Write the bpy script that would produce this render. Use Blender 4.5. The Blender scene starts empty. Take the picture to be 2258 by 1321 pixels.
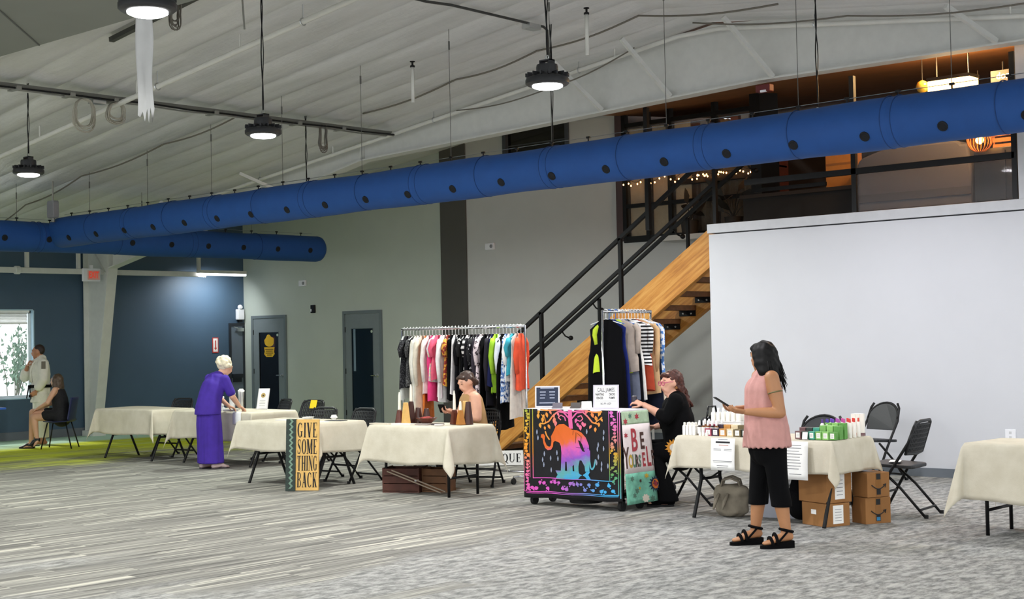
import bpy, math, random
import numpy as np
from mathutils import Vector, Matrix, Euler

# ---------------------------------------------------------------- camera, world, exposure
SC = bpy.context.scene
COL = SC.collection
cam = bpy.data.cameras.new('camera')
cam.lens = 3182.3 / 2258 * 36.0
cam.sensor_width = 36.0
cam.sensor_fit = 'HORIZONTAL'
cam.clip_end = 200
cam_o = bpy.data.objects.new('camera', cam)
COL.objects.link(cam_o)
cam_o.matrix_world = Matrix(((0.74223, 0.03355, 0.66931, 0.0),
                             (0.66984, -0.00688, -0.74247, 0.0),
                             (-0.02030, 0.99941, -0.02758, 1.65),
                             (0, 0, 0, 1)))
SC.camera = cam_o

world = bpy.data.worlds.new('daylight'); SC.world = world
world.use_nodes = True
bgn = world.node_tree.nodes['Background']
bgn.inputs['Color'].default_value = (0.94, 0.97, 1.0, 1)
bgn.inputs['Strength'].default_value = 1.7

vs = SC.view_settings
vs.view_transform = 'Standard'; vs.look = 'None'; vs.gamma = 1.0; vs.use_curve_mapping = False
vs.exposure = 0.38
SC.cycles.max_bounces = 6
SC.cycles.diffuse_bounces = 4
SC.cycles.glossy_bounces = 2
SC.cycles.transparent_max_bounces = 6
SC.cycles.use_adaptive_sampling = True
SC.cycles.adaptive_threshold = 0.05
SC.cycles.use_denoising = True
sun = bpy.data.lights.new('sun', 'SUN'); sun.energy = 2.2; sun.angle = 0.08; sun.color = (1, .99, .93)
sun_o = bpy.data.objects.new('sun', sun); COL.objects.link(sun_o)
sun_o.location = (-30, 12, 8); sun_o.rotation_euler = Vector((0.76, 0.05, -0.64)).to_track_quat('-Z', 'Y').to_euler()
LAMP_W = 70.0

# ---------------------------------------------------------------- helpers
random.seed(7)
PI = math.pi
ORD = ('first second third fourth fifth sixth seventh eighth ninth tenth eleventh twelfth thirteenth fourteenth fifteenth sixteenth '
       'seventeenth eighteenth nineteenth twentieth twenty-first twenty-second twenty-third twenty-fourth twenty-fifth twenty-sixth '
       'twenty-seventh twenty-eighth twenty-ninth thirtieth thirty-first thirty-second thirty-third thirty-fourth thirty-fifth thirty-sixth').split()

def lin(c):
    c = c / 255.0
    return c / 12.92 if c <= 0.04045 else ((c + 0.055) / 1.055) ** 2.4
def rgb(h):
    h = h.lstrip('#')
    return tuple(lin(int(h[i:i + 2], 16)) for i in (0, 2, 4)) + (1.0,)

MATS = {}
class NT:
    def __init__(s, m):
        m.use_nodes = True
        s.t = m.node_tree; s.bsdf = s.t.nodes['Principled BSDF']
    def n(s, typ, **k):
        nd = s.t.nodes.new(typ)
        for a, v in k.items():
            if a.startswith('i_'):
                key = a[2:]
                key = int(key) if key.isdigit() else key.replace('_', ' ')
                nd.inputs[key].default_value = v
            else:
                setattr(nd, a, v)
        return nd
    def l(s, a, b): s.t.links.new(a, b)
    def coord(s, scale=(1, 1, 1), rot=(0, 0, 0), loc=(0, 0, 0), src='Object'):
        tc = s.n('ShaderNodeTexCoord'); mp = s.n('ShaderNodeMapping')
        mp.inputs['Scale'].default_value = scale; mp.inputs['Rotation'].default_value = rot; mp.inputs['Location'].default_value = loc
        s.l(tc.outputs[src], mp.inputs['Vector'])
        return mp.outputs['Vector']
    def noise(s, vec, scale, detail=3, rough=0.55):
        nd = s.n('ShaderNodeTexNoise'); nd.inputs['Scale'].default_value = scale
        nd.inputs['Detail'].default_value = detail; nd.inputs['Roughness'].default_value = rough
        s.l(vec, nd.inputs['Vector']); return nd.outputs['Fac']
    def ramp(s, fac, stops, interp='LINEAR'):
        nd = s.n('ShaderNodeValToRGB'); nd.color_ramp.interpolation = interp
        e = nd.color_ramp.elements
        while len(e) < len(stops): e.new(0.5)
        for el, (p, c) in zip(e, stops): el.position = p; el.color = c
        s.l(fac, nd.inputs['Fac']); return nd.outputs['Color']
    def mix(s, fac, a, b, blend='MIX'):
        nd = s.n('ShaderNodeMix'); nd.data_type = 'RGBA'; nd.blend_type = blend
        for sock, v in ((nd.inputs[0], fac), (nd.inputs[6], a), (nd.inputs[7], b)):
            if hasattr(v, 'is_output'): s.l(v, sock)
            else: sock.default_value = v
        return nd.outputs[2]
    def math(s, op, a, b=None):
        nd = s.n('ShaderNodeMath'); nd.operation = op
        for i, v in enumerate((a, b)):
            if v is None: continue
            if hasattr(v, 'is_output'): s.l(v, nd.inputs[i])
            else: nd.inputs[i].default_value = v
        return nd.outputs[0]
    def bump(s, h, strength=0.3, dist=0.01):
        b = s.n('ShaderNodeBump'); b.inputs['Strength'].default_value = strength; b.inputs['Distance'].default_value = dist
        s.l(h, b.inputs['Height']); s.l(b.outputs['Normal'], s.bsdf.inputs['Normal'])

def mat(name, col, rough=0.6, metal=0.0, var=0.0, vscale=8.0, bump=0.0, bscale=60.0, emit=0.0, alpha=1.0, spec=None, trans=0.0, dist=0.004, src='Object'):
    if name in MATS: return MATS[name]
    m = bpy.data.materials.new(name); MATS[name] = m
    c = rgb(col) if isinstance(col, str) else col
    t = NT(m); b = t.bsdf
    b.inputs['Base Color'].default_value = c
    b.inputs['Roughness'].default_value = rough; b.inputs['Metallic'].default_value = metal
    if spec is not None: b.inputs['Specular IOR Level'].default_value = spec
    if alpha < 1: b.inputs['Alpha'].default_value = alpha
    if trans: b.inputs['Transmission Weight'].default_value = trans
    if emit:
        b.inputs['Emission Color'].default_value = c; b.inputs['Emission Strength'].default_value = emit
    vec = t.coord(src=src)
    if var <= 0: var = 0.04
    f = t.noise(vec, vscale)
    d = tuple(max(0, x * (1 - var)) for x in c[:3]) + (1,); u = tuple(min(1, x * (1 + var)) for x in c[:3]) + (1,)
    t.l(t.ramp(f, [(0.3, d), (0.7, u)]), b.inputs['Base Color'])
    if bump: t.bump(t.noise(vec, bscale, 2), bump, dist)
    m.diffuse_color = c
    return m

class MB:
    """collects shapes and links them as ONE mesh object"""
    def __init__(s): s.v = []; s.f = []; s.mi = []; s.m = 0
    def add(s, vs, fs):
        o = len(s.v); s.v += [tuple(p) for p in vs]
        s.f += [tuple(i + o for i in f) for f in fs]; s.mi += [s.m] * len(fs)
        return s
    def box(s, x0, y0, z0, x1, y1, z1):
        x0, x1 = sorted((x0, x1)); y0, y1 = sorted((y0, y1)); z0, z1 = sorted((z0, z1))
        return s.add([(x0, y0, z0), (x1, y0, z0), (x1, y1, z0), (x0, y1, z0), (x0, y0, z1), (x1, y0, z1), (x1, y1, z1), (x0, y1, z1)],
                     [(0, 3, 2, 1), (4, 5, 6, 7), (0, 1, 5, 4), (1, 2, 6, 5), (2, 3, 7, 6), (3, 0, 4, 7)])
    def obox(s, c, size, M=None):
        h = [x / 2 for x in size]
        pts = [Vector((sx * h[0], sy * h[1], sz * h[2])) for sz in (-1, 1) for sx, sy in ((-1, -1), (1, -1), (1, 1), (-1, 1))]
        if M is not None: pts = [M @ p for p in pts]
        pts = [p + Vector(c) for p in pts]
        return s.add(pts, [(0, 3, 2, 1), (4, 5, 6, 7), (0, 1, 5, 4), (1, 2, 6, 5), (2, 3, 7, 6), (3, 0, 4, 7)])
    def bar(s, a, b, w, h, up=(0, 0, 1)):
        a = Vector(a); b = Vector(b); d = (b - a).normalized(); up = Vector(up)
        if abs(d.dot(up)) > 0.98: up = Vector((1, 0, 0))
        r = d.cross(up).normalized(); u = r.cross(d)
        q = [(-w / 2, -h / 2), (w / 2, -h / 2), (w / 2, h / 2), (-w / 2, h / 2)]
        return s.add([p + r * x + u * y for p in (a, b) for x, y in q], [(3, 2, 1, 0), (4, 5, 6, 7), (0, 1, 5, 4), (1, 2, 6, 5), (2, 3, 7, 6), (3, 0, 4, 7)])
    def tube(s, pts, r, n=8, closed=False, caps=True):
        pts = [Vector(p) for p in pts]; k = len(pts)
        rs = r if isinstance(r, (list, tuple)) else [r] * k
        tang = []
        for i in range(k):
            a = pts[(i - 1) % k] if (closed or i > 0) else pts[i]
            b = pts[(i + 1) % k] if (closed or i < k - 1) else pts[i]
            tang.append((b - a).normalized())
        ref = Vector((0, 0, 1)) if abs(tang[0].z) < 0.9 else Vector((1, 0, 0))
        nrm = tang[0].cross(ref).normalized(); vs = []
        for i in range(k):
            nrm = (nrm - tang[i] * nrm.dot(tang[i])).normalized(); bi = tang[i].cross(nrm)
            for j in range(n):
                a = 2 * PI * j / n
                vs.append(pts[i] + (nrm * math.cos(a) + bi * math.sin(a)) * rs[i])
        fs = []
        for i in range(k if closed else k - 1):
            i2 = (i + 1) % k
            for j in range(n):
                j2 = (j + 1) % n
                fs.append((i * n + j, i * n + j2, i2 * n + j2, i2 * n + j))
        if caps and not closed:
            fs.append(tuple(range(n))[::-1]); fs.append(tuple((k - 1) * n + j for j in range(n)))
        return s.add(vs, fs)
    def lathe(s, prof, n=16, c=(0, 0, 0), M=None):
        vs = []; fs = []; k = len(prof)
        for r, z in prof:
            for j in range(n):
                a = 2 * PI * j / n
                p = Vector((r * math.cos(a), r * math.sin(a), z))
                if M is not None: p = M @ p
                vs.append(p + Vector(c))
        for i in range(k - 1):
            for j in range(n):
                j2 = (j + 1) % n
                fs.append((i * n + j, i * n + j2, (i + 1) * n + j2, (i + 1) * n + j))
        fs.append(tuple(range(n))[::-1]); fs.append(tuple((k - 1) * n + j for j in range(n)))
        return s.add(vs, fs)
    def prism(s, poly, fn, t):
        """poly: 2d outline; fn(a,b,c)->3d ; extruded from c=0 to c=t"""
        k = len(poly)
        return s.add([fn(a, b, 0) for a, b in poly] + [fn(a, b, t) for a, b in poly],
                     [tuple(range(k))[::-1], tuple(range(k, 2 * k))] + [(i, (i + 1) % k, (i + 1) % k + k, i + k) for i in range(k)])
    def grid(s, fn, nu, nv, closed_u=False):
        vs = [fn(i / (nu if closed_u else nu - 1), j / (nv - 1)) for j in range(nv) for i in range(nu)]
        fs = []
        for j in range(nv - 1):
            for i in range(nu if closed_u else nu - 1):
                i2 = (i + 1) % nu
                fs.append((j * nu + i, j * nu + i2, (j + 1) * nu + i2, (j + 1) * nu + i))
        return s.add(vs, fs)
    def mesh(s, name, mats):
        me = bpy.data.meshes.new(name); me.from_pydata([tuple(p) for p in s.v], [], s.f)
        if not isinstance(mats, (list, tuple)): mats = [mats]
        for m in mats: me.materials.append(m)
        if len(mats) > 1: me.polygons.foreach_set('material_index', s.mi)
        return me
    def build(s, name, mats, parent=None, smooth=False, bevel=0.0, loc=None, rot=None, solid=0.0):
        me = s.mesh(name, mats)
        if smooth:
            me.shade_smooth() if smooth is True else me.shade_smooth()
        o = bpy.data.objects.new(name, me); COL.objects.link(o)
        if parent is not None: o.parent = parent
        if loc is not None: o.location = loc
        if rot is not None: o.rotation_euler = rot
        if solid:
            md = o.modifiers.new('thickness', 'SOLIDIFY'); md.thickness = solid; md.offset = 0
        if bevel:
            md = o.modifiers.new('edge', 'BEVEL'); md.width = bevel; md.segments = 2; md.limit_method = 'ANGLE'; md.angle_limit = 0.9
        if smooth == 'auto' or (smooth and bevel):
            me.set_sharp_from_angle(angle=math.radians(40))
        return o

def tag(o, label=None, cat=None, group=None, kind=None):
    if label: o['label'] = label
    if cat: o['category'] = cat
    if group: o['group'] = group
    if kind: o['kind'] = kind
    return o
def thing(name, label, cat, loc=(0, 0, 0), rz=0.0, group=None):
    o = bpy.data.objects.new(name, None); COL.objects.link(o)
    o.empty_display_size = 0.1
    o.location = loc; o.rotation_euler = (0, 0, rz)
    return tag(o, label, cat, group)
def struct(o, label=None):
    o['kind'] = 'structure'
    if label: o['label'] = label
    return o
def copy_tree(o, parent=None):
    c = o.copy(); COL.objects.link(c)
    if parent is not None: c.parent = parent
    for ch in KIDS.get(o, ()) or [x for x in o.children]:
        copy_tree(ch, c)
    return c
KIDS = {}

def text_mesh(name, s, size, m, parent, fn, sx=1.0, extrude=0.0, align='CENTER', bold=0.0):
    """flat lettering; fn maps the 2d text plane (x right, y up) to the parent's space"""
    cu = bpy.data.curves.new('lettering', 'FONT'); cu.body = s; cu.size = size; cu.align_x = align; cu.align_y = 'CENTER'
    cu.resolution_u = 3
    if bold: cu.offset = bold
    ob = bpy.data.objects.new('lettering', cu)
    me = bpy.data.meshes.new_from_object(ob)
    bpy.data.objects.remove(ob); bpy.data.curves.remove(cu)
    for v in me.vertices: v.co = Vector(fn(v.co.x * sx, v.co.y))
    me.name = name; me.materials.clear(); me.materials.append(m)
    o = bpy.data.objects.new(name, me); COL.objects.link(o)
    if parent is not None: o.parent = parent
    return o

def arc(cx, cy, r, a0, a1, n=8, ry=None):
    ry = r if ry is None else ry
    return [(cx + r * math.cos(math.radians(a0 + (a1 - a0) * i / n)), cy + ry * math.sin(math.radians(a0 + (a1 - a0) * i / n))) for i in range(n + 1)]
def rrect(x0, y0, x1, y1, r, n=4):
    return arc(x1 - r, y0 + r, r, -90, 0, n) + arc(x1 - r, y1 - r, r, 0, 90, n) + arc(x0 + r, y1 - r, r, 90, 180, n) + arc(x0 + r, y0 + r, r, 180, 270, n)

# ---------------------------------------------------------------- shared materials
M_white = mat('white_paint', '#e9e9ee', 0.7, var=0.03, vscale=3)
M_offwhite = mat('white_steel', '#d2d3ce', 0.55)
M_black = mat('black_metal', '#0b0b0d', 0.5, spec=.3)
M_blackp = mat('black_plastic', '#101114', 0.5, spec=.3)
M_chrome = mat('chrome', '#d7d9dc', 0.2, metal=1.0)
M_rubber = mat('rubber', '#101012', 0.8)
M_paper = mat('paper', '#f3f2f0', 0.8)
M_ink = mat('ink', '#1c1c20', 0.8)
M_greyink = mat('grey_ink', '#77777c', 0.8)
# ---------------------------------------------------------------- the setting
XL, YB, YW = -24.3, 18.6, 15.3
def roof_z(x): return 5.55 - 0.125 * abs(x + 10.0)

# carpet
def carpet():
    m = bpy.data.materials.new('carpet'); t = NT(m); b = t.bsdf
    b.inputs['Roughness'].default_value = 0.95; b.inputs['Specular IOR Level'].default_value = 0.1
    tc = t.n('ShaderNodeTexCoord'); sp = t.n('ShaderNodeSeparateXYZ'); t.l(tc.outputs['Object'], sp.inputs[0])
    X, Y = sp.outputs['X'], sp.outputs['Y']
    # plank modules: 0.25 m wide in x, 1 m long in y with random offsets
    col = t.math('FLOOR', t.math('MULTIPLY', X, 4.0))
    wn = t.n('ShaderNodeTexWhiteNoise'); wn.noise_dimensions = '1D'; t.l(col, wn.inputs['W'])
    yo = t.math('ADD', Y, t.math('MULTIPLY', wn.outputs['Value'], 1.0))
    row = t.math('FLOOR', yo)
    cid = t.n('ShaderNodeCombineXYZ'); t.l(col, cid.inputs[0]); t.l(row, cid.inputs[1])
    w2 = t.n('ShaderNodeTexWhiteNoise'); w2.noise_dimensions = '2D'; t.l(cid.outputs[0], w2.inputs['Vector'])
    # stripes: long in y, thin in x, shifted per module
    sx = t.math('ADD', t.math('MULTIPLY', X, 1.0), t.math('MULTIPLY', w2.outputs['Value'], 7.0))
    cv = t.n('ShaderNodeCombineXYZ'); t.l(t.math('MULTIPLY', sx, 13.0), cv.inputs[0]); t.l(t.math('MULTIPLY', Y, 0.42), cv.inputs[1])
    s1 = t.noise(cv.outputs[0], 1.0, 2, 0.6)
    cv2 = t.n('ShaderNodeCombineXYZ'); t.l(t.math('MULTIPLY', sx, 42.0), cv2.inputs[0]); t.l(t.math('MULTIPLY', Y, 0.8), cv2.inputs[1])
    s2 = t.noise(cv2.outputs[0], 1.0, 1, 0.5)
    stripe = t.math('ADD', t.math('MULTIPLY', s1, 0.62), t.math('MULTIPLY', s2, 0.38))
    # mottled module (heathered) pattern
    vm = t.coord((1, 0.42, 1))
    mot = t.noise(vm, 15.0, 6, 0.74)
    # where each design is laid: heathered nearer the white wall, striped across the hall
    vz = t.coord((0.55, 0.3, 1), rot=(0, 0, 0.5))
    zone = t.math('ADD', t.math('MULTIPLY', X, 0.20), t.math('MULTIPLY', t.noise(vz, 1.0, 3, 0.6), 3.2))
    zone = t.math('ADD', zone, t.math('MULTIPLY', w2.outputs['Value'], 0.35))
    zf = t.n('ShaderNodeMapRange'); zf.inputs['From Min'].default_value = -0.05; zf.inputs['From Max'].default_value = 0.35; t.l(zone, zf.inputs['Value'])
    g0, g1, g2, g3 = rgb('#4b4a48'), rgb('#73716d'), rgb('#918f89'), rgb('#c2beb2')
    cs = t.ramp(stripe, [(0.32, g0), (0.43, g1), (0.55, g2), (0.63, g3)])
    cm = t.ramp(mot, [(0.36, rgb('#5f6061')), (0.47, rgb('#868685')), (0.58, rgb('#acaba9'))])
    c = t.mix(t.math('MULTIPLY', zf.outputs[0], .82), cs, cm)
    # lime modules towards the blue wall
    lz = t.math('ADD', t.math('MULTIPLY', t.math('ADD', X, 18.6), -0.5), t.math('MULTIPLY', t.math('SUBTRACT', t.noise(t.coord((1.1, 0.30, 1)), 1.0, 3, 0.6), 0.5), 4.2))
    lz = t.math('ADD', lz, t.math('MULTIPLY', t.math('SUBTRACT', stripe, 0.5), 3.0))
    lf = t.n('ShaderNodeMapRange'); lf.inputs['From Min'].default_value = -0.2; lf.inputs['From Max'].default_value = 1.3; t.l(lz, lf.inputs['Value'])
    lime = t.ramp(stripe, [(0.36, rgb('#a7b02c')), (0.62, rgb('#d3db3a'))])
    c = t.mix(lf.outputs[0], c, lime)
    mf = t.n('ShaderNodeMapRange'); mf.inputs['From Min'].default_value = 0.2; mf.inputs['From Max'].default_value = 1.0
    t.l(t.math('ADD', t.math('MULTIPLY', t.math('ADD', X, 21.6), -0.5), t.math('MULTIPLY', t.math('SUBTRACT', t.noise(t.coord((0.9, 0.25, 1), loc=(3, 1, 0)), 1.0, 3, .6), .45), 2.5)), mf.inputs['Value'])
    c = t.mix(mf.outputs[0], c, rgb('#b7d6bd'))  # pale mint near the blue wall: window light painted into the carpet colour
    t.l(c, b.inputs['Base Color'])
    t.bump(t.noise(t.coord(), 220.0, 2), 0.25, 0.004)
    return m
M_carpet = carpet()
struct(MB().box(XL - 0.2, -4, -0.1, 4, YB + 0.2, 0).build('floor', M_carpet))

M_blue = mat('slate_blue_paint', '#40566b', 0.55, var=0.03, vscale=2)
M_green = mat('sage_grey_paint', '#c0c7bd', 0.75, var=0.02, vscale=2)
M_greyw = mat('grey_paint', '#c6c6c3', 0.75, var=0.02, vscale=2)
M_pil = mat('charcoal_paint', '#55534f', 0.75, var=0.03, vscale=2)
M_wallw = mat('cool_white_paint', '#c8c9cf', 0.75, var=0.015, vscale=2)
M_base = mat('baseboard_rubber', '#646a72', 0.6)
M_cap = mat('cap_trim_paint', '#c4c5ca', 0.6)

# blue end wall with a window opening
wy0, wy1, wz0, wz1 = 11.2, 13.82, 0.74, 2.38
b = MB()
b.box(XL - 0.15, -4, 0, XL, wy0, 4.5).box(XL - 0.15, wy1, 0, XL, YB + 0.15, 4.5)
b.box(XL - 0.15, wy0, 0, XL, wy1, wz0).box(XL - 0.15, wy0, wz1, XL, wy1, 4.5)
wl = struct(b.build('wall_left', M_blue))
struct(MB().box(XL, -4, 0, XL + 0.015, YB, 0.15).build('baseboard_left', M_base))

# sage wall (left of the charcoal band), grey wall (right of it)
b = MB(); b.box(XL, YB, 0, -18.46, YB + 0.15, 5.9)
struct(b.build('wall_back', M_green))
struct(MB().box(-18.46, YB - 0.03, 0, -17.82, YB + 0.12, 5.9).build('trim_1', M_pil))
b = MB(); b.box(-17.82, YB, 0, -14.4, YB + 0.15, 4.72).box(-17.82, YB, 4.72, -16.9, YB + 0.15, 6.2).box(-15.4, YB, 4.72, -14.4, YB + 0.15, 6.2).box(-16.9, YB, 5.5, -15.4, YB + 0.15, 6.2)
b.box(-14.4, YB, 0, -8.0, YB + 0.15, 3.2)
struct(b.build('wall_stair', M_greyw))
struct(MB().box(XL, YB - 0.015, 0, -24.1, YB, 0.12).box(-22.85, YB - 0.015, 0, -21.2, YB, 0.12).box(-20.05, YB - 0.015, 0, -10.5, YB, 0.12).build('baseboard_back', M_base))

# cool-white mezzanine wall with capped parapet
b = MB(); b.box(-10.4, YW, 0, 4, YW + 0.16, 2.93)
struct(b.build('wall_right', M_wallw))
struct(MB().box(-10.42, YW - 0.012, 2.945, 4, YW + 0.18, 3.06).build('trim_2', M_cap, bevel=0.004))
struct(MB().box(-10.4, YW - 0.015, 0, 4, YW, 0.10).build('baseboard_right', M_base))

# interior high window in the grey wall
w = MB()
for a in ((-16.9, 4.72, -16.82, 5.5), (-15.48, 4.72, -15.4, 5.5), (-16.82, 4.72, -15.48, 4.8), (-16.82, 5.42, -15.48, 5.5)):
    w.box(a[0], YB - 0.03, a[1], a[2], YB + 0.13, a[3])
M_frame = mat('dark_grey_frame', '#4a4d52', 0.5)
wo = struct(w.build('window_2', M_frame))
M_glass = mat('dark_tinted_glass', '#120d0c', 0.08, spec=0.6)
MB().box(-16.82, YB + 0.04, 4.8, -15.48, YB + 0.05, 5.42).build('pane', M_glass, wo)
MB().box(-16.82, YB + 0.02, 5.0, -15.48, YB + 0.06, 5.02).build('window_bar', M_frame, wo)

# daylight window in the blue wall with a roller of blind slats and a shrub outside
M_wframe = mat('window_frame_white', '#dfe6ea', 0.5)
M_reveal = mat('window_reveal', '#a9c6d8', 0.6)
b = MB()
b.box(XL - 0.15, wy1 - 0.02, wz0, XL + 0.005, wy1, wz1).box(XL - 0.15, wy0, wz1 - 0.02, XL + 0.005, wy1, wz1).box(XL - 0.15, wy0, wz0, XL + 0.02, wy1, wz0 + 0.02)
win = struct(b.build('window_1', M_reveal))
b = MB()
yj = wy1 - 0.22
for a in ((wy0, wz0 + 0.02, wy0 + 0.05, wz1), (wy1 - 0.07, wz0 + 0.02, wy1 - 0.02, wz1), (12.35, wz0 + 0.02, 12.4, wz1)):
    b.box(XL - 0.14, a[0], a[1], XL - 0.09, a[2], a[3])
b.box(XL - 0.14, wy0, wz0 + 0.02, XL - 0.09, wy1 - 0.02, wz0 + 0.07).box(XL - 0.14, wy0, wz1 - 0.07, XL - 0.09, wy1 - 0.02, wz1 - 0.02)
b.build('sash_frame', M_wframe, win)
M_pane = bpy.data.materials.new('clear_pane'); t = NT(M_pane)
t.bsdf.inputs['Base Color'].default_value = (1, 1, 1, 1); t.bsdf.inputs['Roughness'].default_value = 0.02; t.bsdf.inputs['Alpha'].default_value = 0.08
MB().box(XL - 0.12, wy0, wz0 + 0.07, XL - 0.115, wy1 - 0.07, wz1 - 0.07).build('pane', M_pane, win)
M_slat = mat('blind_slat', '#f2f4f4', 0.6)
sl = MB().obox((0, 0, 0), (0.05, 2.4, 0.006), Matrix.Rotation(0.5, 3, 'Y')).mesh('blind_slat', M_slat)
for i in range(7):
    o = bpy.data.objects.new('blind_slat', sl); COL.objects.link(o); o.parent = win; o.location = (XL - 0.05, 12.5, wz1 - 0.075 - i * 0.026)
MB().box(XL - 0.08, 11.3, wz1 - 0.06, XL - 0.02, 13.74, wz1 - 0.02).build('blind_headrail', M_slat, win)
MB().box(XL - 0.07, 11.3, wz1 - 0.27, XL - 0.03, 13.7, wz1 - 0.245).build('blind_bottom_rail', M_slat, win)

# shrub outside: pale leaves on stems
M_leafo = mat('shrub_leaf', '#7fa088', 0.7, var=0.12, vscale=20)
M_stemo = mat('shrub_stem', '#5f5f4c', 0.8)
sh = thing('shrub', 'pale sunlit shrub outside the bright window', 'shrub', (XL - 1.6, 14.25, 0))
b = MB(); rr = random.Random(3)
tips = []
for i in range(9):
    a = rr.uniform(0, 6.28); top = Vector((rr.uniform(-.25, .25), rr.uniform(-.22, .42), rr.uniform(1.3, 2.1)))
    b.tube([(0.05 * math.cos(a), 0.05 * math.sin(a), 0), top * 0.5 + Vector((0, 0.05, 0.1)), top], [0.014, 0.009, 0.004], 5); tips.append(top)
b.build('stem', M_stemo, sh)
b = MB()
for i in range(420):
    tp = rr.choice(tips); k = rr.uniform(0.55, 1.03)
    p = Vector(tp) * k + Vector((rr.gauss(0, .06), rr.gauss(0, .07), rr.gauss(0, .06)))
    M = Euler((rr.uniform(0, 6), rr.uniform(0, 6), rr.uniform(0, 6))).to_matrix(); L = rr.uniform(.09, .15)
    b.add([p + M @ Vector(q) for q in ((-L / 2, 0, 0), (0, L * .22, .008), (L / 2, 0, 0), (0, -L * .22, .008))], [(0, 1, 2, 3)])
tag(b.build('foliage', M_leafo, sh), kind='stuff')
struct(tag(MB().box(XL - 12, -6, -0.12, XL - 0.15, 30, -0.02).build('ground_outside', mat('pale_concrete', '#d6d8d4', 0.9))))

# doors
M_dframe = mat('door_frame_paint', '#6d777b', 0.5)
M_door = mat('door_leaf_paint', '#7b8487', 0.5)
M_dglass = mat('door_glass', '#0d1118', 0.06, spec=0.7)
M_dglass2 = mat('door_glass_room', '#16242f', 0.1, spec=0.6)
M_steel = mat('satin_steel', '#c9cbcb', 0.3, metal=1.0)
def door(n, x0, x1, top, glass):
    fr = MB(); fw = 0.06
    fr.box(x0, YB - 0.04, 0, x0 + fw, YB + 0.02, top).box(x1 - fw, YB - 0.04, 0, x1, YB + 0.02, top).box(x0 + fw, YB - 0.04, top - fw, x1 - fw, YB + 0.02, top)
    d = struct(fr.build('door_%d' % n, M_dframe, bevel=0.004))
    a, c = x0 + fw + .005, x1 - fw - .005; zt = top - fw - .005
    gx0, gx1, gz0, gz1 = a + 0.17, c - 0.17, 0.32, zt - 0.27
    lf = MB()
    y0, y1 = YB - 0.025, YB + 0.01
    lf.box(a, y0, 0.01, gx0, y1, zt).box(gx1, y0, 0.01, c, y1, zt).box(gx0, y0, 0.01, gx1, y1, gz0).box(gx0, y0, gz1, gx1, y1, zt)
    leaf = lf.build('leaf', M_door, d)
    MB().box(gx0, YB - 0.012, gz0, gx1, YB - 0.004, gz1).build('glass', glass, leaf)
    gb = MB(); g = 0.012
    gb.box(gx0, y0 - .006, gz0, gx0 + g, y0, gz1).box(gx1 - g, y0 - .006, gz0, gx1, y0, gz1).box(gx0, y0 - .006, gz0, gx1, y0, gz0 + g).box(gx0, y0 - .006, gz1 - g, gx1, y0, gz1)
    gb.build('glazing_bead', M_dframe, leaf)
    h = MB(); hx = c - 0.07; h.lathe([(0.036, 0), (0.036, 0.012), (0.018, 0.016), (0.018, 0.05)], 14, (hx, y0, 1.02), Matrix.Rotation(PI / 2, 3, 'X'))
    h.tube([(hx, y0 - 0.05, 1.02), (hx - 0.03, y0 - 0.055, 1.02), (hx - 0.13, y0 - 0.055, 1.018)], 0.010, 8)
    h.build('lever_handle', M_steel, leaf, smooth='auto')
    for z in (0.3, 1.1, 1.9):
        MB().box(a - 0.012, y0 - 0.008, z - 0.05, a + 0.012, y0, z + 0.05).build('hinge', M_black, d)
    st = MB().lathe([(0.028, 0), (0.028, 0.003)], 14, (gx1 - 0.06, YB - 0.0125, gz1 - 0.07), Matrix.Rotation(PI / 2, 3, 'X')).build('round_sticker', mat('pale_sticker', '#b8c6b4', .6), leaf)
    return d, leaf, (gx0, gx1, gz0, gz1)
d1, leaf1, g1 = door(1, -24.02, -22.9, 2.24, M_dglass)
d2, leaf2, g2 = door(2, -21.17, -20.07, 2.26, M_dglass2)
# yellow print on the first door's glass
M_yel = mat('yellow_vinyl', '#d9ac2a', 0.5)
gx = (g1[0] + g1[1]) / 2 + 0.0
fnl = lambda x, y: (gx + x, YB - 0.0135, 1.5 + y)
bb = MB()
pts = arc(0, 0.19, 0.15, 200, 340, 8, 0.09) + arc(0.10, 0.24, 0.05, 0, 100, 4) + arc(-0.02, 0.27, 0.08, 30, 160, 6) + arc(-0.12, 0.22, 0.04, 100, 200, 3)
bb.prism([(x, y) for x, y in pts], lambda a, c_, q: (gx + a, YB - 0.0125 - q, 1.5 + c_), 0.002)
bb.build('yellow_emblem', M_yel, leaf1)
bb = MB(); bb.prism([(-.17, .09), (.17, .09), (.15, .0), (.17, -.05), (.1, -.11), (-.1, -.11), (-.17, -.05), (-.15, 0)], lambda a, c_, q: (gx + a, YB - 0.0125 - q, 1.5 + c_), 0.0015)
bb.build('yellow_banner', M_yel, leaf1)
for z_, w_ in ((1.545, .26), (1.51, .22), (1.47, .24), (1.43, .15)):
    MB().box(gx - w_ / 2, YB - .0152, z_ - .009, gx + w_ / 2, YB - .0145, z_ + .009).build('print_line', mat('brown_print', '#5a4512', .6), leaf1)
# pale blue strip laid on the second door's glass
MB().box(g2[0] + 0.05, YB - 0.0135, 1.1, g2[0] + 0.11, YB - 0.0125, g2[3] - 0.02).build('pale_glass_strip', mat('pale_blue_strip', '#7d92a3', 0.3), leaf2)

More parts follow.
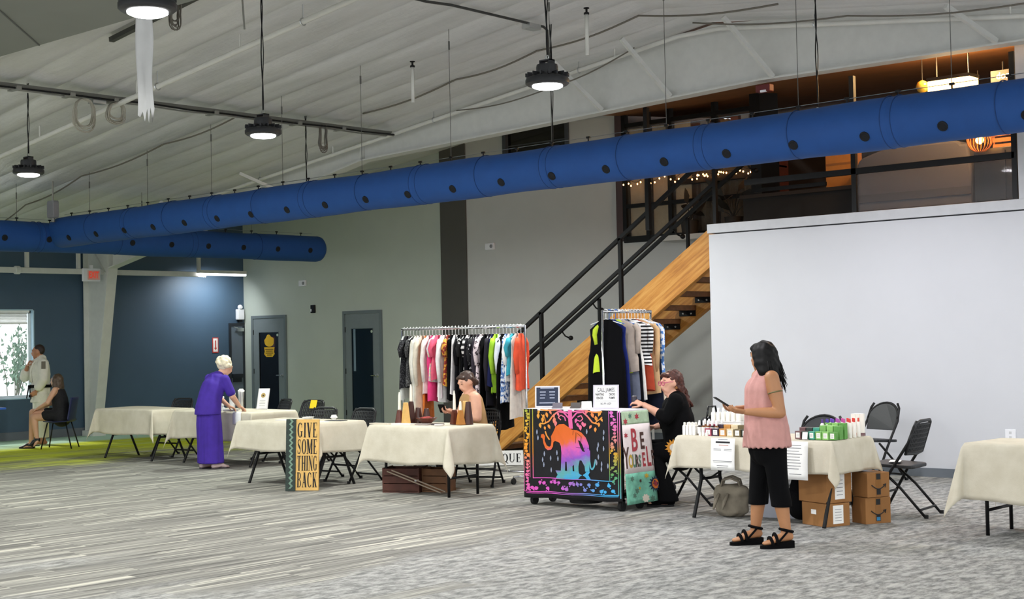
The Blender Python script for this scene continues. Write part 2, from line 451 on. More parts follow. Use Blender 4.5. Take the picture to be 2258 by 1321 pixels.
# dark exit door in the blue wall next to the corner
b = MB(); b.box(XL - 0.02, 18.2, 0, XL + 0.03, 18.25, 2.1).box(XL - 0.02, 18.55, 0, XL + 0.03, 18.59, 2.1).box(XL - 0.02, 18.25, 2.04, XL + 0.03, 18.55, 2.1)
d3 = struct(b.build('door_3', mat('charcoal_door_frame', '#22272e', .5)))
lf = MB().box(XL - 0.02, 18.25, 0.01, XL + 0.015, 18.55, 2.04).build('leaf', mat('steel_blue_door', '#5d6873', .45), d3)
b = MB(); b.box(XL + 0.015, 18.26, 0.97, XL + 0.06, 18.54, 1.05).box(XL + 0.015, 18.28, 0.88, XL + 0.03, 18.5, 0.97)
b.build('push_bar', mat('push_bar_dark', '#1d2229', .4), lf)
b = MB(); b.box(XL + 0.015, 18.38, 1.93, XL + 0.07, 18.54, 2.0).bar((XL + .05, 18.4, 2.0), (XL + .08, 18.28, 2.02), .02, .015)
b.build('door_closer', M_steel, lf)

# ------------------------------------------------------------ rigid steel frame: tapered column and rafter in the plane y=14.9
fr = MB(); yf = 14.9; fl = 0.11
struct_frame = None
def flange(b, p, q, w=0.2, t=0.02):
    b.bar((p[0], yf, p[1]), (q[0], yf, q[1]), w, t, up=(p[1] - q[1], 0, q[0] - p[0]))
web = MB()
web.prism([(-24.22, 0.1), (-23.95, 0.1), (-23.38, 3.12), (-23.38, 3.85), (-24.22, 3.8)], lambda a, c_, q: (a, yf - 0.006 + q, c_), 0.012)
web.prism([(-23.38, 3.12), (-16.41, 4.43), (-16.41, roof_z(-16.41) - .06), (-23.38, roof_z(-23.38) - .06)], lambda a, c_, q: (a, yf - 0.006 + q, c_), 0.012)
web.prism([(-16.41, 4.43), (-9.3, 4.70), (-10, roof_z(-10) - .06), (-16.41, roof_z(-16.41) - .06)], lambda a, c_, q: (a, yf - 0.006 + q, c_), 0.012)
web.prism([(-9.3, 4.70), (4, 4.62), (4, 4.9), (-2, 4.9), (-10, roof_z(-10) - .06)], lambda a, c_, q: (a, yf - 0.006 + q, c_), 0.012)
frame = struct(web.build('steel_frame', M_offwhite))
b = MB(); flange(b, (-23.95, 0.1), (-23.38, 3.12)); b.build('inner_flange', M_offwhite, frame)
b = MB(); flange(b, (-24.22, 0.1), (-24.22, 3.8)); b.build('outer_flange', M_offwhite, frame)
for p, q in (((-23.4, 3.12), (-16.41, 4.43)), ((-16.41, 4.43), (-9.3, 4.70)), ((-9.3, 4.70), (4, 4.62))):
    b = MB(); flange(b, p, q); b.build('bottom_flange', M_offwhite, frame)
b = MB(); b.box(-24.26, yf - 0.14, 0.0, -23.9, yf + 0.14, 0.1); b.build('base_plinth', M_offwhite, frame)
for x in (-23.38, -16.41):
    z0 = 3.12 if x < -20 else 4.43
    MB().box(x - 0.012, yf - 0.1, z0, x + 0.012, yf + 0.1, roof_z(x) - 0.07).build('stiffener', M_offwhite, frame)
b = MB(); b.bar((-24.2, yf - 0.02, 3.7), (-23.6, yf - 0.02, 3.05), 0.012, 0.05, up=(0, 1, 0)); b.build('stiffener', M_offwhite, frame)
for x in (-20.5, -18.3, -11.7, -10.6, -9.1, -6.35):
    zb = 4.43 + (x + 16.41) * (.27 / 7.11) if x > -16.41 else 3.12 + (x + 23.38) * (1.31 / 6.97)
    zb = min(zb, 4.69)
    b = MB(); b.bar((x, yf - 0.09, zb + 0.02), (x - 0.25, yf - 0.75, roof_z(x - .25) - 0.1), 0.05, 0.05); b.build('flange_brace', M_offwhite, frame)

# ------------------------------------------------------------ roof: insulation blankets in strips along the slope
M_ins = bpy.data.materials.new('vinyl_faced_insulation'); t = NT(M_ins)
vec = t.coord((0.35, 1.6, 1)); vec2 = t.coord((1, 1, 1))
wr = t.noise(vec, 2.2, 5, 0.62); wr2 = t.noise(t.coord((3.2, 0.9, 1)), 4.0, 4, 0.6)
t.l(t.ramp(wr, [(0.3, rgb('#cfcfcd')), (0.7, rgb('#e3e3e2'))]), t.bsdf.inputs['Base Color'])
t.bsdf.inputs['Roughness'].default_value = 0.33
t.bump(t.math('ADD', wr, t.math('MULTIPLY', wr2, 0.5)), 0.55, 0.03)
roof_o = thing('ceiling', 'white vinyl-faced insulated roof in long sagging strips', 'ceiling'); struct(roof_o)
del roof_o['category']
RY = [7.0 + 0.565 * i for i in range(15)] + [YB + 0.3 - 0.57 * (5 - i) for i in range(6)]
RY = [7.0 + 0.565 * i for i in range(22)]
XB = [XL - 0.1, -19.4, -14.4, -10.0, -4.6, 4.0]
rr = random.Random(11)
for j in range(len(RY) - 1):
    off = 0.0; sag = rr.uniform(0.03, 0.055); ph = rr.uniform(0, 6)
    for k in range(5):
        if RY[j] > 14.6 and k >= 2: continue
        ro = .65 if RY[j] > 14.8 else 0.0
        y0, y1 = RY[j] + off, RY[j + 1] + off
        x0, x1 = XB[k], XB[k + 1]
        def fn(u, v, x0=x0, x1=x1, y0=y0, y1=y1, sag=sag, ph=ph, ro=ro):
            x = x0 + (x1 - x0) * v; y = y0 + (y1 - y0) * u
            s = sag * (1 - abs(2 * u - 1) ** 3.5) * (0.85 + 0.25 * math.sin(x * 1.7 + ph))
            lap = 0.026 * u - ro
            return (x, y, roof_z(x) - s - lap)
        b = MB(); b.grid(fn, 9, 13)
        b.build('insulation_strip', M_ins, roof_o, smooth=True)
        off += 0.0
# outer roof sheet above the insulation keeps daylight out
b = MB()
for y0, y1, ro in ((-4, 15.0, .06), (15.0, YB + .3, .72)):
    b.add([(XL - .2, y0, roof_z(XL) + ro), (-10, y0, roof_z(-10) + ro), (-10, y1, roof_z(-10) + ro), (XL - .2, y1, roof_z(XL) + ro),
           (4.2, y0, roof_z(4.2) + ro), (4.2, y1, roof_z(4.2) + ro)], [(0, 1, 2, 3), (1, 4, 5, 2)])
b.add([(XL - .2, 15.0, roof_z(XL)), (-10, 15.0, roof_z(-10)), (-10, 15.0, roof_z(-10) + .74), (XL - .2, 15.0, roof_z(XL) + .74), (4.2, 15.0, roof_z(4.2)), (4.2, 15.0, roof_z(4.2) + .74)], [(0, 1, 2, 3), (1, 4, 5, 2)])
struct(b.build('roof_sheet', mat('roof_metal', '#9a9c9e', .5), solid=0.04))

# lower dark soffit nearest the viewer
M_soff = mat('soffit_grey', '#84877f', 0.8, var=0.03, vscale=2)
so = struct(MB().box(-16.5, -4, 4.6, 4, 7.32, 4.9).build('soffit', M_soff))
for q0, q1 in (((-10.4, 5.2), (-12.7, 7.31)), ((-6.4, 5.2), (-8.7, 7.31))):
    MB().bar((q0[0], q0[1], 4.596), (q1[0], q1[1], 4.596), .014, .01).build('soffit_joint', mat('soffit_joint_grey', '#5f615d', .8), so)
# ---------------------------------------------------------------- mezzanine room
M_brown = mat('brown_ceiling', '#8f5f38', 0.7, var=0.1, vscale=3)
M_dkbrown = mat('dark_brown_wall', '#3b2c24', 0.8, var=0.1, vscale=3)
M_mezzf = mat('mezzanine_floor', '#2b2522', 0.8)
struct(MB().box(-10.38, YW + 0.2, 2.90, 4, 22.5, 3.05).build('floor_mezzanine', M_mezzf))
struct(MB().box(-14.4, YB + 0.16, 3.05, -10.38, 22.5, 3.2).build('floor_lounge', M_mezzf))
b = MB()
b.add([(-14.3, 15.02, 4.95), (-8.6, 15.02, 4.90), (4, 15.02, 4.86), (4, 22.5, 5.6), (-8.6, 22.5, 5.6), (-14.3, 22.5, 5.6)], [(0, 1, 4, 5), (1, 2, 3, 4)])
struct(b.build('ceiling_mezzanine', M_brown, solid=0.03))
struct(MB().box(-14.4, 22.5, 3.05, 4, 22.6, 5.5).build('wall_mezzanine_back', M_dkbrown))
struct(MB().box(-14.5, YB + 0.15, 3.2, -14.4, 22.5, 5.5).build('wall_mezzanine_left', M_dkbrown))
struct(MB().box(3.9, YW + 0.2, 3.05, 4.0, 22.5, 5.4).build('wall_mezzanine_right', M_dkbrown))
M_jamb = mat('plum_jamb', '#4b3b3d', 0.6)
struct(MB().box(-14.4, YB - 0.05, 3.2, -14.27, YB + 0.1, 5.5).build('trim_3', M_jamb))

# black glazed screen with roller shades
gl = thing('glazed_screen', 'black steel glazed screen with beige shades above the stair', 'glazed screen', (0, YB, 0))
for x in (-14.23, -13.77, -13.33, -12.48, -11.55):
    MB().box(x - 0.035, -0.05, 3.2, x + 0.035, 0.05, 5.4).build('mullion', M_black, gl)
for z, h in ((3.22, .05), (3.76, .03), (5.07, .03), (5.35, .03)):
    MB().box(-14.26, -0.045, z - h, -11.52, 0.045, z + h).build('transom', M_black, gl)
MB().box(-13.3, -0.05, 4.02, -11.55, 0.05, 4.1).build('transom', M_black, gl)
M_clear = bpy.data.materials.new('clear_glass'); t = NT(M_clear)
t.bsdf.inputs['Base Color'].default_value = (0.9, 0.93, 0.95, 1); t.bsdf.inputs['Roughness'].default_value = 0.03; t.bsdf.inputs['Alpha'].default_value = 0.03
xs = (-14.23, -13.77, -13.33, -12.48, -11.55)
for a, c_ in zip(xs[:-1], xs[1:]):
    for z0, z1 in ((3.25, 3.74), (3.79, 5.05)):
        MB().box(a + 0.036, -0.003, z0, c_ - 0.036, 0.003, z1).build('pane', M_clear, gl)
M_shade = mat('beige_roller_shade', '#b09c7c', 0.85, var=0.06, vscale=30)
for a, c_ in zip(xs[:3], (-13.77, -13.33, -12.98)):
    MB().box(a + 0.03, 0.08, 3.28, c_ - 0.02, 0.09, 5.02).build('roller_shade', M_shade, gl)
M_curt = mat('brown_net_curtain', '#5c5140', 0.9, var=0.12, vscale=20)
cu = MB().grid(lambda u, v: (-12.95 + u * 1.38, 0.26 + 0.03 * math.sin(u * 70), 3.22 + v * 1.5), 90, 2).build('net_curtain', M_curt, gl, smooth=True)
# potted plants silhouetted in front of the curtain
M_dleaf = mat('dark_leaf', '#1f1c17', 0.6, var=0.2); M_pot = mat('dark_pot', '#241d19', 0.6)
def lounge_plant(x, y, label, seed, n, hgt):
    r = random.Random(seed); p = thing('potted_plant', label, 'plant', (x, y, 3.2))
    MB().lathe([(0.09, 0), (0.12, 0.02), (0.14, 0.2), (0.15, 0.22), (0.12, 0.21)], 14).build('pot', M_pot, p, smooth='auto')
    for i in range(n):
        a = r.uniform(0, 6.28); L = r.uniform(.25, .45); h = hgt * r.uniform(.5, 1)
        s = MB(); tip = Vector((math.cos(a) * .18, math.sin(a) * .06, h)); s.tube([(0, 0, .2), tip * .6 + Vector((0, 0, .1)), tip], .006, 5)
        d = Vector((math.cos(a), math.sin(a) * .4, r.uniform(-.3, .8))).normalized(); w = Vector((-d.z, 0.2, d.x)).normalized()
        q = [tip, tip + d * L * .35 + w * L * .2, tip + d * L * .7 + w * L * .13, tip + d * L, tip + d * L * .7 - w * L * .13, tip + d * L * .35 - w * L * .2]
        s.add(q, [(0, 1, 2, 3, 4, 5)]); s.build('leaf', M_dleaf, p)
lounge_plant(-12.8, YB - .28, 'broad-leaved dark plant before the net curtain beside the beige shades', 4, 7, .55)
lounge_plant(-12.0, YB - .28, 'broad-leaved dark plant before the net curtain beside the dark opening', 5, 8, .6)
struct(MB().box(-13.3, YB - .5, 3.12, -11.42, YB - .001, 3.2).build('trim_6', M_greyw))
# string of warm fairy lights
sl = thing('string_lights', 'string of small warm fairy lights along the glazed screen', 'string lights', (0, YB - 0.12, 4.17))
pts = [(-14.2 + 2.75 * i / 60, 0, 0.03 * math.sin(i * .8) - 0.02 * abs(math.sin(i * .35))) for i in range(61)]
MB().tube(pts, 0.004, 5).build('wire', M_black, sl)
M_bulb = mat('warm_bulb', '#ffb066', 0.4, emit=9.0)
bm_ = MB().lathe([(0.003, -.02), (0.011, -.012), (0.011, 0), (0.004, .008)], 8).mesh('bulb', M_bulb)
rr = random.Random(5)
for i in range(46):
    p = rr.choice(pts[30:]) if i > 28 else pts[i * 2 % 61]
    o = bpy.data.objects.new('bulb', bm_); COL.objects.link(o); o.parent = sl; o.location = (p[0] + rr.uniform(-.02, .02), rr.uniform(-.02, .02), p[2] - rr.uniform(.015, .07))

# black-framed glass front over the white wall
gf = thing('glass_balustrade_frame', 'black framed glazing standing on the white mezzanine wall', 'glazing', (0, YW + 0.1, 3.06))
for x in (-11.42, -8.38, -6.43):
    MB().box(x - 0.03, -0.03, 0, x + 0.03, 0.03, 1.63).build('post', M_black, gf)
for x0, x1 in ((-8.38, -6.43), (-9.9, -8.38)):
    MB().box(x0, -0.03, 0.46, x1, 0.03, 0.53).build('rail', M_black, gf)
MB().box(-8.35, -0.004, 0.02, -6.46, 0.004, 0.46).build('pane', M_clear, gf)
MB().box(-8.35, -0.004, 0.53, -6.46, 0.004, 1.2).build('pane', M_clear, gf)
struct(MB().box(-6.36, YW + 0.0, 3.06, -6.2, YW + 0.2, 4.85).build('trim_4', M_cap))
struct(MB().box(-11.6, YB - 0.4, 3.2, -11.42, YB + 0.1, 5.3).build('trim_5', M_black))
# dark shelving behind the opening, grey sofa, lamps
M_sofa = mat('grey_upholstery', '#4a4a53', 0.9, var=0.05, bump=.2)
sf = thing('sofa', 'large grey sofa back seen through the mezzanine glazing', 'sofa', (-8.42, 17.0, 3.05))
pr = [(-.8, 0), (.76, 0), (.76, .6), (.72, .9)] + arc(.55, .86, .1, 30, 90, 4) + [(-.3, .98), (-.5, .93)] + arc(-.66, .74, .14, 100, 180, 5)
MB().prism(pr, lambda a, c_, q: (a, q, c_), .3).build('backrest', M_sofa, sf, bevel=.03)
MB().box(-.8, .3, 0, .76, .95, .42).build('seat', M_sofa, sf, bevel=.04)
MB().box(-.8, -.012, .28, .76, .0, .38).build('piping_band', mat('dark_grey_band', '#3a3a42', .9), sf)
ca = thing('black_cabinet', 'tall black cabinet beside the grey sofa on the mezzanine', 'cabinet', (-7.2, 17.0, 3.05))
MB().box(-.42, 0, 0, .42, .5, .82).build('body', mat('cabinet_black', '#131318', .4), ca, bevel=.01)
MB().box(-.3, -.012, .06, -.02, 0, .78).build('door', mat('cabinet_black2', '#1b1b22', .4), ca); MB().box(.02, -.012, .06, .3, 0, .78).build('door', mat('cabinet_black2', '#1b1b22', .4), ca)
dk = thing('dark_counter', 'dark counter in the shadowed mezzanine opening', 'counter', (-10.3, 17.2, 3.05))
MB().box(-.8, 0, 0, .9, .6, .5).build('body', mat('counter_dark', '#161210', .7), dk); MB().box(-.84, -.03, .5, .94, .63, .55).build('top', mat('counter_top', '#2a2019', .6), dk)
M_obox = mat('kraft_box', '#b0763a', 0.8, var=.08)
ob = thing('upright_carton', 'tall kraft carton standing on the dark mezzanine counter', 'box', (-9.68, 17.35, 3.605))
MB().box(-.19, 0, 0, .19, .3, .5).build('body', M_obox, ob); MB().box(-.19, -.004, .3, .19, 0, .33).build('tape', mat('tape_tan', '#8d5d2c', .5), ob)
# shelf of books and boxes high at the lounge back wall
sb = thing('bookcase', 'red-brown bookcase of stacked boxes at the lounge back', 'bookcase', (-12.65, 19.0, 3.2))
M_redw = mat('red_wood', '#5a2a1e', .6, var=.15)
MB().box(-.7, .3, 0, 1.0, .34, 1.75).build('back_panel', M_redw, sb)
for z in (.5, 1.0, 1.5, 1.72): MB().box(-.7, 0, z, 1.0, .3, z + .03).build('shelf', M_redw, sb)
for x in (-.7, .12, .97): MB().box(x, 0, 0, x + .03, .3, 1.75).build('side_panel', M_redw, sb)
rr = random.Random(9)
for i in range(8):
    c_ = ('#b5572f', '#d8cfc4', '#7a3324', '#c98a4a')[i % 4]
    tag(MB().box(0, 0, 0, .14, .2, .09 + .02 * (i % 3)).build('game_box', mat('game_box%d' % (i % 4), c_, .6), loc=(-13.25 + .19 * i, 19.05, 3.2 + 1.752)), 'small %s box, %s along the top of the red-brown bookcase' % (('rust', 'cream', 'maroon', 'tan')[i % 4], ORD[i]), 'box', 'boxes on the lounge bookcase')
# warm luminaire under the mezzanine ceiling
lu = thing('luminaire', 'bright warm box luminaire under the mezzanine ceiling', 'ceiling light', (-7.47, 16.15, 4.56))
MB().box(-.27, -.13, 0.05, .27, .13, .09).build('housing', M_black, lu)
MB().box(-.26, -.12, -0.13, .26, .12, .05).build('diffuser', mat('warm_diffuser', '#ffce7a', .5, emit=7.0), lu)
MB().tube([(-.2, 0, .09), (-.2, 0, .4)], .008, 6).build('stem', M_black, lu); MB().tube([(.2, 0, .09), (.2, 0, .4)], .008, 6).build('stem', M_black, lu)
L = bpy.data.lights.new('luminaire_light', 'POINT'); L.energy = 230; L.color = (1, .62, .26); L.shadow_soft_size = .2
o = bpy.data.objects.new('luminaire_light', L); COL.objects.link(o); o.parent = lu; o.location = (0, 0, .2)
gb = thing('globe_lamp', 'round amber glass globe lamp beside the warm luminaire', 'lamp', (-7.88, 16.2, 4.59))
MB().lathe([(.02, -.075), (.055, -.055), (.078, 0), (.055, .055), (.02, .075)], 18).build('globe', mat('amber_glass', '#a58a3c', .15), gb, smooth=True)
MB().tube([(0, 0, .07), (0, 0, .42)], .006, 6).build('stem', M_black, gb)
cl = thing('woven_pendant', 'glowing woven pendant lamp above the black cabinet', 'lamp', (-7.44, 16.78, 3.95))
M_weave = mat('woven_rattan', '#a8632a', .7, var=.2)
for k in range(10):
    a = PI * k / 10
    MB().tube([(.15 * math.cos(a) * math.cos(s_), .15 * math.sin(a) * math.cos(s_), .15 * math.sin(s_)) for s_ in [2 * PI * i / 16 for i in range(16)]], .006, 5, closed=True).build('rattan_hoop', M_weave, cl)
MB().lathe([(.01, -.05), (.04, -.03), (.05, 0), (.04, .03), (.01, .05)], 14).build('bulb', mat('amber_bulb', '#ffb347', .4, emit=25), cl, smooth=True)
MB().tube([(0, 0, .05), (0, 0, .85)], .005, 6).build('cord', M_black, cl)
L = bpy.data.lights.new('pendant_light', 'POINT'); L.energy = 14; L.color = (1, .5, .16); L.shadow_soft_size = .06
o = bpy.data.objects.new('pendant_light', L); COL.objects.link(o); o.parent = cl; o.location = (0, 0, 0)
cr = thing('slatted_crate', 'slatted wooden crate on the black cabinet beside the glowing pendant', 'crate', (-7.22, 17.12, 3.87))
M_slatw = mat('crate_slat', '#a5622c', .7, var=.15)
for z in range(6): MB().box(-.2, -.01, z * .075, .34, .01, z * .075 + .05).build('slat', M_slatw, cr)
for x in (-.2, .32): MB().box(x, .01, 0, x + .02, .2, .44).build('side', M_slatw, cr)
sg = thing('donn_sign', 'dark sign with pale lettering donn beside the warm luminaire', 'sign', (-7.0, 16.6, 4.66))
MB().box(-.2, 0, -.07, .3, .02, .07).build('board', mat('sign_dark', '#2a2421', .6), sg)
text_mesh('lettering', 'donn', .115, M_paper, sg, lambda x, y: (x - .02, -.003, y), .95, bold=.002)
MB().tube([(-.05, .01, .07), (-.05, .01, .17)], .012, 6).build('finial', M_black, sg)
tb = thing('tube_light', 'small bright tube light far inside the mezzanine', 'ceiling light', (-8.75, 17.9, 4.2))
MB().box(-.17, -.02, -.025, .17, .02, .025).build('tube', mat('tube_warm', '#ffe9c8', .5, emit=2.5), tb); MB().box(-.18, -.025, .025, .18, .025, .05).build('housing', M_black, tb); MB().tube([(0, 0, .05), (0, 0, .75)], .006, 6).build('stem', M_black, tb)
al = thing('alarm_strobe', 'red fire alarm strobe fixed below the white rafter', 'alarm', (-9.25, 14.86, 4.60))
MB().box(-.1, -.05, -.05, .1, .05, .04).build('housing', mat('alarm_red', '#5e1616', .4), al, bevel=.01); MB().box(-.03, -.055, -.055, .05, -.03, -.03).build('strobe', M_white, al)

# ---------------------------------------------------------------- stair
M_pine = bpy.data.materials.new('pine'); t = NT(M_pine)
vec = t.coord((1.0, 1, 1), rot=(0, math.radians(33.8), 0))
mp = t.n('ShaderNodeMapping'); mp.inputs['Scale'].default_value = (0.5, 3, 7); t.l(vec, mp.inputs['Vector'])
g = t.noise(mp.outputs[0], 3.0, 6, 0.65)
mp2 = t.n('ShaderNodeMapping'); mp2.inputs['Scale'].default_value = (2.2, 3, 6.5); t.l(vec, mp2.inputs['Vector'])
kn = t.noise(mp2.outputs[0], 1.0, 3, 0.6)
base = t.ramp(g, [(0.32, rgb('#9a6026')), (0.5, rgb('#bf8238')), (0.66, rgb('#d09a50'))])
c = t.mix(t.ramp(kn, [(0.70, (0, 0, 0, 1)), (0.78, (1, 1, 1, 1))]), base, rgb('#7a451c'))
t.l(c, t.bsdf.inputs['Base Color']); t.bsdf.inputs['Roughness'].default_value = 0.5
M_tread = mat('dark_timber_tread', '#7b4d27', 0.6, var=.2, vscale=14)
stair = thing('staircase', 'open timber staircase with black rails rising behind the clothes racks', 'staircase', (0, 0, 0))
sl_ = 0.669
def ztop(x): return 3.02 + sl_ * (x + 10.51)
def stringer(y0, y1):
    b = MB()
    poly = [(-14.75, 0.0), (-14.95, 0.05), (-14.95, .1), (-14.62, ztop(-14.62)), (-10.42, ztop(-10.42)), (-10.42, ztop(-10.42) - .52), (-14.2, 0.04), (-14.25, 0)]
    b.prism([(-14.98, 0), (-14.98, ztop(-14.98)), (-10.42, ztop(-10.42)), (-10.42, ztop(-10.42) - .5), (-14.28, 0)][::-1], lambda a, c_, q: (a, y0 + q, c_), y1 - y0)
    return b.build('stringer', M_pine, stair, bevel=.006)
stringer(15.46, 15.55); stringer(16.5, 16.59)
nt = 16
for i in range(nt):
    x = -14.55 + i * 0.268; z = ztop(x) - .22
    if z < .08: continue
    MB().box(x - .14, 15.55, z - .07, x + .15, 16.5, z).build('tread', M_tread, stair, bevel=.004)
    br = MB().box(x - .13, 16.485, z - .15, x + .14, 16.5, z - .07).build('tread_bracket', M_black, stair)
    for dx in (-.06, .07):
        MB().lathe([(.016, 0), (.016, .008), (.008, .014)], 8, (x + dx, 16.485, z - .11), Matrix.Rotation(PI / 2, 3, 'X')).build('bolt', M_steel, br)
def rail(y, dz, x0, x1, w, h):
    MB().bar((x0, y, ztop(x0) + dz), (x1, y, ztop(x1) + dz), w, h).build('handrail', M_black, stair)
rail(15.58, 1.0, -14.4, -10.48, .05, .05); rail(15.58, .58, -14.35, -10.48, .04, .045)
for x in (-13.49, -12.04, -10.48):
    MB().box(x - .025, 15.555, ztop(x) - .15, x + .025, 15.605, ztop(x) + 1.0).build('rail_post', M_black, stair)
rail(16.52, 1.02, -14.6, -10.5, .045, .045)
for x in (-13.9, -13.3, -11.82, -10.6):
    b = MB().tube([(x, 16.52, ztop(x) + 1.0), (x + .03, 16.56, ztop(x) + .93), (x + .06, 16.62, ztop(x) + .9)], .012, 6); b.lathe([(.01, -.035), (.032, -.02), (.036, 0), (.032, .02), (.01, .035)], 10, (x + .07, 16.64, ztop(x) + .9)); b.build('rail_bracket', M_black, stair, smooth=True)
for x in (-13.2, -11.6):
    MB().box(x - .02, 16.53, ztop(x) - .1, x + .02, 16.57, ztop(x) + 1.0).build('rail_post', M_black, stair)
MB().box(-10.48, 16.5, 4.0, -9.4, 16.54, 4.05).build('landing_rail', M_black, stair); MB().box(-10.48, 16.5, 3.55, -9.4, 16.54, 3.6).build('landing_rail', M_black, stair)

# ---------------------------------------------------------------- fabric ducts
M_duct = mat('blue_duct_fabric', '#164a8e', 0.75, var=0.06, vscale=6, bump=.15, bscale=25)
M_ductd = mat('blue_duct_seam', '#123a72', 0.8)
M_noz = mat('duct_nozzle', '#040812', 0.8)
def duct(label, p0, p1, R, sect, noz_step, noz_ang, hang_step, seed, wires):
    p0 = Vector(p0); p1 = Vector(p1); L = (p1 - p0).length
    d = thing('fabric_duct', label, 'duct', p0)
    ax = (p1 - p0).normalized(); up = Vector((0, 0, 1)); sd = ax.cross(up).normalized()   # sd: horizontal normal
    up = sd.cross(ax)
    def pt(s, a, r): return ax * s + sd * (math.cos(a) * r) + up * (math.sin(a) * r)
    r_ = random.Random(seed)
    def rad(s): return R * (1 + .022 * math.sin(s * 2.3 + seed) + .012 * math.sin(s * 5.1))
    n = max(1, round(L / sect)); ds = L / n
    for i in range(n):
        s0, s1 = i * ds, (i + 1) * ds
        ks = [s0, s0 + .02, s0 + ds * .2, s0 + ds * .35, s0 + ds * .5, s0 + ds * .65, s0 + ds * .8, s1 - .02, s1]
        b = MB()
        def fn(u, v):
            s = ks[round(v * (len(ks) - 1))]
            k = .988 if s in (s0, s1) else 1.0
            a = 2 * PI * u
            flat = 1 - .03 * max(0, math.sin(a)) ** 4
            return pt(s, a, rad(s) * k * flat)
        b.grid(fn, 32, len(ks), closed_u=True); b.build('duct_section', M_duct, d, smooth=True)
        if i:
            for off in ((-.05, .05) if i % 2 == 0 else (0,)):
                s = s0 + off
                MB().tube([pt(s, 2 * PI * j / 32, rad(s) * .999) for j in range(32)], .005, 5, closed=True).build('seam_ring', M_ductd, d, smooth=True)
    for s, e in ((0, -1), (L, 1)):
        b = MB(); prof = [(1.0, 0), (.96, .05), (.8, .09), (.4, .11), (.02, .115)]
        b.grid(lambda u, v: pt(s + e * prof[round(v * 4)][1], 2 * PI * u, rad(s) * .975 * prof[round(v * 4)][0]), 32, 5, closed_u=True)
        b.build('end_cap', M_duct, d, smooth=True)
    s = .55
    nm = MB().lathe([(.048, 0), (.048, .012), (.036, .016), (.03, .0115), (.004, .0115)], 14).mesh('nozzle', M_noz)
    while s < L - .2:
        for a in noz_ang:
            dirv = sd * math.cos(a) + up * math.sin(a)
            o = bpy.data.objects.new('nozzle', nm); COL.objects.link(o); o.parent = d
            o.location = pt(s, a, rad(s) - .006); o.rotation_euler = dirv.to_track_quat('Z', 'Y').to_euler()
        s += noz_step
    s = .3; i = 0
    hm = MB().tube([(0, 0, -.01), (0, 0, .045)], .008, 6).box(-.022, -.012, .035, .022, .012, .055).mesh('hanger_clip', M_black)
    while s < L - .1:
        o = bpy.data.objects.new('hanger_clip', hm); COL.objects.link(o); o.parent = d; o.location = pt(s, PI / 2, rad(s) * .965)
        o.rotation_euler = (0, 0, math.atan2(ax.y, ax.x))
        if wires and i % wires == 1:
            q = pt(s, PI / 2, rad(s)); zt = roof_z(p0.x + q.x) - p0.z - .03
            b = MB().tube([q, (q.x, q.y, zt)], .0035, 5); b.tube([(q.x, q.y, zt - .26), (q.x, q.y, zt - .16)], .011, 6); b.build('suspension_wire', mat('wire_grey', '#5a5a56', .5), d)
        s += hang_step; i += 1
    MB().tube([pt(.1, PI / 2, R * 1.16), pt(L - .1, PI / 2, R * 1.16)], .0035, 5).build('suspension_cable', M_steel, d)
    return d
duct('long bright blue fabric duct running the length of the hall', (-20.25, 12.0, 3.457), (2.0, 12.0, 3.595), .234, 1.02, .744, (math.radians(-32),), .514, 1, 3)
duct('shadowed navy fabric duct running across in front of the blue wall', (-20.42, 6.0, 3.385), (-20.42, 17.3, 3.385), .235, 1.4, .744, (math.radians(-12),), .56, 2, 4)

# ---------------------------------------------------------------- high-bay lamps
M_lens = mat('lamp_lens', '#ffffff', 0.4, emit=14.0)
M_lampb = mat('lamp_black', '#26272a', 0.45)
def high_bay(x, y, label, zt=None, tint=(1, .98, .95), z=3.72, power=None, group='high-bay lamps'):
    d = thing('high_bay_lamp', label, 'lamp', (x, y, z), group=group)
    R = .172
    b = MB(); b.lathe([(.085, .17), (.09, .15), (.09, .085), (.13, .08), (R, .06), (R + .008, .045), (R + .008, .015), (R - .01, 0), (.05, 0)], 28); b.build('housing', M_lampb, d, smooth='auto')
    for k in range(16):
        a = 2 * PI * k / 16
        MB().obox((.135 * math.cos(a), .135 * math.sin(a), .085), (.09, .008, .03), Matrix.Rotation(a, 3, 'Z')).build('cooling_fin', M_lampb, d)
    b = MB(); b.box(-.055, -.035, .17, -.047, .035, .21).box(.047, -.035, .17, .055, .035, .21).box(-.055, -.035, .2, .055, .035, .21); b.build('bracket', M_lampb, d)
    MB().tube([(.018 * math.cos(q), 0, .232 + .018 * math.sin(q)) for q in [2 * PI * i / 10 for i in range(10)]], .005, 5, closed=True).build('hook_ring', M_steel, d)
    MB().lathe([(.125, .004), (.125, -.012), (.1, -.024), (.05, -.03), (.004, -.032)], 24).build('lens', M_lens, d, smooth=True)
    zt = roof_z(x) - .03 - z if zt is None else zt - z
    pts = [(.006 * math.sin(i * .9), .006 * math.cos(i * .7), .25 + (zt - .25) * i / 12) for i in range(13)]
    pts2 = [(-.008 * math.sin(i * .9) + .008, -.006 * math.cos(i * .7), .25 + (zt - .25) * i / 12) for i in range(13)]
    b = MB().tube(pts, .0065, 6); b.tube(pts2, .005, 6); b.build('cord', M_black, d, smooth=True)
    L = bpy.data.lights.new('high_bay_light', 'AREA'); L.shape = 'DISK'; L.size = .25; L.energy = power or LAMP_W; L.color = tint
    o = bpy.data.objects.new('high_bay_light', L); COL.objects.link(o); o.parent = d; o.location = (0, 0, -.04)
    return d
TL, TM, TR = (.93, 1, .90), (.98, 1, .95), (.97, .96, 1)
high_bay(-15.65, 8.85, 'black high-bay lamp nearest the blue wall, hung from the cable run', tint=TL)
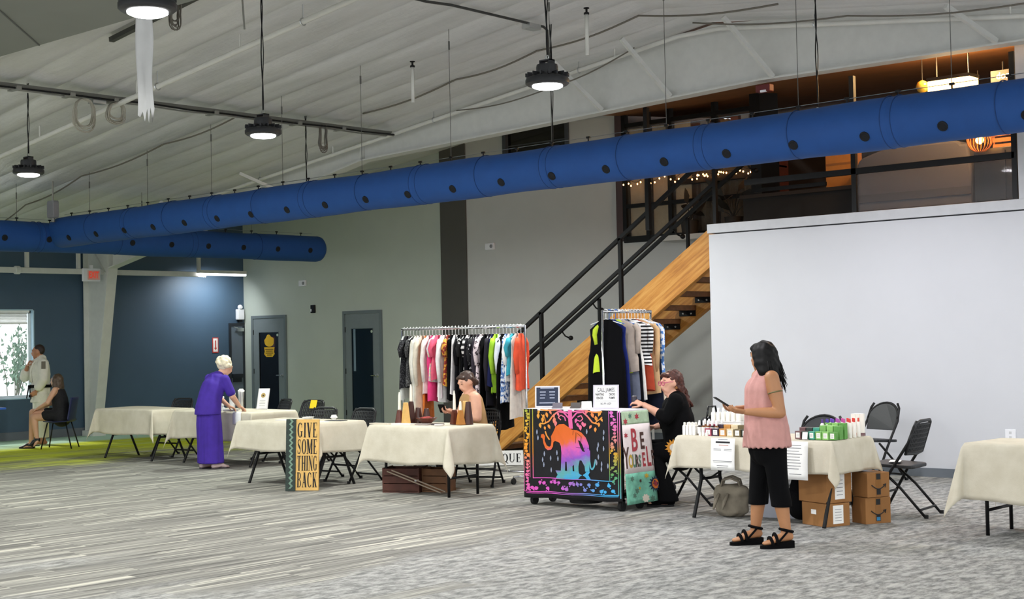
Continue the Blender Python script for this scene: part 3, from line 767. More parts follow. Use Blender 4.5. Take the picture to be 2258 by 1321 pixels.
high_bay(-11.34, 8.95, 'black high-bay lamp hanging above the purple-dressed person', tint=TM)
high_bay(-7.63, 8.95, 'black high-bay lamp hanging above the tapestry-draped cart', tint=TR)
high_bay(-7.58, 5.1, 'high-bay lamp at the top edge with white plastic hanging below', zt=4.6, tint=TM)
high_bay(-15.53, 13.0, 'high-bay lamp behind the blue duct above the folding chairs', tint=TL, z=3.66, power=95)
high_bay(-11.02, 13.0, 'high-bay lamp behind the blue duct above the clothes rack', tint=TM, z=3.68, power=85)
high_bay(-7.47, 13.0, 'high-bay lamp behind the blue duct above the soap table', tint=TR, z=3.70, power=50)
for x, y in ((-15.6, 5.1), (-11.4, 5.1), (-3.6, 5.1), (-7.5, 1.2), (-3.6, 1.2), (-3.6, 13.0), (0.3, 9.0), (0.3, 5.1)):
    high_bay(x, y, 'black high-bay lamp outside the view, %s row back, %s from the blue wall' % (ORD[int(y // 4)], ORD[int((x + 20) // 4)]), zt=4.6 if (y < 7.3 and x > -16.5) else None, tint=TM, group='high-bay lamps outside the view')

# torn strip of white plastic
b = MB(); rr = random.Random(2)
b.grid(lambda u, v: (-.062 + .124 * u + (.008 * math.sin(9 * v) if u < .5 else .007 * math.sin(13 * v + 1)) + .01 * v, .012 * math.sin(u * 7 + v * 5), -1.2 * v - (.06 * math.sin(u * 23) if v > .97 else 0)), 9, 22)
tag(b.build('plastic_strip', mat('white_plastic_film', '#c9c9c8', .6), smooth=True, loc=(-9.27, 6.2, 4.59), rot=(0, 0, math.radians(40)), solid=.004), 'torn strip of white plastic hanging behind the topmost lamp', 'plastic strip')

# ---------------------------------------------------------------- pipes, conduits and cables under the roof
M_pipe = mat('pipe_white', '#d9d9d2', .5)
M_cond = mat('conduit_grey', '#8f8f88', .45, metal=.3)
def sprinkler_pipe(y, dz, label, ups, r):
    d = thing('sprinkler_pipe', label, 'pipe', (0, y, 0))
    MB().tube([(x, 0, roof_z(x) - dz) for x in (-24.1, -20, -16, -13, -10.3, -9.7, -6, -2, 3.8)], r, 10).build('pipe_run', M_pipe, d, smooth=True)
    for x in ups:
        z = roof_z(x) - dz
        b = MB().tube([(x, 0, z), (x, 0, z + dz * .8)], .012, 6); b.build('riser', M_pipe, d)
    for x in (-22.5, -18.6, -14.6, -11.9, -8.4, -5):
        z = roof_z(x) - dz
        b = MB().tube([(x + r * 1.3 * math.cos(q), 0, z + r * 1.3 * math.sin(q)) for q in [2 * PI * i / 10 for i in range(10)]], .007, 5, closed=True)
        b = MB().tube([(x, r * 1.3 * math.cos(q), z + r * 1.3 * math.sin(q)) for q in [2 * PI * i / 10 for i in range(10)]], .008, 5, closed=True).tube([(x, 0, z + r), (x, 0, roof_z(x))], .006, 5); b.build('pipe_clamp', M_steel, d)
sprinkler_pipe(9.95, .22, 'white sprinkler pipe following the roof slope above the lamps', (-17.3, -13.0), .032)
sprinkler_pipe(14.6, .16, 'white sprinkler pipe running beside the steel rafter', (-16.8, -11.3, -6.1), .028)
def upright(x, y, z0, z1, label):
    d = thing('upright_sprinkler', label, 'sprinkler', (x, y, z0))
    MB().tube([(0, 0, 0), (0, 0, z1 - z0)], .022, 8).build('drop_pipe', M_pipe, d, smooth=True)
    MB().lathe([(.03, 0), (.03, .02), (.012, .03), (.012, .06), (.032, .065), (.032, .075)], 10, (0, 0, z1 - z0)).build('sprinkler_cap', M_black, d)
upright(-15.02, 9.95, 4.70, 5.16 - .16, 'upright white sprinkler stub beside the coiled cables')
upright(-12.55, 12.2, 4.55, 4.98, 'upright sprinkler stub above the long blue duct beside the thin wires')
upright(-9.9, 12.3, 4.75, 5.2, 'upright sprinkler stub just past the lamp above the cart')
# cable run
cr = thing('cable_run', 'strut with bundled conduits crossing under the roof', 'conduit', (-15.5, 0, 4.70))
MB().box(-.025, 7.4, .01, .025, 14.6, .05).build('strut_channel', mat('strut_grey', '#6d6d66', .5), cr)
for k, (dx, r, m) in enumerate(((-.05, .011, M_cond), (-.085, .009, M_offwhite), (.05, .010, M_cond), (.08, .012, M_black))):
    MB().tube([(dx + .01 * math.sin(i + k), 7.4 + .6 * i, .0 - .018 * abs(math.sin(i * 1.3 + k))) for i in range(13)], r, 6).build('conduit', m, cr, smooth=True)
for y in (8.6, 9.3, 9.9, 11.4, 12.8, 13.6): MB().box(-.11, y - .03, -.03, .11, y + .03, .012).build('conduit_clip', M_cond, cr)
MB().box(-.06, 9.6, -.07, .06, 9.78, .0).build('junction_box', M_steel, cr)
c2 = thing('cable_run', 'dark conduit on the roof leading to the lamp above the clothes rack', 'conduit', (-11.0, 0, 0))
MB().tube([(0.0, 10.2, roof_z(-11) - .10), (.02, 10.9, roof_z(-11) - .12), (0, 11.3, roof_z(-11) - .09), (0, 12.85, roof_z(-11) - .1), (-.01, 12.93, roof_z(-11) - .13), (-.01, 12.95, roof_z(-11) - .6)], .016, 8).build('conduit', mat('conduit_dark', '#3a3a37', .6), c2, smooth=True)
MB().box(-.07, 12.55, roof_z(-11) - .16, .05, 12.75, roof_z(-11) - .1).build('junction_box', M_steel, c2)
def loose_cable(pts, label, r=.008, m=None):
    P_ = []
    for a, c_ in zip(pts[:-1], pts[1:]):
        for i in range(8):
            t_ = i / 8; P_.append(Vector(a).lerp(Vector(c_), t_) + Vector((0, 0, -.05 * math.sin(PI * t_))))
    P_.append(Vector(pts[-1]))
    return tag(MB().tube(P_, r, 6).build('loose_cable', m or mat('cable_taupe', '#6f6a60', .6), smooth=True), label, 'cable')
loose_cable([(-23.9, 12.6, roof_z(-23.9) - .1), (-21.5, 12.1, roof_z(-21.5) - .12), (-19.5, 11.9, roof_z(-19.5) - .1), (-17.4, 11.95, roof_z(-17.4) - .09), (-15.6, 11.95, roof_z(-15.6) - .1)], 'drooping cable from the strut down towards the grey box', .011)
loose_cable([(-15.0, 13.6, roof_z(-15) - .07), (-13.2, 13.62, roof_z(-13.2) - .06), (-11.8, 13.65, roof_z(-11.8) - .06), (-10.2, 13.65, roof_z(-10.2) - .08), (-8.3, 13.65, roof_z(-8.3) - .08)], 'long dark cable stapled along the roof behind the lamp above the cart', .012)
loose_cable([(-13.9, 14.35, roof_z(-13.9) - .22), (-12.3, 14.35, roof_z(-12.3) - .35), (-10.8, 14.35, roof_z(-10.8) - .2)], 'slack brown cable looping beside the steel rafter', .009)
loose_cable([(-9.6, 13.9, roof_z(-9.6) - .2), (-7.6, 13.9, roof_z(-7.6) - .2), (-5.6, 13.9, roof_z(-5.6) - .15)], 'slack cable under the roof near the rafter braces', .01)
# coils of cable
def coil(x, y, z, R, n, label, seed, m, tall=1.0):
    r_ = random.Random(seed); b = MB()
    for k in range(n):
        a0 = r_.uniform(-.2, .2); q = R * r_.uniform(.8, 1.1); dx = r_.uniform(-.03, .03)
        b.tube([(dx + .02 * math.sin(i), q * math.sin(2 * PI * i / 18 + a0) * r_.uniform(.95, 1.02), -q * tall + q * tall * math.cos(2 * PI * i / 18 + a0)) for i in range(18)], .007, 5, closed=True)
    return tag(b.build('cable_coil', m, smooth=True, loc=(x, y, z)), label, 'cable coil')
M_cab = mat('cable_beige', '#a9a597', .6)
coil(-15.45, 9.48, 4.66, .15, 9, 'loose beige cable coil hanging under the strut, nearer the blue wall', 1, M_cab, 1.25)
coil(-15.45, 9.92, 4.66, .12, 11, 'tight beige cable coil hanging under the strut beside the sprinkler stub', 2, M_cab)
coil(-15.45, 13.25, 4.72, .075, 9, 'tall taupe cable coil hanging under the strut above the duct', 3, mat('cable_taupe', '#6f6a60', .6), 2.6)
coil(-12.0, 8.4, 5.18, .06, 7, 'taupe cable bundle hanging behind the white plastic strip', 4, mat('cable_taupe', '#6f6a60', .6), 3.0)
# dark strut near the top edge
ds_ = thing('dark_strut', 'dark metal strut fixed to the roof beside the white plastic strip', 'strut', (0, 8.75, 0))
MB().bar((-13.7, 0, roof_z(-13.7) - .08), (-11.0, 0, roof_z(-11.0) - .08), .06, .05).build('channel', mat('strut_dark', '#3e3f3c', .5), ds_)
MB().tube([(-11.4, 0, roof_z(-11.4) - .1), (-11.38, .02, roof_z(-11.4) - .62)], .01, 6).build('hanging_rod', M_cond, ds_)
# grey box where the two ducts meet
gb = thing('grey_box', 'rounded grey plastic box hanging where the two ducts meet', 'box', (-20.1, 11.72, 3.66))
MB().prism(rrect(-.12, 0, .12, .27, .04), lambda a, c_, q: (a * .8, q, c_), .1).build('case', mat('grey_plastic', '#8b8b90', .5), gb, bevel=.01)
MB().tube([(0, .05, .27), (0, .05, roof_z(-20.1) - 3.66)], .014, 6).build('perforated_strap', M_cond, gb)
MB().tube([(0, .05, 0), (0, .05, -.06)], .03, 8).build('bracket', M_cond, gb)

# white strut pipe along the blue wall with the lit batten at its end
be = thing('strut_beam', 'white horizontal pipe hung along the blue wall', 'pipe', (-23.7, 0, 3.06))
MB().box(-.035, 8, -.05, .035, 17.2, .05).build('beam', M_offwhite, be, bevel=.01)
for y in (9.4, 11.6, 13.35, 14.38, 17.05): MB().box(-.03, y - .03, .05, .03, y + .03, 1.0 - .2).build('hanger', M_offwhite, be)
MB().tube([(0, 13.12, 0), (0, 13.2, 0)], .075, 12).build('coupling', M_offwhite, be)
ba = thing('batten_light', 'lit white batten light at the end of the wall pipe', 'ceiling light', (-23.62, 17.5, 3.08))
MB().box(-.06, -.52, 0, .06, .62, .06).build('housing', M_offwhite, ba); MB().box(-.055, -.51, -.04, .055, .61, 0).build('diffuser', mat('batten_glow', '#ffffff', .4, emit=4.5), ba)
L = bpy.data.lights.new('batten_lamp', 'AREA'); L.shape = 'RECTANGLE'; L.size = .1; L.size_y = .9; L.energy = 22; L.spread = 2.6; L.color = (.92, .97, 1)
o = bpy.data.objects.new('batten_lamp', L); COL.objects.link(o); o.parent = ba; o.location = (-.02, 0, -.055); o.rotation_euler = (0, math.radians(38), 0)

# wall fixtures
ex = thing('exit_sign', 'white exit sign with red EXIT lettering under the wall pipe', 'sign', (-23.66, 14.62, 2.88), rz=0)
MB().box(-.03, -.18, -.0, .03, .18, .24).build('case', M_white, ex, bevel=.01)
MB().box(.03, -.09, .03, .034, .16, .2).build('face', mat('exit_pink', '#f0b4a6', .5), ex)
text_mesh('lettering', 'EXIT', .17, mat('exit_red', '#d8402c', .5, emit=.4), ex, lambda x, y: (.037, x + .035, y + .115), .58, bold=.004)
MB().box(-.02, -.03, .24, .02, .03, .3).build('mount', M_white, ex)
el = thing('emergency_light', 'white emergency light with round lamp beside the dark door', 'emergency light', (XL, 18.45, 2.17))
MB().box(0, -.07, .0, .09, .1, .22).build('case', M_white, el, bevel=.015)
MB().lathe([(.05, 0), (.055, .03), (.03, .07)], 12, (.05, 0, .26), Matrix.Rotation(PI / 2, 3, 'Y')).build('lamp_head', M_white, el, smooth='auto'); MB().box(.01, -.03, -.05, .07, .06, 0).build('base', M_black, el)
fs = thing('extinguisher_sign', 'tall red and white extinguisher arrow sign on the blue wall', 'sign', (XL + .004, 17.86, 1.5))
MB().box(0, -.075, 0, .006, .075, .31).build('plate', mat('sign_red', '#c6463c', .5), fs)
MB().box(.006, -.055, .02, .008, .055, .29).build('panel', M_paper, fs)
MB().prism([(0, .05), (.035, .1), (.014, .1), (.014, .25), (-.014, .25), (-.014, .1), (-.035, .1)], lambda a, c_, q: (.008 + q, a, c_), .002).build('arrow', mat('sign_red', '#c6463c', .5), fs)
for x, z, lb in ((-22.36, 2.85, 'white alarm strobe on the sage wall above the black reader'), (-17.24, 3.29, 'white alarm strobe high on the grey wall beside the charcoal band')):
    d = thing('wall_strobe', lb, 'alarm', (x, YB, z))
    MB().box(-.1, -.05, -.06, .1, 0, .06).build('case', M_white, d, bevel=.008)
    MB().lathe([(.032, 0), (.032, .01), (.015, .015)], 12, (.05, -.05, 0), Matrix.Rotation(PI / 2, 3, 'X')).build('sounder', mat('grey_plastic', '#8b8b90', .5), d)
d = thing('wall_reader', 'small black card reader box between the two grey doors', 'reader', (-22.06, YB, 2.33))
MB().box(-.06, -.04, -.08, .06, 0, .08).build('case', M_black, d, bevel=.01); MB().box(-.055, -.045, -.05, -.02, -.04, .0).build('window', M_white, d)
d = thing('wall_outlet', 'white double outlet on the cool white wall', 'outlet', (-6.53, YW, .5))
MB().box(-.06, -.008, -.06, .06, 0, .06).build('plate', M_white, d, bevel=.003)
for z in (-.025, .025): MB().box(-.014, -.011, z - .014, .014, -.008, z + .014).build('socket', mat('socket_grey', '#c9c9cc', .5), d)
# ---------------------------------------------------------------- folding tables and cloths
M_linen = bpy.data.materials.new('ivory_linen'); t = NT(M_linen)
v_ = t.coord(); cr_ = t.noise(v_, 5.0, 4, .6); wv_ = t.noise(t.coord((1, 1, 1)), 160.0, 2)
t.l(t.ramp(cr_, [(.3, rgb('#c4bca9')), (.7, rgb('#d3ccbb'))]), t.bsdf.inputs['Base Color'])
t.bsdf.inputs['Roughness'].default_value = .9
t.bump(t.math('ADD', cr_, t.math('MULTIPLY', wv_, .25)), .35, .012)
M_ttop = mat('table_top_grey', '#a7a7a3', .6)
def cloth_mesh(a, b_, h, seed, bulge=.22):
    r = random.Random(seed); ph = [r.uniform(0, 6.28) for _ in range(8)]
    def axis(L):
        n = max(10, int(L / .09)); m = 12
        return [-h + h * i / m for i in range(m)] + [L * i / n for i in range(n + 1)] + [L + h * (i + 1) / m for i in range(m)]
    S, T = axis(a), axis(b_)
    hem = {}
    mb = MB(); vs = []
    for tt in T:
        for ss in S:
            cx = min(max(ss, 0), a); cy = min(max(tt, 0), b_)
            dx = ss - cx; dy = tt - cy; d = math.hypot(dx, dy)
            if d < 1e-6:
                vs.append((cx, cy, .0035 * math.sin(3.1 * cx + ph[0]) * math.sin(4.3 * cy + ph[1]))); continue
            ux, uy = dx / d, dy / d
            c2 = abs(2 * ux * uy)                       # 0 on the sides, 1 on the corner diagonal
            along = cx if abs(uy) > abs(ux) else cy
            k = d / h
            wav = (.016 * math.sin(9 * along + ph[2 + (dy > 0)]) + .009 * math.sin(21 * along + ph[4 + (dx > 0)])) * k
            out = .016 * (1 - math.exp(-d / .015)) + d * (.035 + bulge * c2) + wav * (1 - c2)
            # the corner point twists into a cone fold
            tw = .25 * c2 * k * math.sin(4 * math.atan2(abs(dy), abs(dx)) + ph[6]) * .12
            px, py = cx + ux * out - uy * tw, cy + uy * out + ux * tw
            dz = d * (1 - .06 * c2) * (1 + .03 * math.sin(5 * along + ph[7]))
            vs.append((px, py, -max(0, dz - .012)))
    n = len(S); fs = [(j * n + i, j * n + i + 1, (j + 1) * n + i + 1, (j + 1) * n + i) for j in range(len(T) - 1) for i in range(n - 1)]
    return mb.add(vs, fs)
def table(x0, x1, y0, y1, hang, seed, lab, clab, style='A'):
    a, b_ = x1 - x0, y1 - y0
    d = thing('folding_table', lab, 'table', (x0, y0, 0), group='folding tables')
    MB().box(0.0, 0.0, .69, a, b_, .735).build('tabletop', M_ttop, d, bevel=.01)
    for x in (.12, a - .12):
        yc = b_ / 2
        for sgn in (-1, 1):
            if style == 'A':
                MB().tube([(x, yc + sgn * .15, .69), (x, yc + sgn * .15, .34), (x + (.0 if x < a / 2 else 0), yc + sgn * (b_ / 2 - .06), .012), (x, yc + sgn * (b_ / 2 - .055), 0)], .017, 8).build('leg', M_black, d, smooth=True)
            else:
                MB().tube([(x, yc + sgn * (b_ / 2 - .12), .69), (x, yc + sgn * (b_ / 2 - .12), 0)], .016, 8).build('leg', M_black, d, smooth=True)
        MB().tube([(x, yc - .15, .34), (x, yc + .15, .34)] if style == 'A' else [(x, yc - b_ / 2 + .12, .2), (x, yc + b_ / 2 - .12, .2)], .013, 8).build('crossbar', M_black, d, smooth=True)
        MB().tube([(x, yc, .34 if style == 'A' else .45), (a / 2 + (.08 if x > a / 2 else -.08), yc, .68)], .009, 6).build('brace', M_black, d)
    c = cloth_mesh(a, b_, hang, seed).build('tablecloth', M_linen, smooth=True, loc=(x0, y0, .742), solid=.0025)
    tag(c, clab, 'tablecloth', 'ivory tablecloths')
    return d
table(-19.15, -17.7, 11.9, 12.6, .38, 1, 'folding table nearest the blue wall under an ivory cloth', 'ivory cloth on the empty table nearest the blue wall')
table(-17.3, -15.55, 12.0, 12.75, .40, 2, 'folding table where the purple-dressed person stands', 'ivory cloth on the table beside the purple-dressed person')
table(-14.05, -12.6, 10.65, 11.35, .35, 3, 'folding table behind the GIVE SOME THING BACK sign', 'ivory cloth on the table behind the GIVE SOME THING BACK sign')
table(-11.8, -10.6, 10.72, 11.4, .41, 4, 'folding table carrying the wooden candle holders', 'ivory cloth on the table with the wooden candle holders', 'S')
table(-7.72, -6.15, 10.78, 11.45, .30, 5, 'folding table carrying the soaps and bottles', 'ivory cloth under the soaps and bottles')
table(-5.1, -3.6, 11.05, 11.75, .47, 6, 'empty folding table in front of the white wall outlet', 'ivory cloth on the empty table in front of the outlet', 'S')

# ---------------------------------------------------------------- folding chairs
M_seat = mat('chair_black_plastic', '#202226', .5, bump=.1)
def folding_chair(solid=False):
    d = thing('folding_chair', 'x', 'chair', (0, 0, 0), group='black folding chairs')
    up = lambda s: Vector((0, -.23 + s * .48, s * .86))
    for sx in (-1, 1):
        X = sx * .225
        MB().tube([(X, -.24, 0), (X, -.02, .40), (X * .98, .15, .66), (X * .9, .2, .80), (X * .75, .215, .85)], .0135, 8).build('front_leg', M_black, d, smooth=True)
        MB().tube([(X * .9, .29, 0), (X * .9, .06, .26), (X * .9, -.13, .43)], .0125, 8).build('rear_leg', M_black, d, smooth=True)
        MB().lathe([(.02, 0), (.02, .03)], 8, (X, -.24, 0)).build('foot_cap', M_rubber, d)
        MB().lathe([(.02, 0), (.02, .03)], 8, (X * .9, .29, 0)).build('foot_cap', M_rubber, d)
    MB().tube([(-.2, .235, .07), (.2, .235, .07)], .011, 8).build('rear_crossbar', M_black, d)
    MB().tube([(-.225, -.13, .20), (.225, -.13, .20)], .011, 8).build('front_crossbar', M_black, d)
    prof = rrect(-.215, -.2, .215, .2, .07)
    MB().prism(prof, lambda a, c_, q: (a, c_ - .02, .435 + q - .03 * (c_ + .2) ** 2 * 4 + .01), .03).build('seat', M_seat, d, bevel=.008)
    # backrest
    def bp(a, c_, q=0):   # a across, c up the back 0..1
        y = .125 + .095 * c_ + .025 * (1 - (a / .22) ** 2); z = .56 + .29 * c_
        return (a, y - q, z)
    if solid:
        ol = rrect(-.2, .0, .2, .84, .12) if False else [(-.205, 0), (.205, 0), (.21, .45)] + arc(.0, .45, .21, 0, 180, 14, .55)[1:-1] + [(-.21, .45)]
        b = MB(); b.prism(ol, lambda a, c_, q: bp(a, c_, q), .018); b.build('backrest', M_seat, d, bevel=.006)
        MB().prism([(-.055, .84), (.055, .84)] + arc(0, .84, .055, 0, -180, 8, .12)[1:-1], lambda a, c_, q: bp(a, c_, .0186 + q), .002).build('hand_hole', mat('hole_pale', '#cfd0d6', .7), d)
        MB().tube([bp(.215 * math.cos(q), .42 + .6 * math.sin(q), .009) for q in [PI * i / 14 for i in range(15)]], .014, 8).build('back_tube', M_black, d, smooth=True)
    else:
        b = MB()
        for i in range(15):
            a = -.196 + .028 * i; top = .93 - .5 * (abs(a) / .2) ** 6 * .25
            b.add([bp(a - .0065, 0, 0), bp(a + .0065, 0, 0), bp(a + .0065, top, 0), bp(a - .0065, top, 0), bp(a - .0065, 0, .012), bp(a + .0065, 0, .012), bp(a + .0065, top, .012), bp(a - .0065, top, .012)],
                  [(0, 3, 2, 1), (4, 5, 6, 7), (0, 1, 5, 4), (1, 2, 6, 5), (2, 3, 7, 6), (3, 0, 4, 7)])
        for j in range(7):
            c_ = .04 + .14 * j; 
            b.grid(lambda u, v: bp(-.2 + .4 * u, c_ - .02 + .04 * v, .013), 9, 2)
            b.grid(lambda u, v: bp(-.2 + .4 * u, c_ + .02 - .04 * v, -.001), 9, 2)
        b.build('perforated_back', M_seat, d)
        MB().tube([bp(-.21, 0, .006), bp(-.215, .5, .006), bp(-.19, .92, .006), bp(-.12, 1.0, .006), bp(.12, 1.0, .006), bp(.19, .92, .006), bp(.215, .5, .006), bp(.21, 0, .006), bp(0, -.03, .006)], .015, 8, closed=True).build('back_frame', M_seat, d, smooth=True)
    return d
CH = [(-18.42, 12.75, .15, 0, 'black folding chair peeking above the table nearest the blue wall'),
      (-16.42, 13.05, -.3, 0, 'black folding chair behind the table stand sign with the crest'),
      (-15.62, 12.95, .1, 0, 'black folding chair with a yellow card over its back'),
      (-13.68, 11.5, .12, 0, 'black folding chair behind the GIVE sign table, nearer the blue wall'),
      (-13.0, 11.52, -.05, 0, 'black folding chair behind the GIVE sign table, nearer the clothes rack'),
      (-11.33, 11.95, .45, 0, 'black folding chair under the person in the tan top'),
      (-8.28, 11.75, -1.3, 0, 'black folding chair under the red-haired person'),
      (-6.17, 12.05, -1.45, 0, 'black folding chair turned sideways at the end of the soap table'),
      (-7.8, 14.6, -.25, 1, 'black solid-backed folding chair against the white wall'),
      (-7.1, 12.12, .05, 1, 'black solid-backed folding chair half hidden behind the green soaps')]
protos = {}
for x, y, rz, sol, lab in CH:
    if sol not in protos:
        protos[sol] = c = folding_chair(bool(sol)); KIDS[c] = list(c.children)
    else:
        c = copy_tree(protos[sol])
    c.location = (x, y, 0); c.rotation_euler = (0, 0, rz); c['label'] = lab
tag(MB().box(-.06, -.003, -.06, .06, .003, .06).build('yellow_card', mat('yellow_card_mat', '#e8c51e', .6), loc=(-15.6, 13.12, .80), rot=(-.3, 0, .1)), 'small yellow card hung on a chair back', 'card')
tag(MB().box(-.05, -.1, 0, .05, .1, .002).build('white_slip', M_paper, loc=(-6.2, 12.0, .482), rot=(0, 0, .4)), 'white paper slip lying on the sideways chair seat', 'paper')

# blue shell chair and blue table at the far end
M_bshell = mat('navy_shell', '#1a2352', .45)
d = thing('shell_chair', 'navy plastic shell chair under the seated person in black', 'chair', (-21.65, 12.75, 0), rz=math.radians(-48))
def shell(u, v):
    # v: 0 seat front -> 1 back top ; u across
    a = (u - .5) * 2; w = .22 if v < .5 else .22 - .02 * (v - .5)
    if v < .5: y = -.2 + .42 * v / .5; z = .44 - .015 * math.sin(v / .5 * PI)
    else: k = (v - .5) / .5; y = .22 + .07 * k; z = .44 + .40 * k
    return (a * w, y - .03 * a * a * (v > .5), z + .02 * a * a * (v <= .5))
MB().grid(shell, 9, 17).build('shell', M_bshell, d, smooth=True, solid=.012)
for sx in (-1, 1):
    for fy, ty in ((-.24, -.15), (.26, .15)):
        MB().tube([(sx * .15, ty, .43), (sx * .21, fy, 0)], .011, 8).build('leg', M_black, d, smooth=True)
MB().tube([(-.15, -.15, .425), (.15, -.15, .425), (.15, .15, .425), (-.15, .15, .425)], .01, 6, closed=True).build('seat_frame', M_black, d)
d = thing('blue_table', 'bright blue table edge at the far end below the window', 'table', (-21.9, 11.3, 0))
MB().box(-.6, -.9, .70, .6, .32, .735).build('tabletop', mat('blue_laminate', '#2c5fc0', .4), d, bevel=.01)
for x in (-.5, .5):
    for y in (-.8, .2): MB().tube([(x, y, 0), (x, y, .7)], .018, 8).build('leg', M_black, d)

# ---------------------------------------------------------------- GIVE SOME THING BACK board, serif letters
def ringp(cx, cy, rx, ry, tx, ty, a0, a1, n=22):
    out = []
    for i in range(n):
        q = []
        for k, (RX, RY_) in ((i, (rx, ry)), (i + 1, (rx, ry)), (i + 1, (rx - tx, ry - ty)), (i, (rx - tx, ry - ty))):
            a = math.radians(a0 + (a1 - a0) * k / n); q.append((cx + RX * math.cos(a), cy + RY_ * math.sin(a)))
        out.append(q)
    return out
def R_(x0, y0, x1, y1): return [(x0, y0), (x1, y0), (x1, y1), (x0, y1)]
def dg(x0, y0, x1, y1, w): return [(x0 - w / 2, y0), (x0 + w / 2, y0), (x1 + w / 2, y1), (x1 - w / 2, y1)]
def stem(x, w=.26, s=.08): return [R_(x, 0, x + w, 1), R_(x - s, 0, x + w + s, .035), R_(x - s, .965, x + w + s, 1)]
def thinstem(x, w=.08, s=.1): return stem(x, w, s)
def serif(ch):
    if ch == 'I': return stem(.4)
    if ch == 'E': return stem(.14) + [R_(.34, .955, .88, 1), R_(.34, 0, .9, .045), R_(.34, .49, .68, .535), R_(.82, .80, .88, 1), R_(.84, 0, .9, .22), R_(.62, .40, .68, .62)]
    if ch == 'V': return [dg(.2, 1, .53, 0, .3), dg(.84, 1, .53, 0, .09), R_(0, .965, .38, 1), R_(.68, .965, 1, 1)]
    if ch == 'A': return [dg(.8, 0, .5, 1, .3), dg(.16, 0, .47, 1, .09), R_(.28, .3, .72, .345), R_(0, 0, .32, .035), R_(.62, 0, 1, .035)]
    if ch == 'T': return [R_(.37, 0, .63, 1), R_(.04, .955, .96, 1), R_(.04, .78, .09, 1), R_(.91, .78, .96, 1), R_(.28, 0, .72, .035)]
    if ch == 'H': return stem(.1) + stem(.7) + [R_(.3, .48, .7, .53)]
    if ch == 'N': return thinstem(.1) + thinstem(.82) + [dg(.22, 1, .83, 0, .26)]
    if ch == 'M': return thinstem(.07) + [R_(.72, 0, .95, 1), R_(.66, 0, 1, .035), R_(.74, .965, 1, 1), dg(.19, 1, .48, .05, .24), dg(.80, 1, .48, .05, .08)]
    if ch == 'B': return [R_(.12, 0, .38, 1), R_(.05, 0, .5, .04), R_(.05, .96, .5, 1), R_(.3, .5, .5, .54)] + ringp(.48, .765, .36, .235, .19, .04, -90, 90) + ringp(.48, .26, .42, .26, .2, .04, -90, 90)
    if ch == 'K': return stem(.12) + [dg(.38, .45, .84, 1, .08), dg(.48, .56, .83, 0, .28), R_(.68, .965, 1, 1), R_(.66, 0, 1, .035)]
    if ch == 'O': return ringp(.5, .5, .48, .51, .25, .04, 0, 360, 30)
    if ch == 'Q': return ringp(.5, .5, .48, .51, .25, .04, 0, 360, 30) + [dg(.55, .12, .95, -.16, .16)]
    if ch == 'C': return ringp(.52, .5, .48, .51, .26, .04, 48, 312) + [R_(.80, .66, .86, .98), R_(.82, .05, .88, .2)]
    if ch == 'G': return ringp(.5, .5, .48, .51, .26, .04, 48, 325) + [R_(.78, .66, .84, .98), R_(.68, .06, .88, .42), R_(.58, .38, .98, .42)]
    if ch == 'U': return [R_(.12, .3, .32, 1), R_(.02, .965, .42, 1), R_(.78, .3, .86, 1), R_(.68, .965, .98, 1)] + ringp(.49, .3, .37, .32, .14, .06, 180, 360)
    if ch == 'S':
        pts = [(.82, .78, .05), (.74, .93, .07), (.5, .975, .06), (.25, .89, .13), (.2, .73, .18), (.38, .58, .2), (.6, .46, .21), (.78, .31, .18), (.74, .12, .13), (.5, .025, .06), (.24, .08, .07), (.15, .25, .05)]
        out = []
        for (x, y, w), (x2, y2, w2) in zip(pts[:-1], pts[1:]):
            dx, dy = x2 - x, y2 - y; l = math.hypot(dx, dy); nx, ny = -dy / l, dx / l
            out.append([(x - nx * w / 2, y - ny * w / 2), (x2 - nx * w2 / 2, y2 - ny * w2 / 2), (x2 + nx * w2 / 2, y2 + ny * w2 / 2), (x + nx * w / 2, y + ny * w / 2)])
        return out + [R_(.8, .72, .85, .98), R_(.12, .02, .17, .28)]
    return []
def serif_text(word, x0, x1, y0, y1, fn, m, parent, name='lettering'):
    wts = {'I': .55, 'M': 1.25, 'S': .85, 'E': .9}
    W = [wts.get(c, 1.0) for c in word]; tot = sum(W) + .1 * (len(W) - 1); u = (x1 - x0) / tot; x = x0
    for c, w in zip(word, W):
        b = MB()
        for poly in serif(c):
            if c == 'I': poly = [((px - .5) / .55 + .5, py) for px, py in poly]
            b.add([fn(x + px * w * u, y0 + py * (y1 - y0)) for px, py in poly], [tuple(range(len(poly)))])
        b.build(name, m, parent); x += (w + .1) * u
bo = thing('lettered_board', 'tall yellow board reading GIVE SOME THING BACK leaning on a table', 'sign', (-12.60, 10.42, 0), rz=math.radians(31))
lean = math.radians(5)
def bf(x, z, o=0): return (x, z * math.sin(lean) - o, z * math.cos(lean))
def slab(b, x0, x1, z0, z1, o0, o1):
    b.add([bf(x, z, o) for o in (o0, o1) for x, z in ((x0, z0), (x1, z0), (x1, z1), (x0, z1))], [(0, 3, 2, 1), (4, 5, 6, 7), (0, 1, 5, 4), (1, 2, 6, 5), (2, 3, 7, 6), (3, 0, 4, 7)])
b = MB(); slab(b, -.19, .18, .01, .80, -.03, 0); b.build('panel', mat('board_ochre', '#d8ad62', .6, var=.12, vscale=5), bo)
b = MB(); slab(b, -.20, -.085, .005, .805, -.032, .012); b.build('side_strip', mat('strip_dark_green', '#20302a', .6, var=.4, vscale=30), bo)
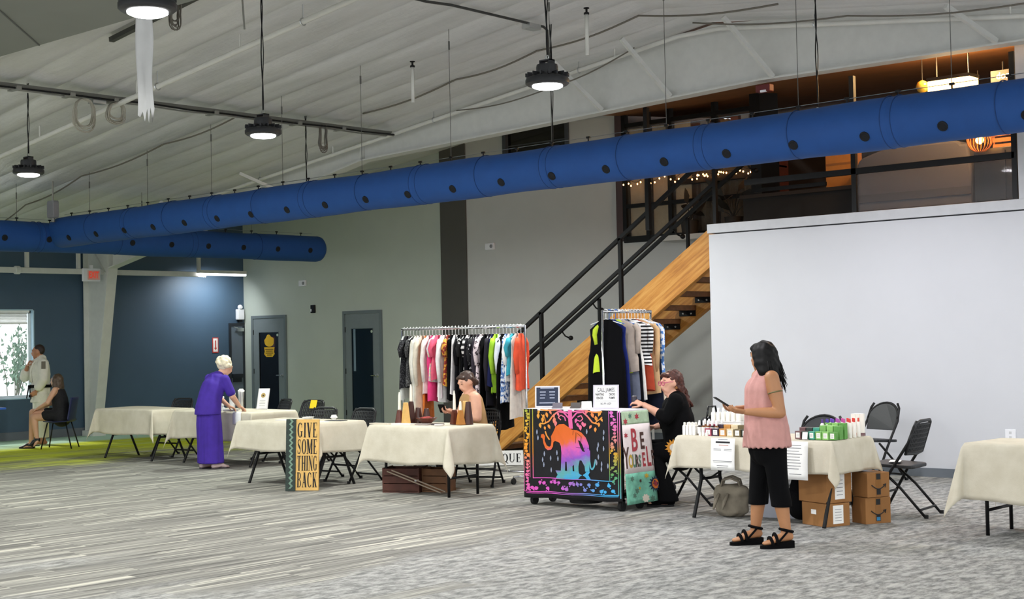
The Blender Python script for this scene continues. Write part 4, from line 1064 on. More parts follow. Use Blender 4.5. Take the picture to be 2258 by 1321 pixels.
for k in range(13):
    b = MB(); z = .03 + k * .06
    b.add([bf(x, q, .014) for x, q in ((-.165, z), (-.14, z), (-.112, z + .03), (-.14, z + .06), (-.165, z + .06), (-.137, z + .03))], [(0, 1, 2, 5), (5, 2, 3, 4)])
    b.build('zigzag_motif', mat('zigzag_green', '#6d8a78', .6), bo)
for i, wd in enumerate(('GIVE', 'SOME', 'THING', 'BACK')):
    serif_text(wd, -.07, .165, .60 - i * .185, .765 - i * .185, lambda x, z: bf(x, z, .003), M_ink, bo)
iq = thing('ique_sign', 'white board reading IQUE standing on the carpet by the stair', 'sign', (-12.72, 13.95, 0), rz=math.radians(36))
MB().box(-.42, 0, .01, .21, .02, .2).build('board', M_paper, iq)
serif_text('IQUE', -.12, .19, .05, .16, lambda x, z: (x, -.002, z), M_ink, iq)

# ---------------------------------------------------------------- tapestry cart
CX0, CX1, CY0, CY1, CZ = -9.60, -8.40, 10.82, 11.2, .95
cart = thing('rolling_cart', 'black rolling cart hidden under the elephant tapestry', 'cart', (CX0, CY0, 0))
W_, D_ = CX1 - CX0, CY1 - CY0
for z in (.14, .5, .90): MB().box(.03, .03, z, W_ - .03, D_ - .03, z + .03).build('shelf', M_blackp, cart)
for x in (.05, W_ - .05):
    for y in (.05, D_ - .05):
        MB().box(x - .02, y - .02, .1, x + .02, y + .02, .9).build('upright', M_blackp, cart)
        b = MB().tube([(x - .018, y, .045), (x + .018, y, .045)], .045, 14); b.box(x - .028, y - .02, .045, x - .02, y + .02, .11).box(x + .02, y - .02, .045, x + .028, y + .02, .11).box(x - .028, y - .02, .095, x + .028, y + .02, .11); b.build('caster', M_rubber, cart)
MB().lathe([(.0, 0), (.16, .0), (.17, .05), (.12, .09)], 18, (W_ / 2, D_ / 2, .04)).build('under_tray', M_rubber, cart)
tp = thing('elephant_tapestry', 'black tapestry with a rainbow elephant and tree hanging on the cart front', 'tapestry', (CX0, CY0, 0))
def pw(u, z): return .006 * math.sin(u * 11 + 1) * (1 - z / .95) + .004 * math.sin(u * 23)
b = MB()
b.grid(lambda u, v: (-.015 + u * (W_ + .03), -.014 - pw(u, .95 - v * .87) - .012 * v, .955 - v * .87 + .02 * (u - .5) * v - .004 * math.sin(u * 17) * v), 40, 20)
M_tblack = mat('tapestry_black', '#0b0a10', .9, var=.3, bump=.2)
b.build('cloth', M_tblack, tp, smooth=True, solid=.002)
MB().box(-.016, -.014, .938, W_ + .016, D_ + .01, .956).build('cloth_top', mat('cart_top_white', '#dcd6dc', .9), tp)
MB().grid(lambda u, v: (-.018 - .01 * v, -.01 + u * (D_), .95 - v * .8), 8, 8).build('cloth_side', M_tblack, tp, smooth=True, solid=.002)
def pr(X, Y): # printed outline taken on a 1100 x 1060 layout
    u = (X - 30) / 1100.0; v = (Y - 125) / 1060.0
    u = min(max(u, 0), 1); v = min(max(v, 0), 1)
    return u, v
def pf(X, Y, o=.0):
    u, v = pr(X, Y); z = .955 - v * .87
    return (-.015 + u * (W_ + .03), -.0195 - pw(u, z) - .012 * v - o, z + .02 * (u - .5) * v - .004 * math.sin(u * 17) * v)
def dye(name, axis_w, stops):
    m = bpy.data.materials.new(name); tt = NT(m)
    tc = tt.n('ShaderNodeTexCoord'); sp = tt.n('ShaderNodeSeparateXYZ'); tt.l(tc.outputs['Object'], sp.inputs[0])
    f = tt.math('ADD', tt.math('MULTIPLY', sp.outputs['X'], axis_w[0]), tt.math('MULTIPLY', sp.outputs['Z'], axis_w[1]))
    f = tt.math('ADD', f, axis_w[2]); f = tt.math('ADD', f, tt.math('MULTIPLY', tt.math('SUBTRACT', tt.noise(tt.coord(), 16, 3), .5), .18))
    tt.l(tt.ramp(f, stops), tt.bsdf.inputs['Base Color']); tt.bsdf.inputs['Roughness'].default_value = .9
    return m
DY_E = dye('dye_elephant', (.30, -.98, .78), [(.18, rgb('#d0601c')), (.30, rgb('#d8642a')), (.40, rgb('#cf5aa8')), (.50, rgb('#8a4fb8')), (.60, rgb('#5aa0a0')), (.70, rgb('#3aa0d8')), (.85, rgb('#3fb4ea'))])
DY_T = dye('dye_tree', (.9, 0, -.05), [(0, rgb('#d9a63a')), (.25, rgb('#e08a3a')), (.42, rgb('#d8609c')), (.58, rgb('#d8609c')), (.75, rgb('#e0843a')), (1, rgb('#c9ad4a'))])
DY_L = dye('dye_left', (0, 1, 0), [(.1, rgb('#d05aa8')), (.35, rgb('#e06a9a')), (.5, rgb('#e08a2a')), (.75, rgb('#d9a02c')), (.95, rgb('#9aa63a'))])
DY_B = dye('dye_bottom', (.82, 0, 0), [(0, rgb('#d84fb0')), (.3, rgb('#d25ac0')), (.55, rgb('#8a70c0')), (.8, rgb('#3f9fd8')), (1, rgb('#4ab4e8'))])
DY_R = dye('dye_right', (0, 1, 0), [(.15, rgb('#5aa8b8')), (.35, rgb('#5a9a5a')), (.55, rgb('#c99a2c')), (.75, rgb('#d06a9a')), (.95, rgb('#d06ac0'))])
def stripf(pts, w, o=0):
    b = MB()
    for (x, y), (x2, y2) in zip(pts[:-1], pts[1:]):
        dx, dy = x2 - x, y2 - y; l = math.hypot(dx, dy) or 1; nx, ny = -dy / l * w / 2, dx / l * w / 2
        b.add([pf(x - nx, y - ny, o), pf(x2 - nx, y2 - ny, o), pf(x2 + nx, y2 + ny, o), pf(x + nx, y + ny, o)], [(0, 1, 2, 3)])
    return b
def blob(b, poly, o=0): b.add([pf(x, y, o) for x, y in poly], [tuple(range(len(poly)))])
E_ = [(235, 430), (262, 420), (282, 450), (275, 500), (300, 560), (330, 575), (350, 560), (358, 500), (352, 450), (380, 400), (410, 330), (450, 300), (500, 295), (550, 330), (590, 360), (650, 365), (700, 390), (750, 450), (780, 540), (785, 600), (780, 700), (785, 850), (740, 850), (735, 790), (700, 720), (680, 720), (665, 790), (665, 850), (615, 850), (610, 770), (592, 790), (595, 850), (530, 850), (525, 740), (510, 740), (505, 850), (460, 850), (465, 760), (470, 640), (465, 560), (450, 520), (430, 510), (400, 500), (380, 520), (375, 570), (350, 610), (310, 615), (280, 590), (260, 530), (255, 490), (248, 470), (232, 465)]
b = MB(); blob(b, E_); b.build('elephant_print', DY_E, tp)
b = MB(); blob(b, [(400, 852), (790, 852), (772, 890), (802, 950), (400, 945), (424, 900)]); b.build('pedestal_print', DY_E, tp)
stripf([(785, 600), (786, 720), (795, 800), (812, 825), (832, 790), (850, 700)], 16, .0004).build('tail_print', DY_E, tp)
stripf([(285, 390), (300, 440), (335, 490)], 16, .0006).build('tusk_print', DY_T, tp)
for pts in ([(605, 365), (596, 480), (560, 540), (540, 560)], [(590, 540), (650, 570), (785, 575)], [(640, 390), (632, 520)], [(655, 400), (700, 440), (690, 540)]):
    stripf(pts, 4, .001).build('harness_print', M_tblack, tp)
for pts, w in (([(570, 128), (572, 230), (580, 350)], 46), ([(560, 230), (500, 160), (440, 150), (380, 200), (330, 270), (270, 300), (225, 296)], 17), ([(550, 170), (450, 128), (300, 140), (230, 132)], 17),
               ([(590, 230), (650, 160), (720, 150), (770, 200), (820, 270), (890, 288)], 17), ([(600, 150), (700, 130), (850, 150), (930, 140)], 17), ([(470, 250), (440, 220), (470, 190), (510, 215), (520, 260)], 12), ([(660, 210), (700, 190), (720, 230), (690, 260), (640, 240)], 12), ([(840, 280), (900, 230), (930, 200)], 10), ([(290, 290), (280, 230), (240, 190)], 10)):
    stripf(pts, w, .0003).build('branch_print', DY_T, tp)
rr = random.Random(21)
b = MB()
for x, y in ((210, 160), (205, 205), (265, 210), (255, 250), (225, 320), (280, 350), (330, 330), (305, 190), (350, 160), (395, 250), (410, 290), (440, 180), (660, 300), (690, 330), (740, 300), (800, 320), (850, 350), (890, 290), (920, 230), (860, 220), (820, 180), (900, 160), (760, 140), (640, 250), (390, 200), (720, 290)):
    s = rr.uniform(.85, 1.25); a = rr.uniform(-.5, .5)
    L = [(0, -26), (14, -8), (13, 10), (0, 34), (-13, 10), (-14, -8)]
    blob(b, [(x + s * (p * math.cos(a) - q * math.sin(a)), y + s * (p * math.sin(a) + q * math.cos(a))) for p, q in L], .0002)
b.build('leaf_print', DY_T, tp)
for (x0, y0, x1, y1), m in (((106, 125, 112, 940), DY_L), ((140, 125, 148, 950), DY_L), ((148, 940, 1040, 950), DY_B), ((40, 1105, 1090, 1113), DY_B), ((60, 1122, 1090, 1130), DY_B), ((1000, 130, 1007, 950), DY_R), ((1090, 130, 1098, 1115), DY_R), ((1110, 130, 1120, 1150), DY_R), ((34, 130, 40, 1110), DY_L)):
    n = 14; horiz = (x1 - x0) > (y1 - y0); pts = [((x0 + (x1 - x0) * i / n) if horiz else (x0 + x1) / 2, (y0 + y1) / 2 if horiz else y0 + (y1 - y0) * i / n) for i in range(n + 1)]
    stripf(pts, min(x1 - x0, y1 - y0), .0003).build('border_line_print', m, tp)
def motif(b, x, y, s, kind, a):
    if kind == 0:   # flower
        blob(b, [(x + s * (1 if i % 2 else .68) * math.cos(i * PI / 8 + a), y + s * (1 if i % 2 else .68) * math.sin(i * PI / 8 + a)) for i in range(16)], .0003)
    elif kind == 1: # paisley
        blob(b, [(x + s * q * math.cos(p + a), y + s * q * math.sin(p + a)) for p, q in ((0, 1.6), (.5, .8), (1.2, .85), (2, .9), (2.8, .8), (3.6, .75), (4.4, .8), (5.2, .75), (5.8, .9))], .0003)
    else: blob(b, [(x + s * .4 * math.cos(i * PI / 4), y + s * .4 * math.sin(i * PI / 4)) for i in range(8)], .0003)
for nm, m, pos in (('left', DY_L, [(rr.choice((62, 84)) + rr.uniform(-6, 6), 150 + i * 40, rr.uniform(18, 26)) for i in range(24)]),
                   ('bottom', DY_B, [(90 + i * 43, rr.choice((1000, 1065)) + rr.uniform(-8, 8), rr.uniform(20, 28)) for i in range(23)]),
                   ('right', DY_R, [(rr.choice((1035, 1065)) + rr.uniform(-5, 5), 150 + i * 40, rr.uniform(18, 26)) for i in range(21)])):
    b = MB()
    for i, (x, y, s) in enumerate(pos):
        motif(b, x, y, s, i % 2, rr.uniform(0, 6)); motif(b, x + rr.uniform(-28, 28), y + rr.uniform(20, 34) * (1 if nm != 'bottom' else rr.choice((-1, 1))), 20, 2, 0)
    tag(b.build('border_motif_print', m, tp), kind='stuff')
b = MB()
for x, y in ((190, 400), (200, 470), (270, 660), (250, 730), (262, 790), (345, 710), (350, 850), (420, 640), (430, 710), (760, 380), (945, 380), (940, 450), (880, 530), (870, 580), (940, 570), (880, 670), (860, 740), (915, 750), (912, 810), (985, 770)):
    blob(b, [(x - 3, y - 30), (x + 3, y - 30), (x + 9, y), (x + 3, y + 28), (x - 4, y + 28), (x - 9, y)], .0002)
b.build('dash_print', mat('print_grey', '#8b93a8', .9), tp)

# BE YOURSELF cloth on the cart's end
by = thing('be_yourself_cloth', 'floral cloth lettered BE YOURSELF hanging on the cart end', 'banner', (CX1, CY0, 0))
def sf_(u, z, o=0.0):    # u 0..1 along the cart end
    k = (.95 - z) / .88
    return (.02 + .05 * k + .008 * math.sin(u * 9) * k + o, -.02 + u * (D_ + .04 + .06 * k), z)
M_cream = mat('banner_pink_white', '#e3d6d6', .9, var=.05, vscale=12); M_teal = mat('banner_teal', '#74b8a0', .9, var=.22, vscale=14); M_sage = mat('banner_sage', '#a9bfa2', .9, var=.15, vscale=14)
for z0, z1, m, nm in ((.07, .36, M_teal, 'teal_band'), (.36, .82, M_cream, 'white_band'), (.82, .945, M_sage, 'sage_band')):
    MB().grid(lambda u, v: sf_(u, z0 + (z1 - z0) * v), 14, 8).build(nm, m, by, smooth=True, solid=.002)
cols = {'r': mat('letter_red', '#a83a44', .9, var=.2, vscale=40), 'k': mat('letter_brown', '#4a302a', .9), 'y': mat('letter_ochre', '#b89a3a', .9, var=.2, vscale=40), 't': mat('letter_teal', '#557a68', .9)}
def sl_t(s, size, u, z, m, sx): text_mesh('lettering', s, size, m, by, lambda x, y: sf_(u + x / D_, z + y, .004), sx, bold=.006)
sl_t('B', .30, .38, .66, cols['r'], .55); sl_t('E', .22, .66, .65, cols['k'], .5)
for ch, u, h, m in (('Y', .06, .28, 'k'), ('O', .20, .17, 'y'), ('U', .33, .17, 't'), ('R', .43, .16, 'k'), ('S', .53, .15, 't'), ('E', .66, .18, 'r'), ('L', .82, .26, 'r'), ('F', .97, .2, 'k')):
    sl_t(ch, h, u, .42 + h * .28, cols[m], .42)
rr = random.Random(31)
def bl(cu, cz, r, n, m, nm, inner=.55):
    b = MB(); b.add([sf_(cu + r * (1 if i % 2 else inner) * math.cos(i * PI / n) / D_, cz + r * (1 if i % 2 else inner) * math.sin(i * PI / n), .003) for i in range(2 * n)], [tuple(range(2 * n))]); b.build(nm, m, by)
bl(.95, .235, .085, 14, mat('navy_print', '#1d2c4a', .9), 'sunflower_print', .62); bl(.97, .235, .05, 8, mat('orange_print', '#d8762c', .9), 'sunflower_centre_print', .9); bl(.97, .235, .025, 8, cols['r'], 'sunflower_centre_print', .9)
bl(.62, .11, .045, 8, mat('cream_print', '#d9cfc0', .9), 'flower_print', .7); bl(.62, .11, .02, 8, cols['k'], 'flower_print', .9)
for u, z, r, m in ((.2, .31, .03, 't'), (.7, .32, .03, 'y'), (.35, .19, .035, 't'), (.24, .15, .03, 't'), (.82, .1, .035, 't'), (.5, .28, .02, 'k'), (.45, .21, .02, 'y'), (.3, .9, .03, 't'), (.55, .89, .035, 'r'), (.12, .85, .035, 'r'), (.1, .72, .03, 'r')):
    bl(u, z, r, 6, cols[m], 'flower_print', .5)

# ---------------------------------------------------------------- things on and under the tables
def easel_sign(x, y, z, w, h, rz, tilt, label, face, border, fill):
    d = thing('easel_sign', label, 'sign', (x, y, z), rz)
    M = Matrix.Rotation(tilt, 3, 'X')
    f = lambda a, c_, o=0: tuple(M @ Vector((a, -o, c_)))
    def slab_(nm, x0, x1, z0, z1, o0, o1, m): return MB().add([f(a, c_, o) for o in (o0, o1) for a, c_ in ((x0, z0), (x1, z0), (x1, z1), (x0, z1))], [(0, 3, 2, 1), (4, 5, 6, 7), (0, 1, 5, 4), (1, 2, 6, 5), (2, 3, 7, 6), (3, 0, 4, 7)]).build(nm, m, d)
    slab_('frame', -w / 2, w / 2, 0, h, -.012, 0, border); slab_('face', -w / 2 + .014, w / 2 - .014, .014, h - .014, 0, .002, face)
    MB().bar(f(0, h * .7, -.01), (0, h * .28, .002), .03, .006).build('stand', border, d)
    fill(d, f)
    return d
def fill_j(d, f):
    T = lambda s, sz, cx, cz, sx, m=M_greyink: text_mesh('lettering', s, sz, m, d, lambda x, y: f(cx + x, cz + y, .004), sx, bold=.0008)
    T('CALL JAMES', .052, 0, .185, .62); T('PAINTING', .032, -.06, .14, .6, M_ink); T('DECKS', .032, .06, .14, .62, M_ink); T('FENCES', .032, -.06, .105, .6, M_ink); T('PUMPS', .032, .06, .105, .62, M_ink); T('843-991-6029', .03, 0, .05, .62)
    for a, c_, w_, h_ in ((0, .165, .2, .002), (0, .075, .2, .002)):
        MB().add([f(a - w_ / 2, c_, .004), f(a + w_ / 2, c_, .004), f(a + w_ / 2, c_ + h_, .004), f(a - w_ / 2, c_ + h_, .004)], [(0, 1, 2, 3)]).build('rule', M_greyink, d)
easel_sign(-8.72, 11.0, .957, .25, .235, math.radians(30), -.15, 'white framed CALL JAMES price sign on the cart', M_paper, mat('frame_lilac', '#c9c4cf', .5), fill_j)
def fill_c(d, f):
    for z, w_, xs in ((.19, .14, (0,)), (.15, .06, (-.045, .05)), (.12, .055, (-.045, .05)), (.09, .05, (-.05, .05)), (.04, .16, (0,))):
        for x in xs: MB().add([f(x - w_ / 2, z, .004), f(x + w_ / 2, z, .004), f(x + w_ / 2, z + .009, .004), f(x - w_ / 2, z + .009, .004)], [(0, 1, 2, 3)]).build('chalk_line', mat('chalk', '#aab0c4', .9), d)
easel_sign(-9.52, 11.06, .957, .25, .215, math.radians(32), -.12, 'dark blue chalkboard sign with pale frame on the cart', mat('chalkboard_navy', '#262f45', .8), mat('frame_white', '#d9d7da', .5), fill_c)
def fill_b(d, f):
    MB().add([f(x, z, .004) for x, z in arc(0, .2, .035, 0, 330, 10)], [tuple(range(11))]).build('crest', mat('crest_ochre', '#b59a62', .8), d)
    MB().add([f(x, z, .005) for x, z in ((-.015, .205), (.015, .205), (0, .18))], [(0, 1, 2)]).build('crest_mark', M_ink, d)
    for z in (.12, .10, .08, .05): MB().add([f(-.045, z, .004), f(.045, z, .004), f(.045, z + .004, .004), f(-.045, z + .004, .004)], [(0, 1, 2, 3)]).build('print_line', M_greyink, d)
easel_sign(-16.12, 12.62, .746, .17, .30, math.radians(24), -.3, 'white brochure stand with a small crest on the second table', M_paper, mat('frame_white', '#d9d7da', .5), fill_b)
# on the cart: card holders, a folded card, papers
for x, y, lab, c_ in ((-9.28, 10.93, 'small grey card holder on the cart beside the chalkboard', '#6b6570'), (-9.12, 11.02, 'flat brown card tray on the cart', '#4a4440')):
    d = thing('card_holder', lab, 'card holder', (x, y, .957), .5); MB().box(-.05, -.03, 0, .05, .03, .012).build('base', mat('ch' + c_, c_, .4), d); MB().obox((0, .02, .03), (.1, .006, .05), Matrix.Rotation(-.4, 3, 'X')).build('back', mat('ch' + c_, c_, .4), d)
tag(MB().add([(-.05, -.03, 0), (.05, -.03, 0), (.05, 0, .07), (-.05, 0, .07), (.05, .03, 0), (-.05, .03, 0)], [(0, 1, 2, 3), (3, 2, 4, 5)]).build('tent_card', M_paper, loc=(-8.96, 11.0, .957), rot=(0, 0, .9), solid=.002), 'folded white tent card on the cart beside the CALL JAMES sign', 'card')
tag(MB().box(-.09, -.05, 0, .09, .05, .006).build('paper_stack', M_paper, loc=(-9.35, 11.08, .957), rot=(0, 0, .3)), 'small pile of white flyers on the cart', 'papers')

# second table: napkin cylinders, tray of favours
def lathe_thing(nm, label, cat, loc, parts, group=None):
    d = thing(nm, label, cat, loc, group=group)
    for pn, prof, m in parts: MB().lathe(prof, 16).build(pn, m, d, smooth='auto')
    return d
M_clearp = mat('frosted_plastic', '#c4c6ca', .25); M_lid = mat('lid_white', '#eeeeee', .4)
for x, y, h, lab in ((-16.62, 12.3, .20, 'short white lidded tumbler on the second table'), (-16.52, 12.42, .25, 'tall white lidded tumbler on the second table'), (-16.42, 12.5, .29, 'tallest silver drink bottle on the second table')):
    mm = M_steel if h > .28 else mat('tumbler_pale', '#d2d2d6', .35)
    lathe_thing('tumbler', lab, 'tumbler', (x, y, .744), (('body', [(.036, 0), (.038, .01), (.045, h * .8), (.045, h * .85)], mm), ('lid', [(.047, h * .85), (.047, h * .93), (.03, h * .96), (.03, h)], M_lid)))
for i in range(9):
    a = (-16.85 + .13 * (i % 5) + .02 * (i % 2), 12.12 + .09 * (i // 5), .744)
    d = thing('favour_bag', '%s small clear favour bag in the row on the second table' % ORD[i], 'favour bag', a, .7 * i, group='clear favour bags on the second table')
    MB().lathe([(.0, 0), (.035, 0), (.04, .02), (.03, .04), (.008, .05), (.018, .07)], 8).build('bag', M_clearp, d); MB().lathe([(.01, .046), (.012, .052), (.01, .056)], 8).build('tie', mat('tie_white', '#f2f2f2', .6), d)
tag(MB().prism(rrect(-.12, -.05, .12, .05, .02), lambda a, c_, q: (a, c_, q), .02).build('phone_tray', mat('tray_grey', '#9c98a2', .4), loc=(-16.2, 12.15, .744)), 'grey tray under the hands of the purple-dressed person', 'tray')
tag(MB().grid(lambda u, v: (-.09 + .18 * u, -.012 * (1 - math.exp(-v * 9)) , -.17 * v + .001), 3, 8).build('table_tag', M_paper, smooth=True, loc=(-15.82, 11.975, .75), solid=.002), 'white paper tag draped over the second table edge', 'paper')
# third table: papers, dish, pens
for i, (x, y, w_, h_, rz, c_, lab) in enumerate(((-13.45, 10.95, .3, .2, .2, '#ece9e4', 'white leaflet lying on the GIVE sign table'), (-13.05, 10.9, .2, .13, .5, '#3a3b40', 'dark leaflet lying on the GIVE sign table'), (-12.8, 11.1, .22, .15, .3, '#2f3034', 'second dark leaflet at the end of the GIVE sign table'), (-12.75, 10.85, .16, .1, .1, '#e6e2da', 'small white slip at the end of the GIVE sign table'))):
    tag(MB().box(-w_ / 2, -h_ / 2, 0, w_ / 2, h_ / 2, .006).build('leaflet', mat('lf' + c_, c_, .7), loc=(x, y, .745), rot=(0, 0, rz)), lab, 'leaflet', 'leaflets on the GIVE sign table')
lathe_thing('dish', 'shallow white dish on the GIVE sign table', 'dish', (-13.3, 11.1, .745), (('bowl', [(.03, 0), (.06, .02), (.075, .035), (.07, .035), (.05, .015)], M_lid),))
lathe_thing('cup', 'small white cup at the back of the GIVE sign table', 'cup', (-12.95, 11.2, .745), (('body', [(.025, 0), (.032, .06), (.029, .06), (.024, .01)], M_lid), ('handle', [(.035, .02), (.045, .03), (.035, .045)], M_lid)))

# fourth table: tapered wooden candle holders, candles, bowl, flat goods
M_mah = mat('mahogany', '#57271a', .4, var=.2, vscale=20); M_wal = mat('walnut', '#3e1d16', .4, var=.2, vscale=20); M_maple = mat('maple', '#d8ad66', .45, var=.1, vscale=20); M_oak = mat('oak', '#b0732e', .45, var=.12, vscale=20); M_wax = mat('candle_wax', '#eee6d6', .5)
hold = [(883, -11.62, 11.0, .15, M_mah, .20, 'mahogany'), (907, -11.58, 11.14, .24, M_wal, 0.19, 'tall dark walnut'), (916, -11.53, 11.2, .17, M_wal, 0, 'short walnut'), (921, -11.52, 11.0, .235, M_maple, 0, 'pale maple'), (928, -11.42, 11.22, .16, M_wal, 0, 'squat walnut'),
        (1022, -10.93, 11.16, .155, M_mah, .21, 'reddish mahogany'), (1035, -10.90, 11.3, .245, M_maple, 0, 'tall maple'), (1040, -10.82, 11.14, .155, M_oak, .10, 'golden oak'), (1047, -10.78, 11.22, .245, M_wal, 0, 'tall walnut')]
for i, (px_, x, y, h, m, cand, nm) in enumerate(hold):
    d = thing('candle_holder', '%s candle holder, %s along the table of wooden holders' % (nm, ORD[i]), 'candle holder', (x, y, .745), .5, group='tapered wooden candle holders')
    MB().lathe([(.052, 0), (.054, .008), (.028, h - .004), (.024, h)], 4 if i % 2 else 12).build('taper_body', m, d)
    if cand:
        k = thing('candle', 'ivory taper candle standing in the %s candle holder' % nm, 'candle', (x, y, .745 + h), group='taper candles')
        MB().lathe([(.017, 0), (.018, .01), (.013, cand * .8), (.006, cand * .97), (.002, cand)], 12).build('wax', M_wax, k, smooth=True); MB().tube([(0, 0, cand), (0, 0, cand + .012)], .0015, 5).build('wick', M_ink, k)
bw = lathe_thing('wooden_bowl', 'shallow dark wooden bowl of fabric on the holders table', 'bowl', (-11.38, 11.18, .745), (('bowl', [(.05, 0), (.09, .03), (.12, .06), (.11, .06), (.08, .03), (.03, .012)], M_mah),))
tag(MB().lathe([(.0, .02), (.085, .03), (.07, .045), (.04, .055), (.01, .058)], 9, (0, 0, 0)).build('floral_scarf', mat('scarf_print', '#8f3a36', .9, var=.8, vscale=22), smooth=True, loc=(-11.38, 11.18, .765)), 'crumpled red floral scarf in the wooden bowl', 'scarf')
for x, y, w_, h_, rz, c_, lab in ((-11.75, 10.85, .3, .1, .05, '#c9bfae', 'flat pale paper at the corner of the holders table'), (-11.2, 10.95, .16, .1, .3, '#9a8f8c', 'grey leather pouch on the holders table'), (-11.05, 11.02, .12, .1, .2, '#3a3235', 'black pouch on the holders table'), (-11.45, 10.9, .3, .12, .0, '#ebe6da', 'white sheet on the holders table'), (-10.96, 10.95, .1, .07, .6, '#d9d2cd', 'small pale card beside the mahogany holder')):
    tag(MB().prism(rrect(-w_ / 2, -h_ / 2, w_ / 2, h_ / 2, .012), lambda a, c2, q: (a, c2, q), .012).build('flat_goods', mat('fg' + c_, c_, .6), loc=(x, y, .745), rot=(0, 0, rz)), lab, 'leather goods' if 'pouch' in lab else 'paper', 'flat goods on the holders table')
# crates under it
def crate(x, y, w_, d_, h_, rz, lab, m):
    d = thing('wooden_crate', lab, 'crate', (x, y, 0), rz)
    MB().box(-w_ / 2, -d_ / 2, 0, w_ / 2, d_ / 2, .015).build('bottom', m, d)
    MB().box(-w_ / 2, -d_ / 2, .015, -w_ / 2 + .015, d_ / 2, h_).build('end_board', m, d); MB().box(w_ / 2 - .015, -d_ / 2, .015, w_ / 2, d_ / 2, h_).build('end_board', m, d)
    for k in range(3):
        z0 = .02 + (h_ - .02) * k / 3
        for s in (-1, 1): MB().box(-w_ / 2 + .015, s * d_ / 2 - s * .012, z0, w_ / 2 - .015, s * d_ / 2, z0 + h_ / 3 - .015).build('side_slat', m, d)
crate(-11.6, 11.05, .42, .34, .27, .5, 'dark red-brown crate under the candle holder table', mat('crate_redbrown', '#4a2418', .7, var=.2))
crate(-11.28, 11.25, .3, .25, .26, .4, 'tan wooden crate behind the dark crate under the table', mat('crate_tan', '#6f4a2c', .7, var=.2))
d = thing('folded_easel', 'folded wooden easel leaning under the candle holder table', 'easel', (0, 0, 0))
for a_, b2 in (((-11.6, 10.78, .24), (-11.0, 11.0, .02)), ((-11.57, 10.82, .25), (-10.97, 11.04, .03))): MB().bar(a_, b2, .02, .012).build('leg', mat('easel_wood', '#8a7a68', .6), d)
MB().bar((-11.3, 10.9, .14), (-11.28, 10.94, .145), .015, .015).build('hinge', M_steel, d)
# ---------------------------------------------------------------- figures: smooth-blended solids turned into one continuous surface
def _v(a): return np.asarray(a, float)
def nrm(a): a = _v(a); return a / (np.linalg.norm(a) + 1e-12)
def surf_nets(F, org, h):
    S = F < 0
    nx, ny, nz = F.shape
    cs = [(i, j, k) for i in (0, 1) for j in (0, 1) for k in (0, 1)]
    sl = lambda o, A: A[o[0]:nx - 1 + o[0], o[1]:ny - 1 + o[1], o[2]:nz - 1 + o[2]]
    cnt8 = sum(sl(o, S).astype(np.int8) for o in cs)
    mask = (cnt8 > 0) & (cnt8 < 8)
    idx = np.full(mask.shape, -1, np.int64); n = int(mask.sum()); idx[mask] = np.arange(n)
    acc = np.zeros((n, 3)); cnt = np.zeros(n)
    for a in cs:
        for ax in range(3):
            if a[ax]: continue
            b = list(a); b[ax] = 1
            fa = sl(a, F)[mask]; fb = sl(b, F)[mask]; cr = (fa < 0) != (fb < 0)
            t = np.where(cr, fa / np.where(cr, fa - fb, 1), 0)
            p = np.tile(_v(a), (n, 1)); p[:, ax] += t
            acc[cr] += p[cr]; cnt[cr] += 1
    base = np.argwhere(mask)
    V = (base + acc / cnt[:, None]) * h + org
    faces = []
    for ax in range(3):
        b, c = (ax + 1) % 3, (ax + 2) % 3
        A = np.moveaxis(S, (ax, b, c), (0, 1, 2)); I = np.moveaxis(idx, (ax, b, c), (0, 1, 2))
        e0 = A[:-1, 1:-1, 1:-1]; e1 = A[1:, 1:-1, 1:-1]
        q = np.argwhere(e0 != e1)
        if not len(q): continue
        i, j, k = q[:, 0], q[:, 1] + 1, q[:, 2] + 1
        quad = np.stack([I[i, j - 1, k - 1], I[i, j, k - 1], I[i, j, k], I[i, j - 1, k]], 1)
        fl = ~e0[q[:, 0], q[:, 1], q[:, 2]]
        quad[fl] = quad[fl][:, ::-1]
        faces.append(quad)
    return V, np.concatenate(faces)
def chain(nodes, L=(0, 1, 0), cap=1.0):
    return ('c', [(_v(p), w, d) for p, w, d in nodes], _v(L), cap)
def limb(*pr): return chain([(p, r, r) for p, r in pr], (.123, .97, .21))
def ell(c, r, f=(1, 0, 0), u=(0, 0, 1)):
    f = nrm(f); u = nrm(_v(u) - f * np.dot(u, f)); l = np.cross(u, f)
    return ('e', _v(c), _v(r), np.stack([f, l, u]))
def prim_sdf(P, pr):
    if pr[0] == 'e':
        q = (P - pr[1]) @ pr[3].T / pr[2]
        return (np.sqrt((q ** 2).sum(-1)) - 1) * pr[2].min()
    _, nd, L, cap = pr; out = None
    for (a, wa, da), (b, wb, db) in zip(nd[:-1], nd[1:]):
        ab = b - a; l2 = ab @ ab; ax = ab / math.sqrt(l2)
        t = np.clip((P - a) @ ab / l2, 0, 1); q = P - a - t[..., None] * ab
        Lp = L - ax * (L @ ax); Lp = Lp / (np.linalg.norm(Lp) + 1e-9); Fv = np.cross(ax, Lp)
        w = wa + (wb - wa) * t; d = da + (db - da) * t; m = np.minimum(w, d)
        r = np.sqrt(((q @ Lp) / w) ** 2 + ((q @ Fv) / d) ** 2 + ((q @ ax) / (m * cap)) ** 2)
        v = (r - 1) * m
        out = v if out is None else np.minimum(out, v)
    return out
def bounds(pr):
    if pr[0] == 'e': m = pr[2].max(); return pr[1] - m, pr[1] + m
    p = np.array([x[0] for x in pr[1]]); m = max(max(x[1], x[2]) for x in pr[1])
    return p.min(0) - m, p.max(0) + m
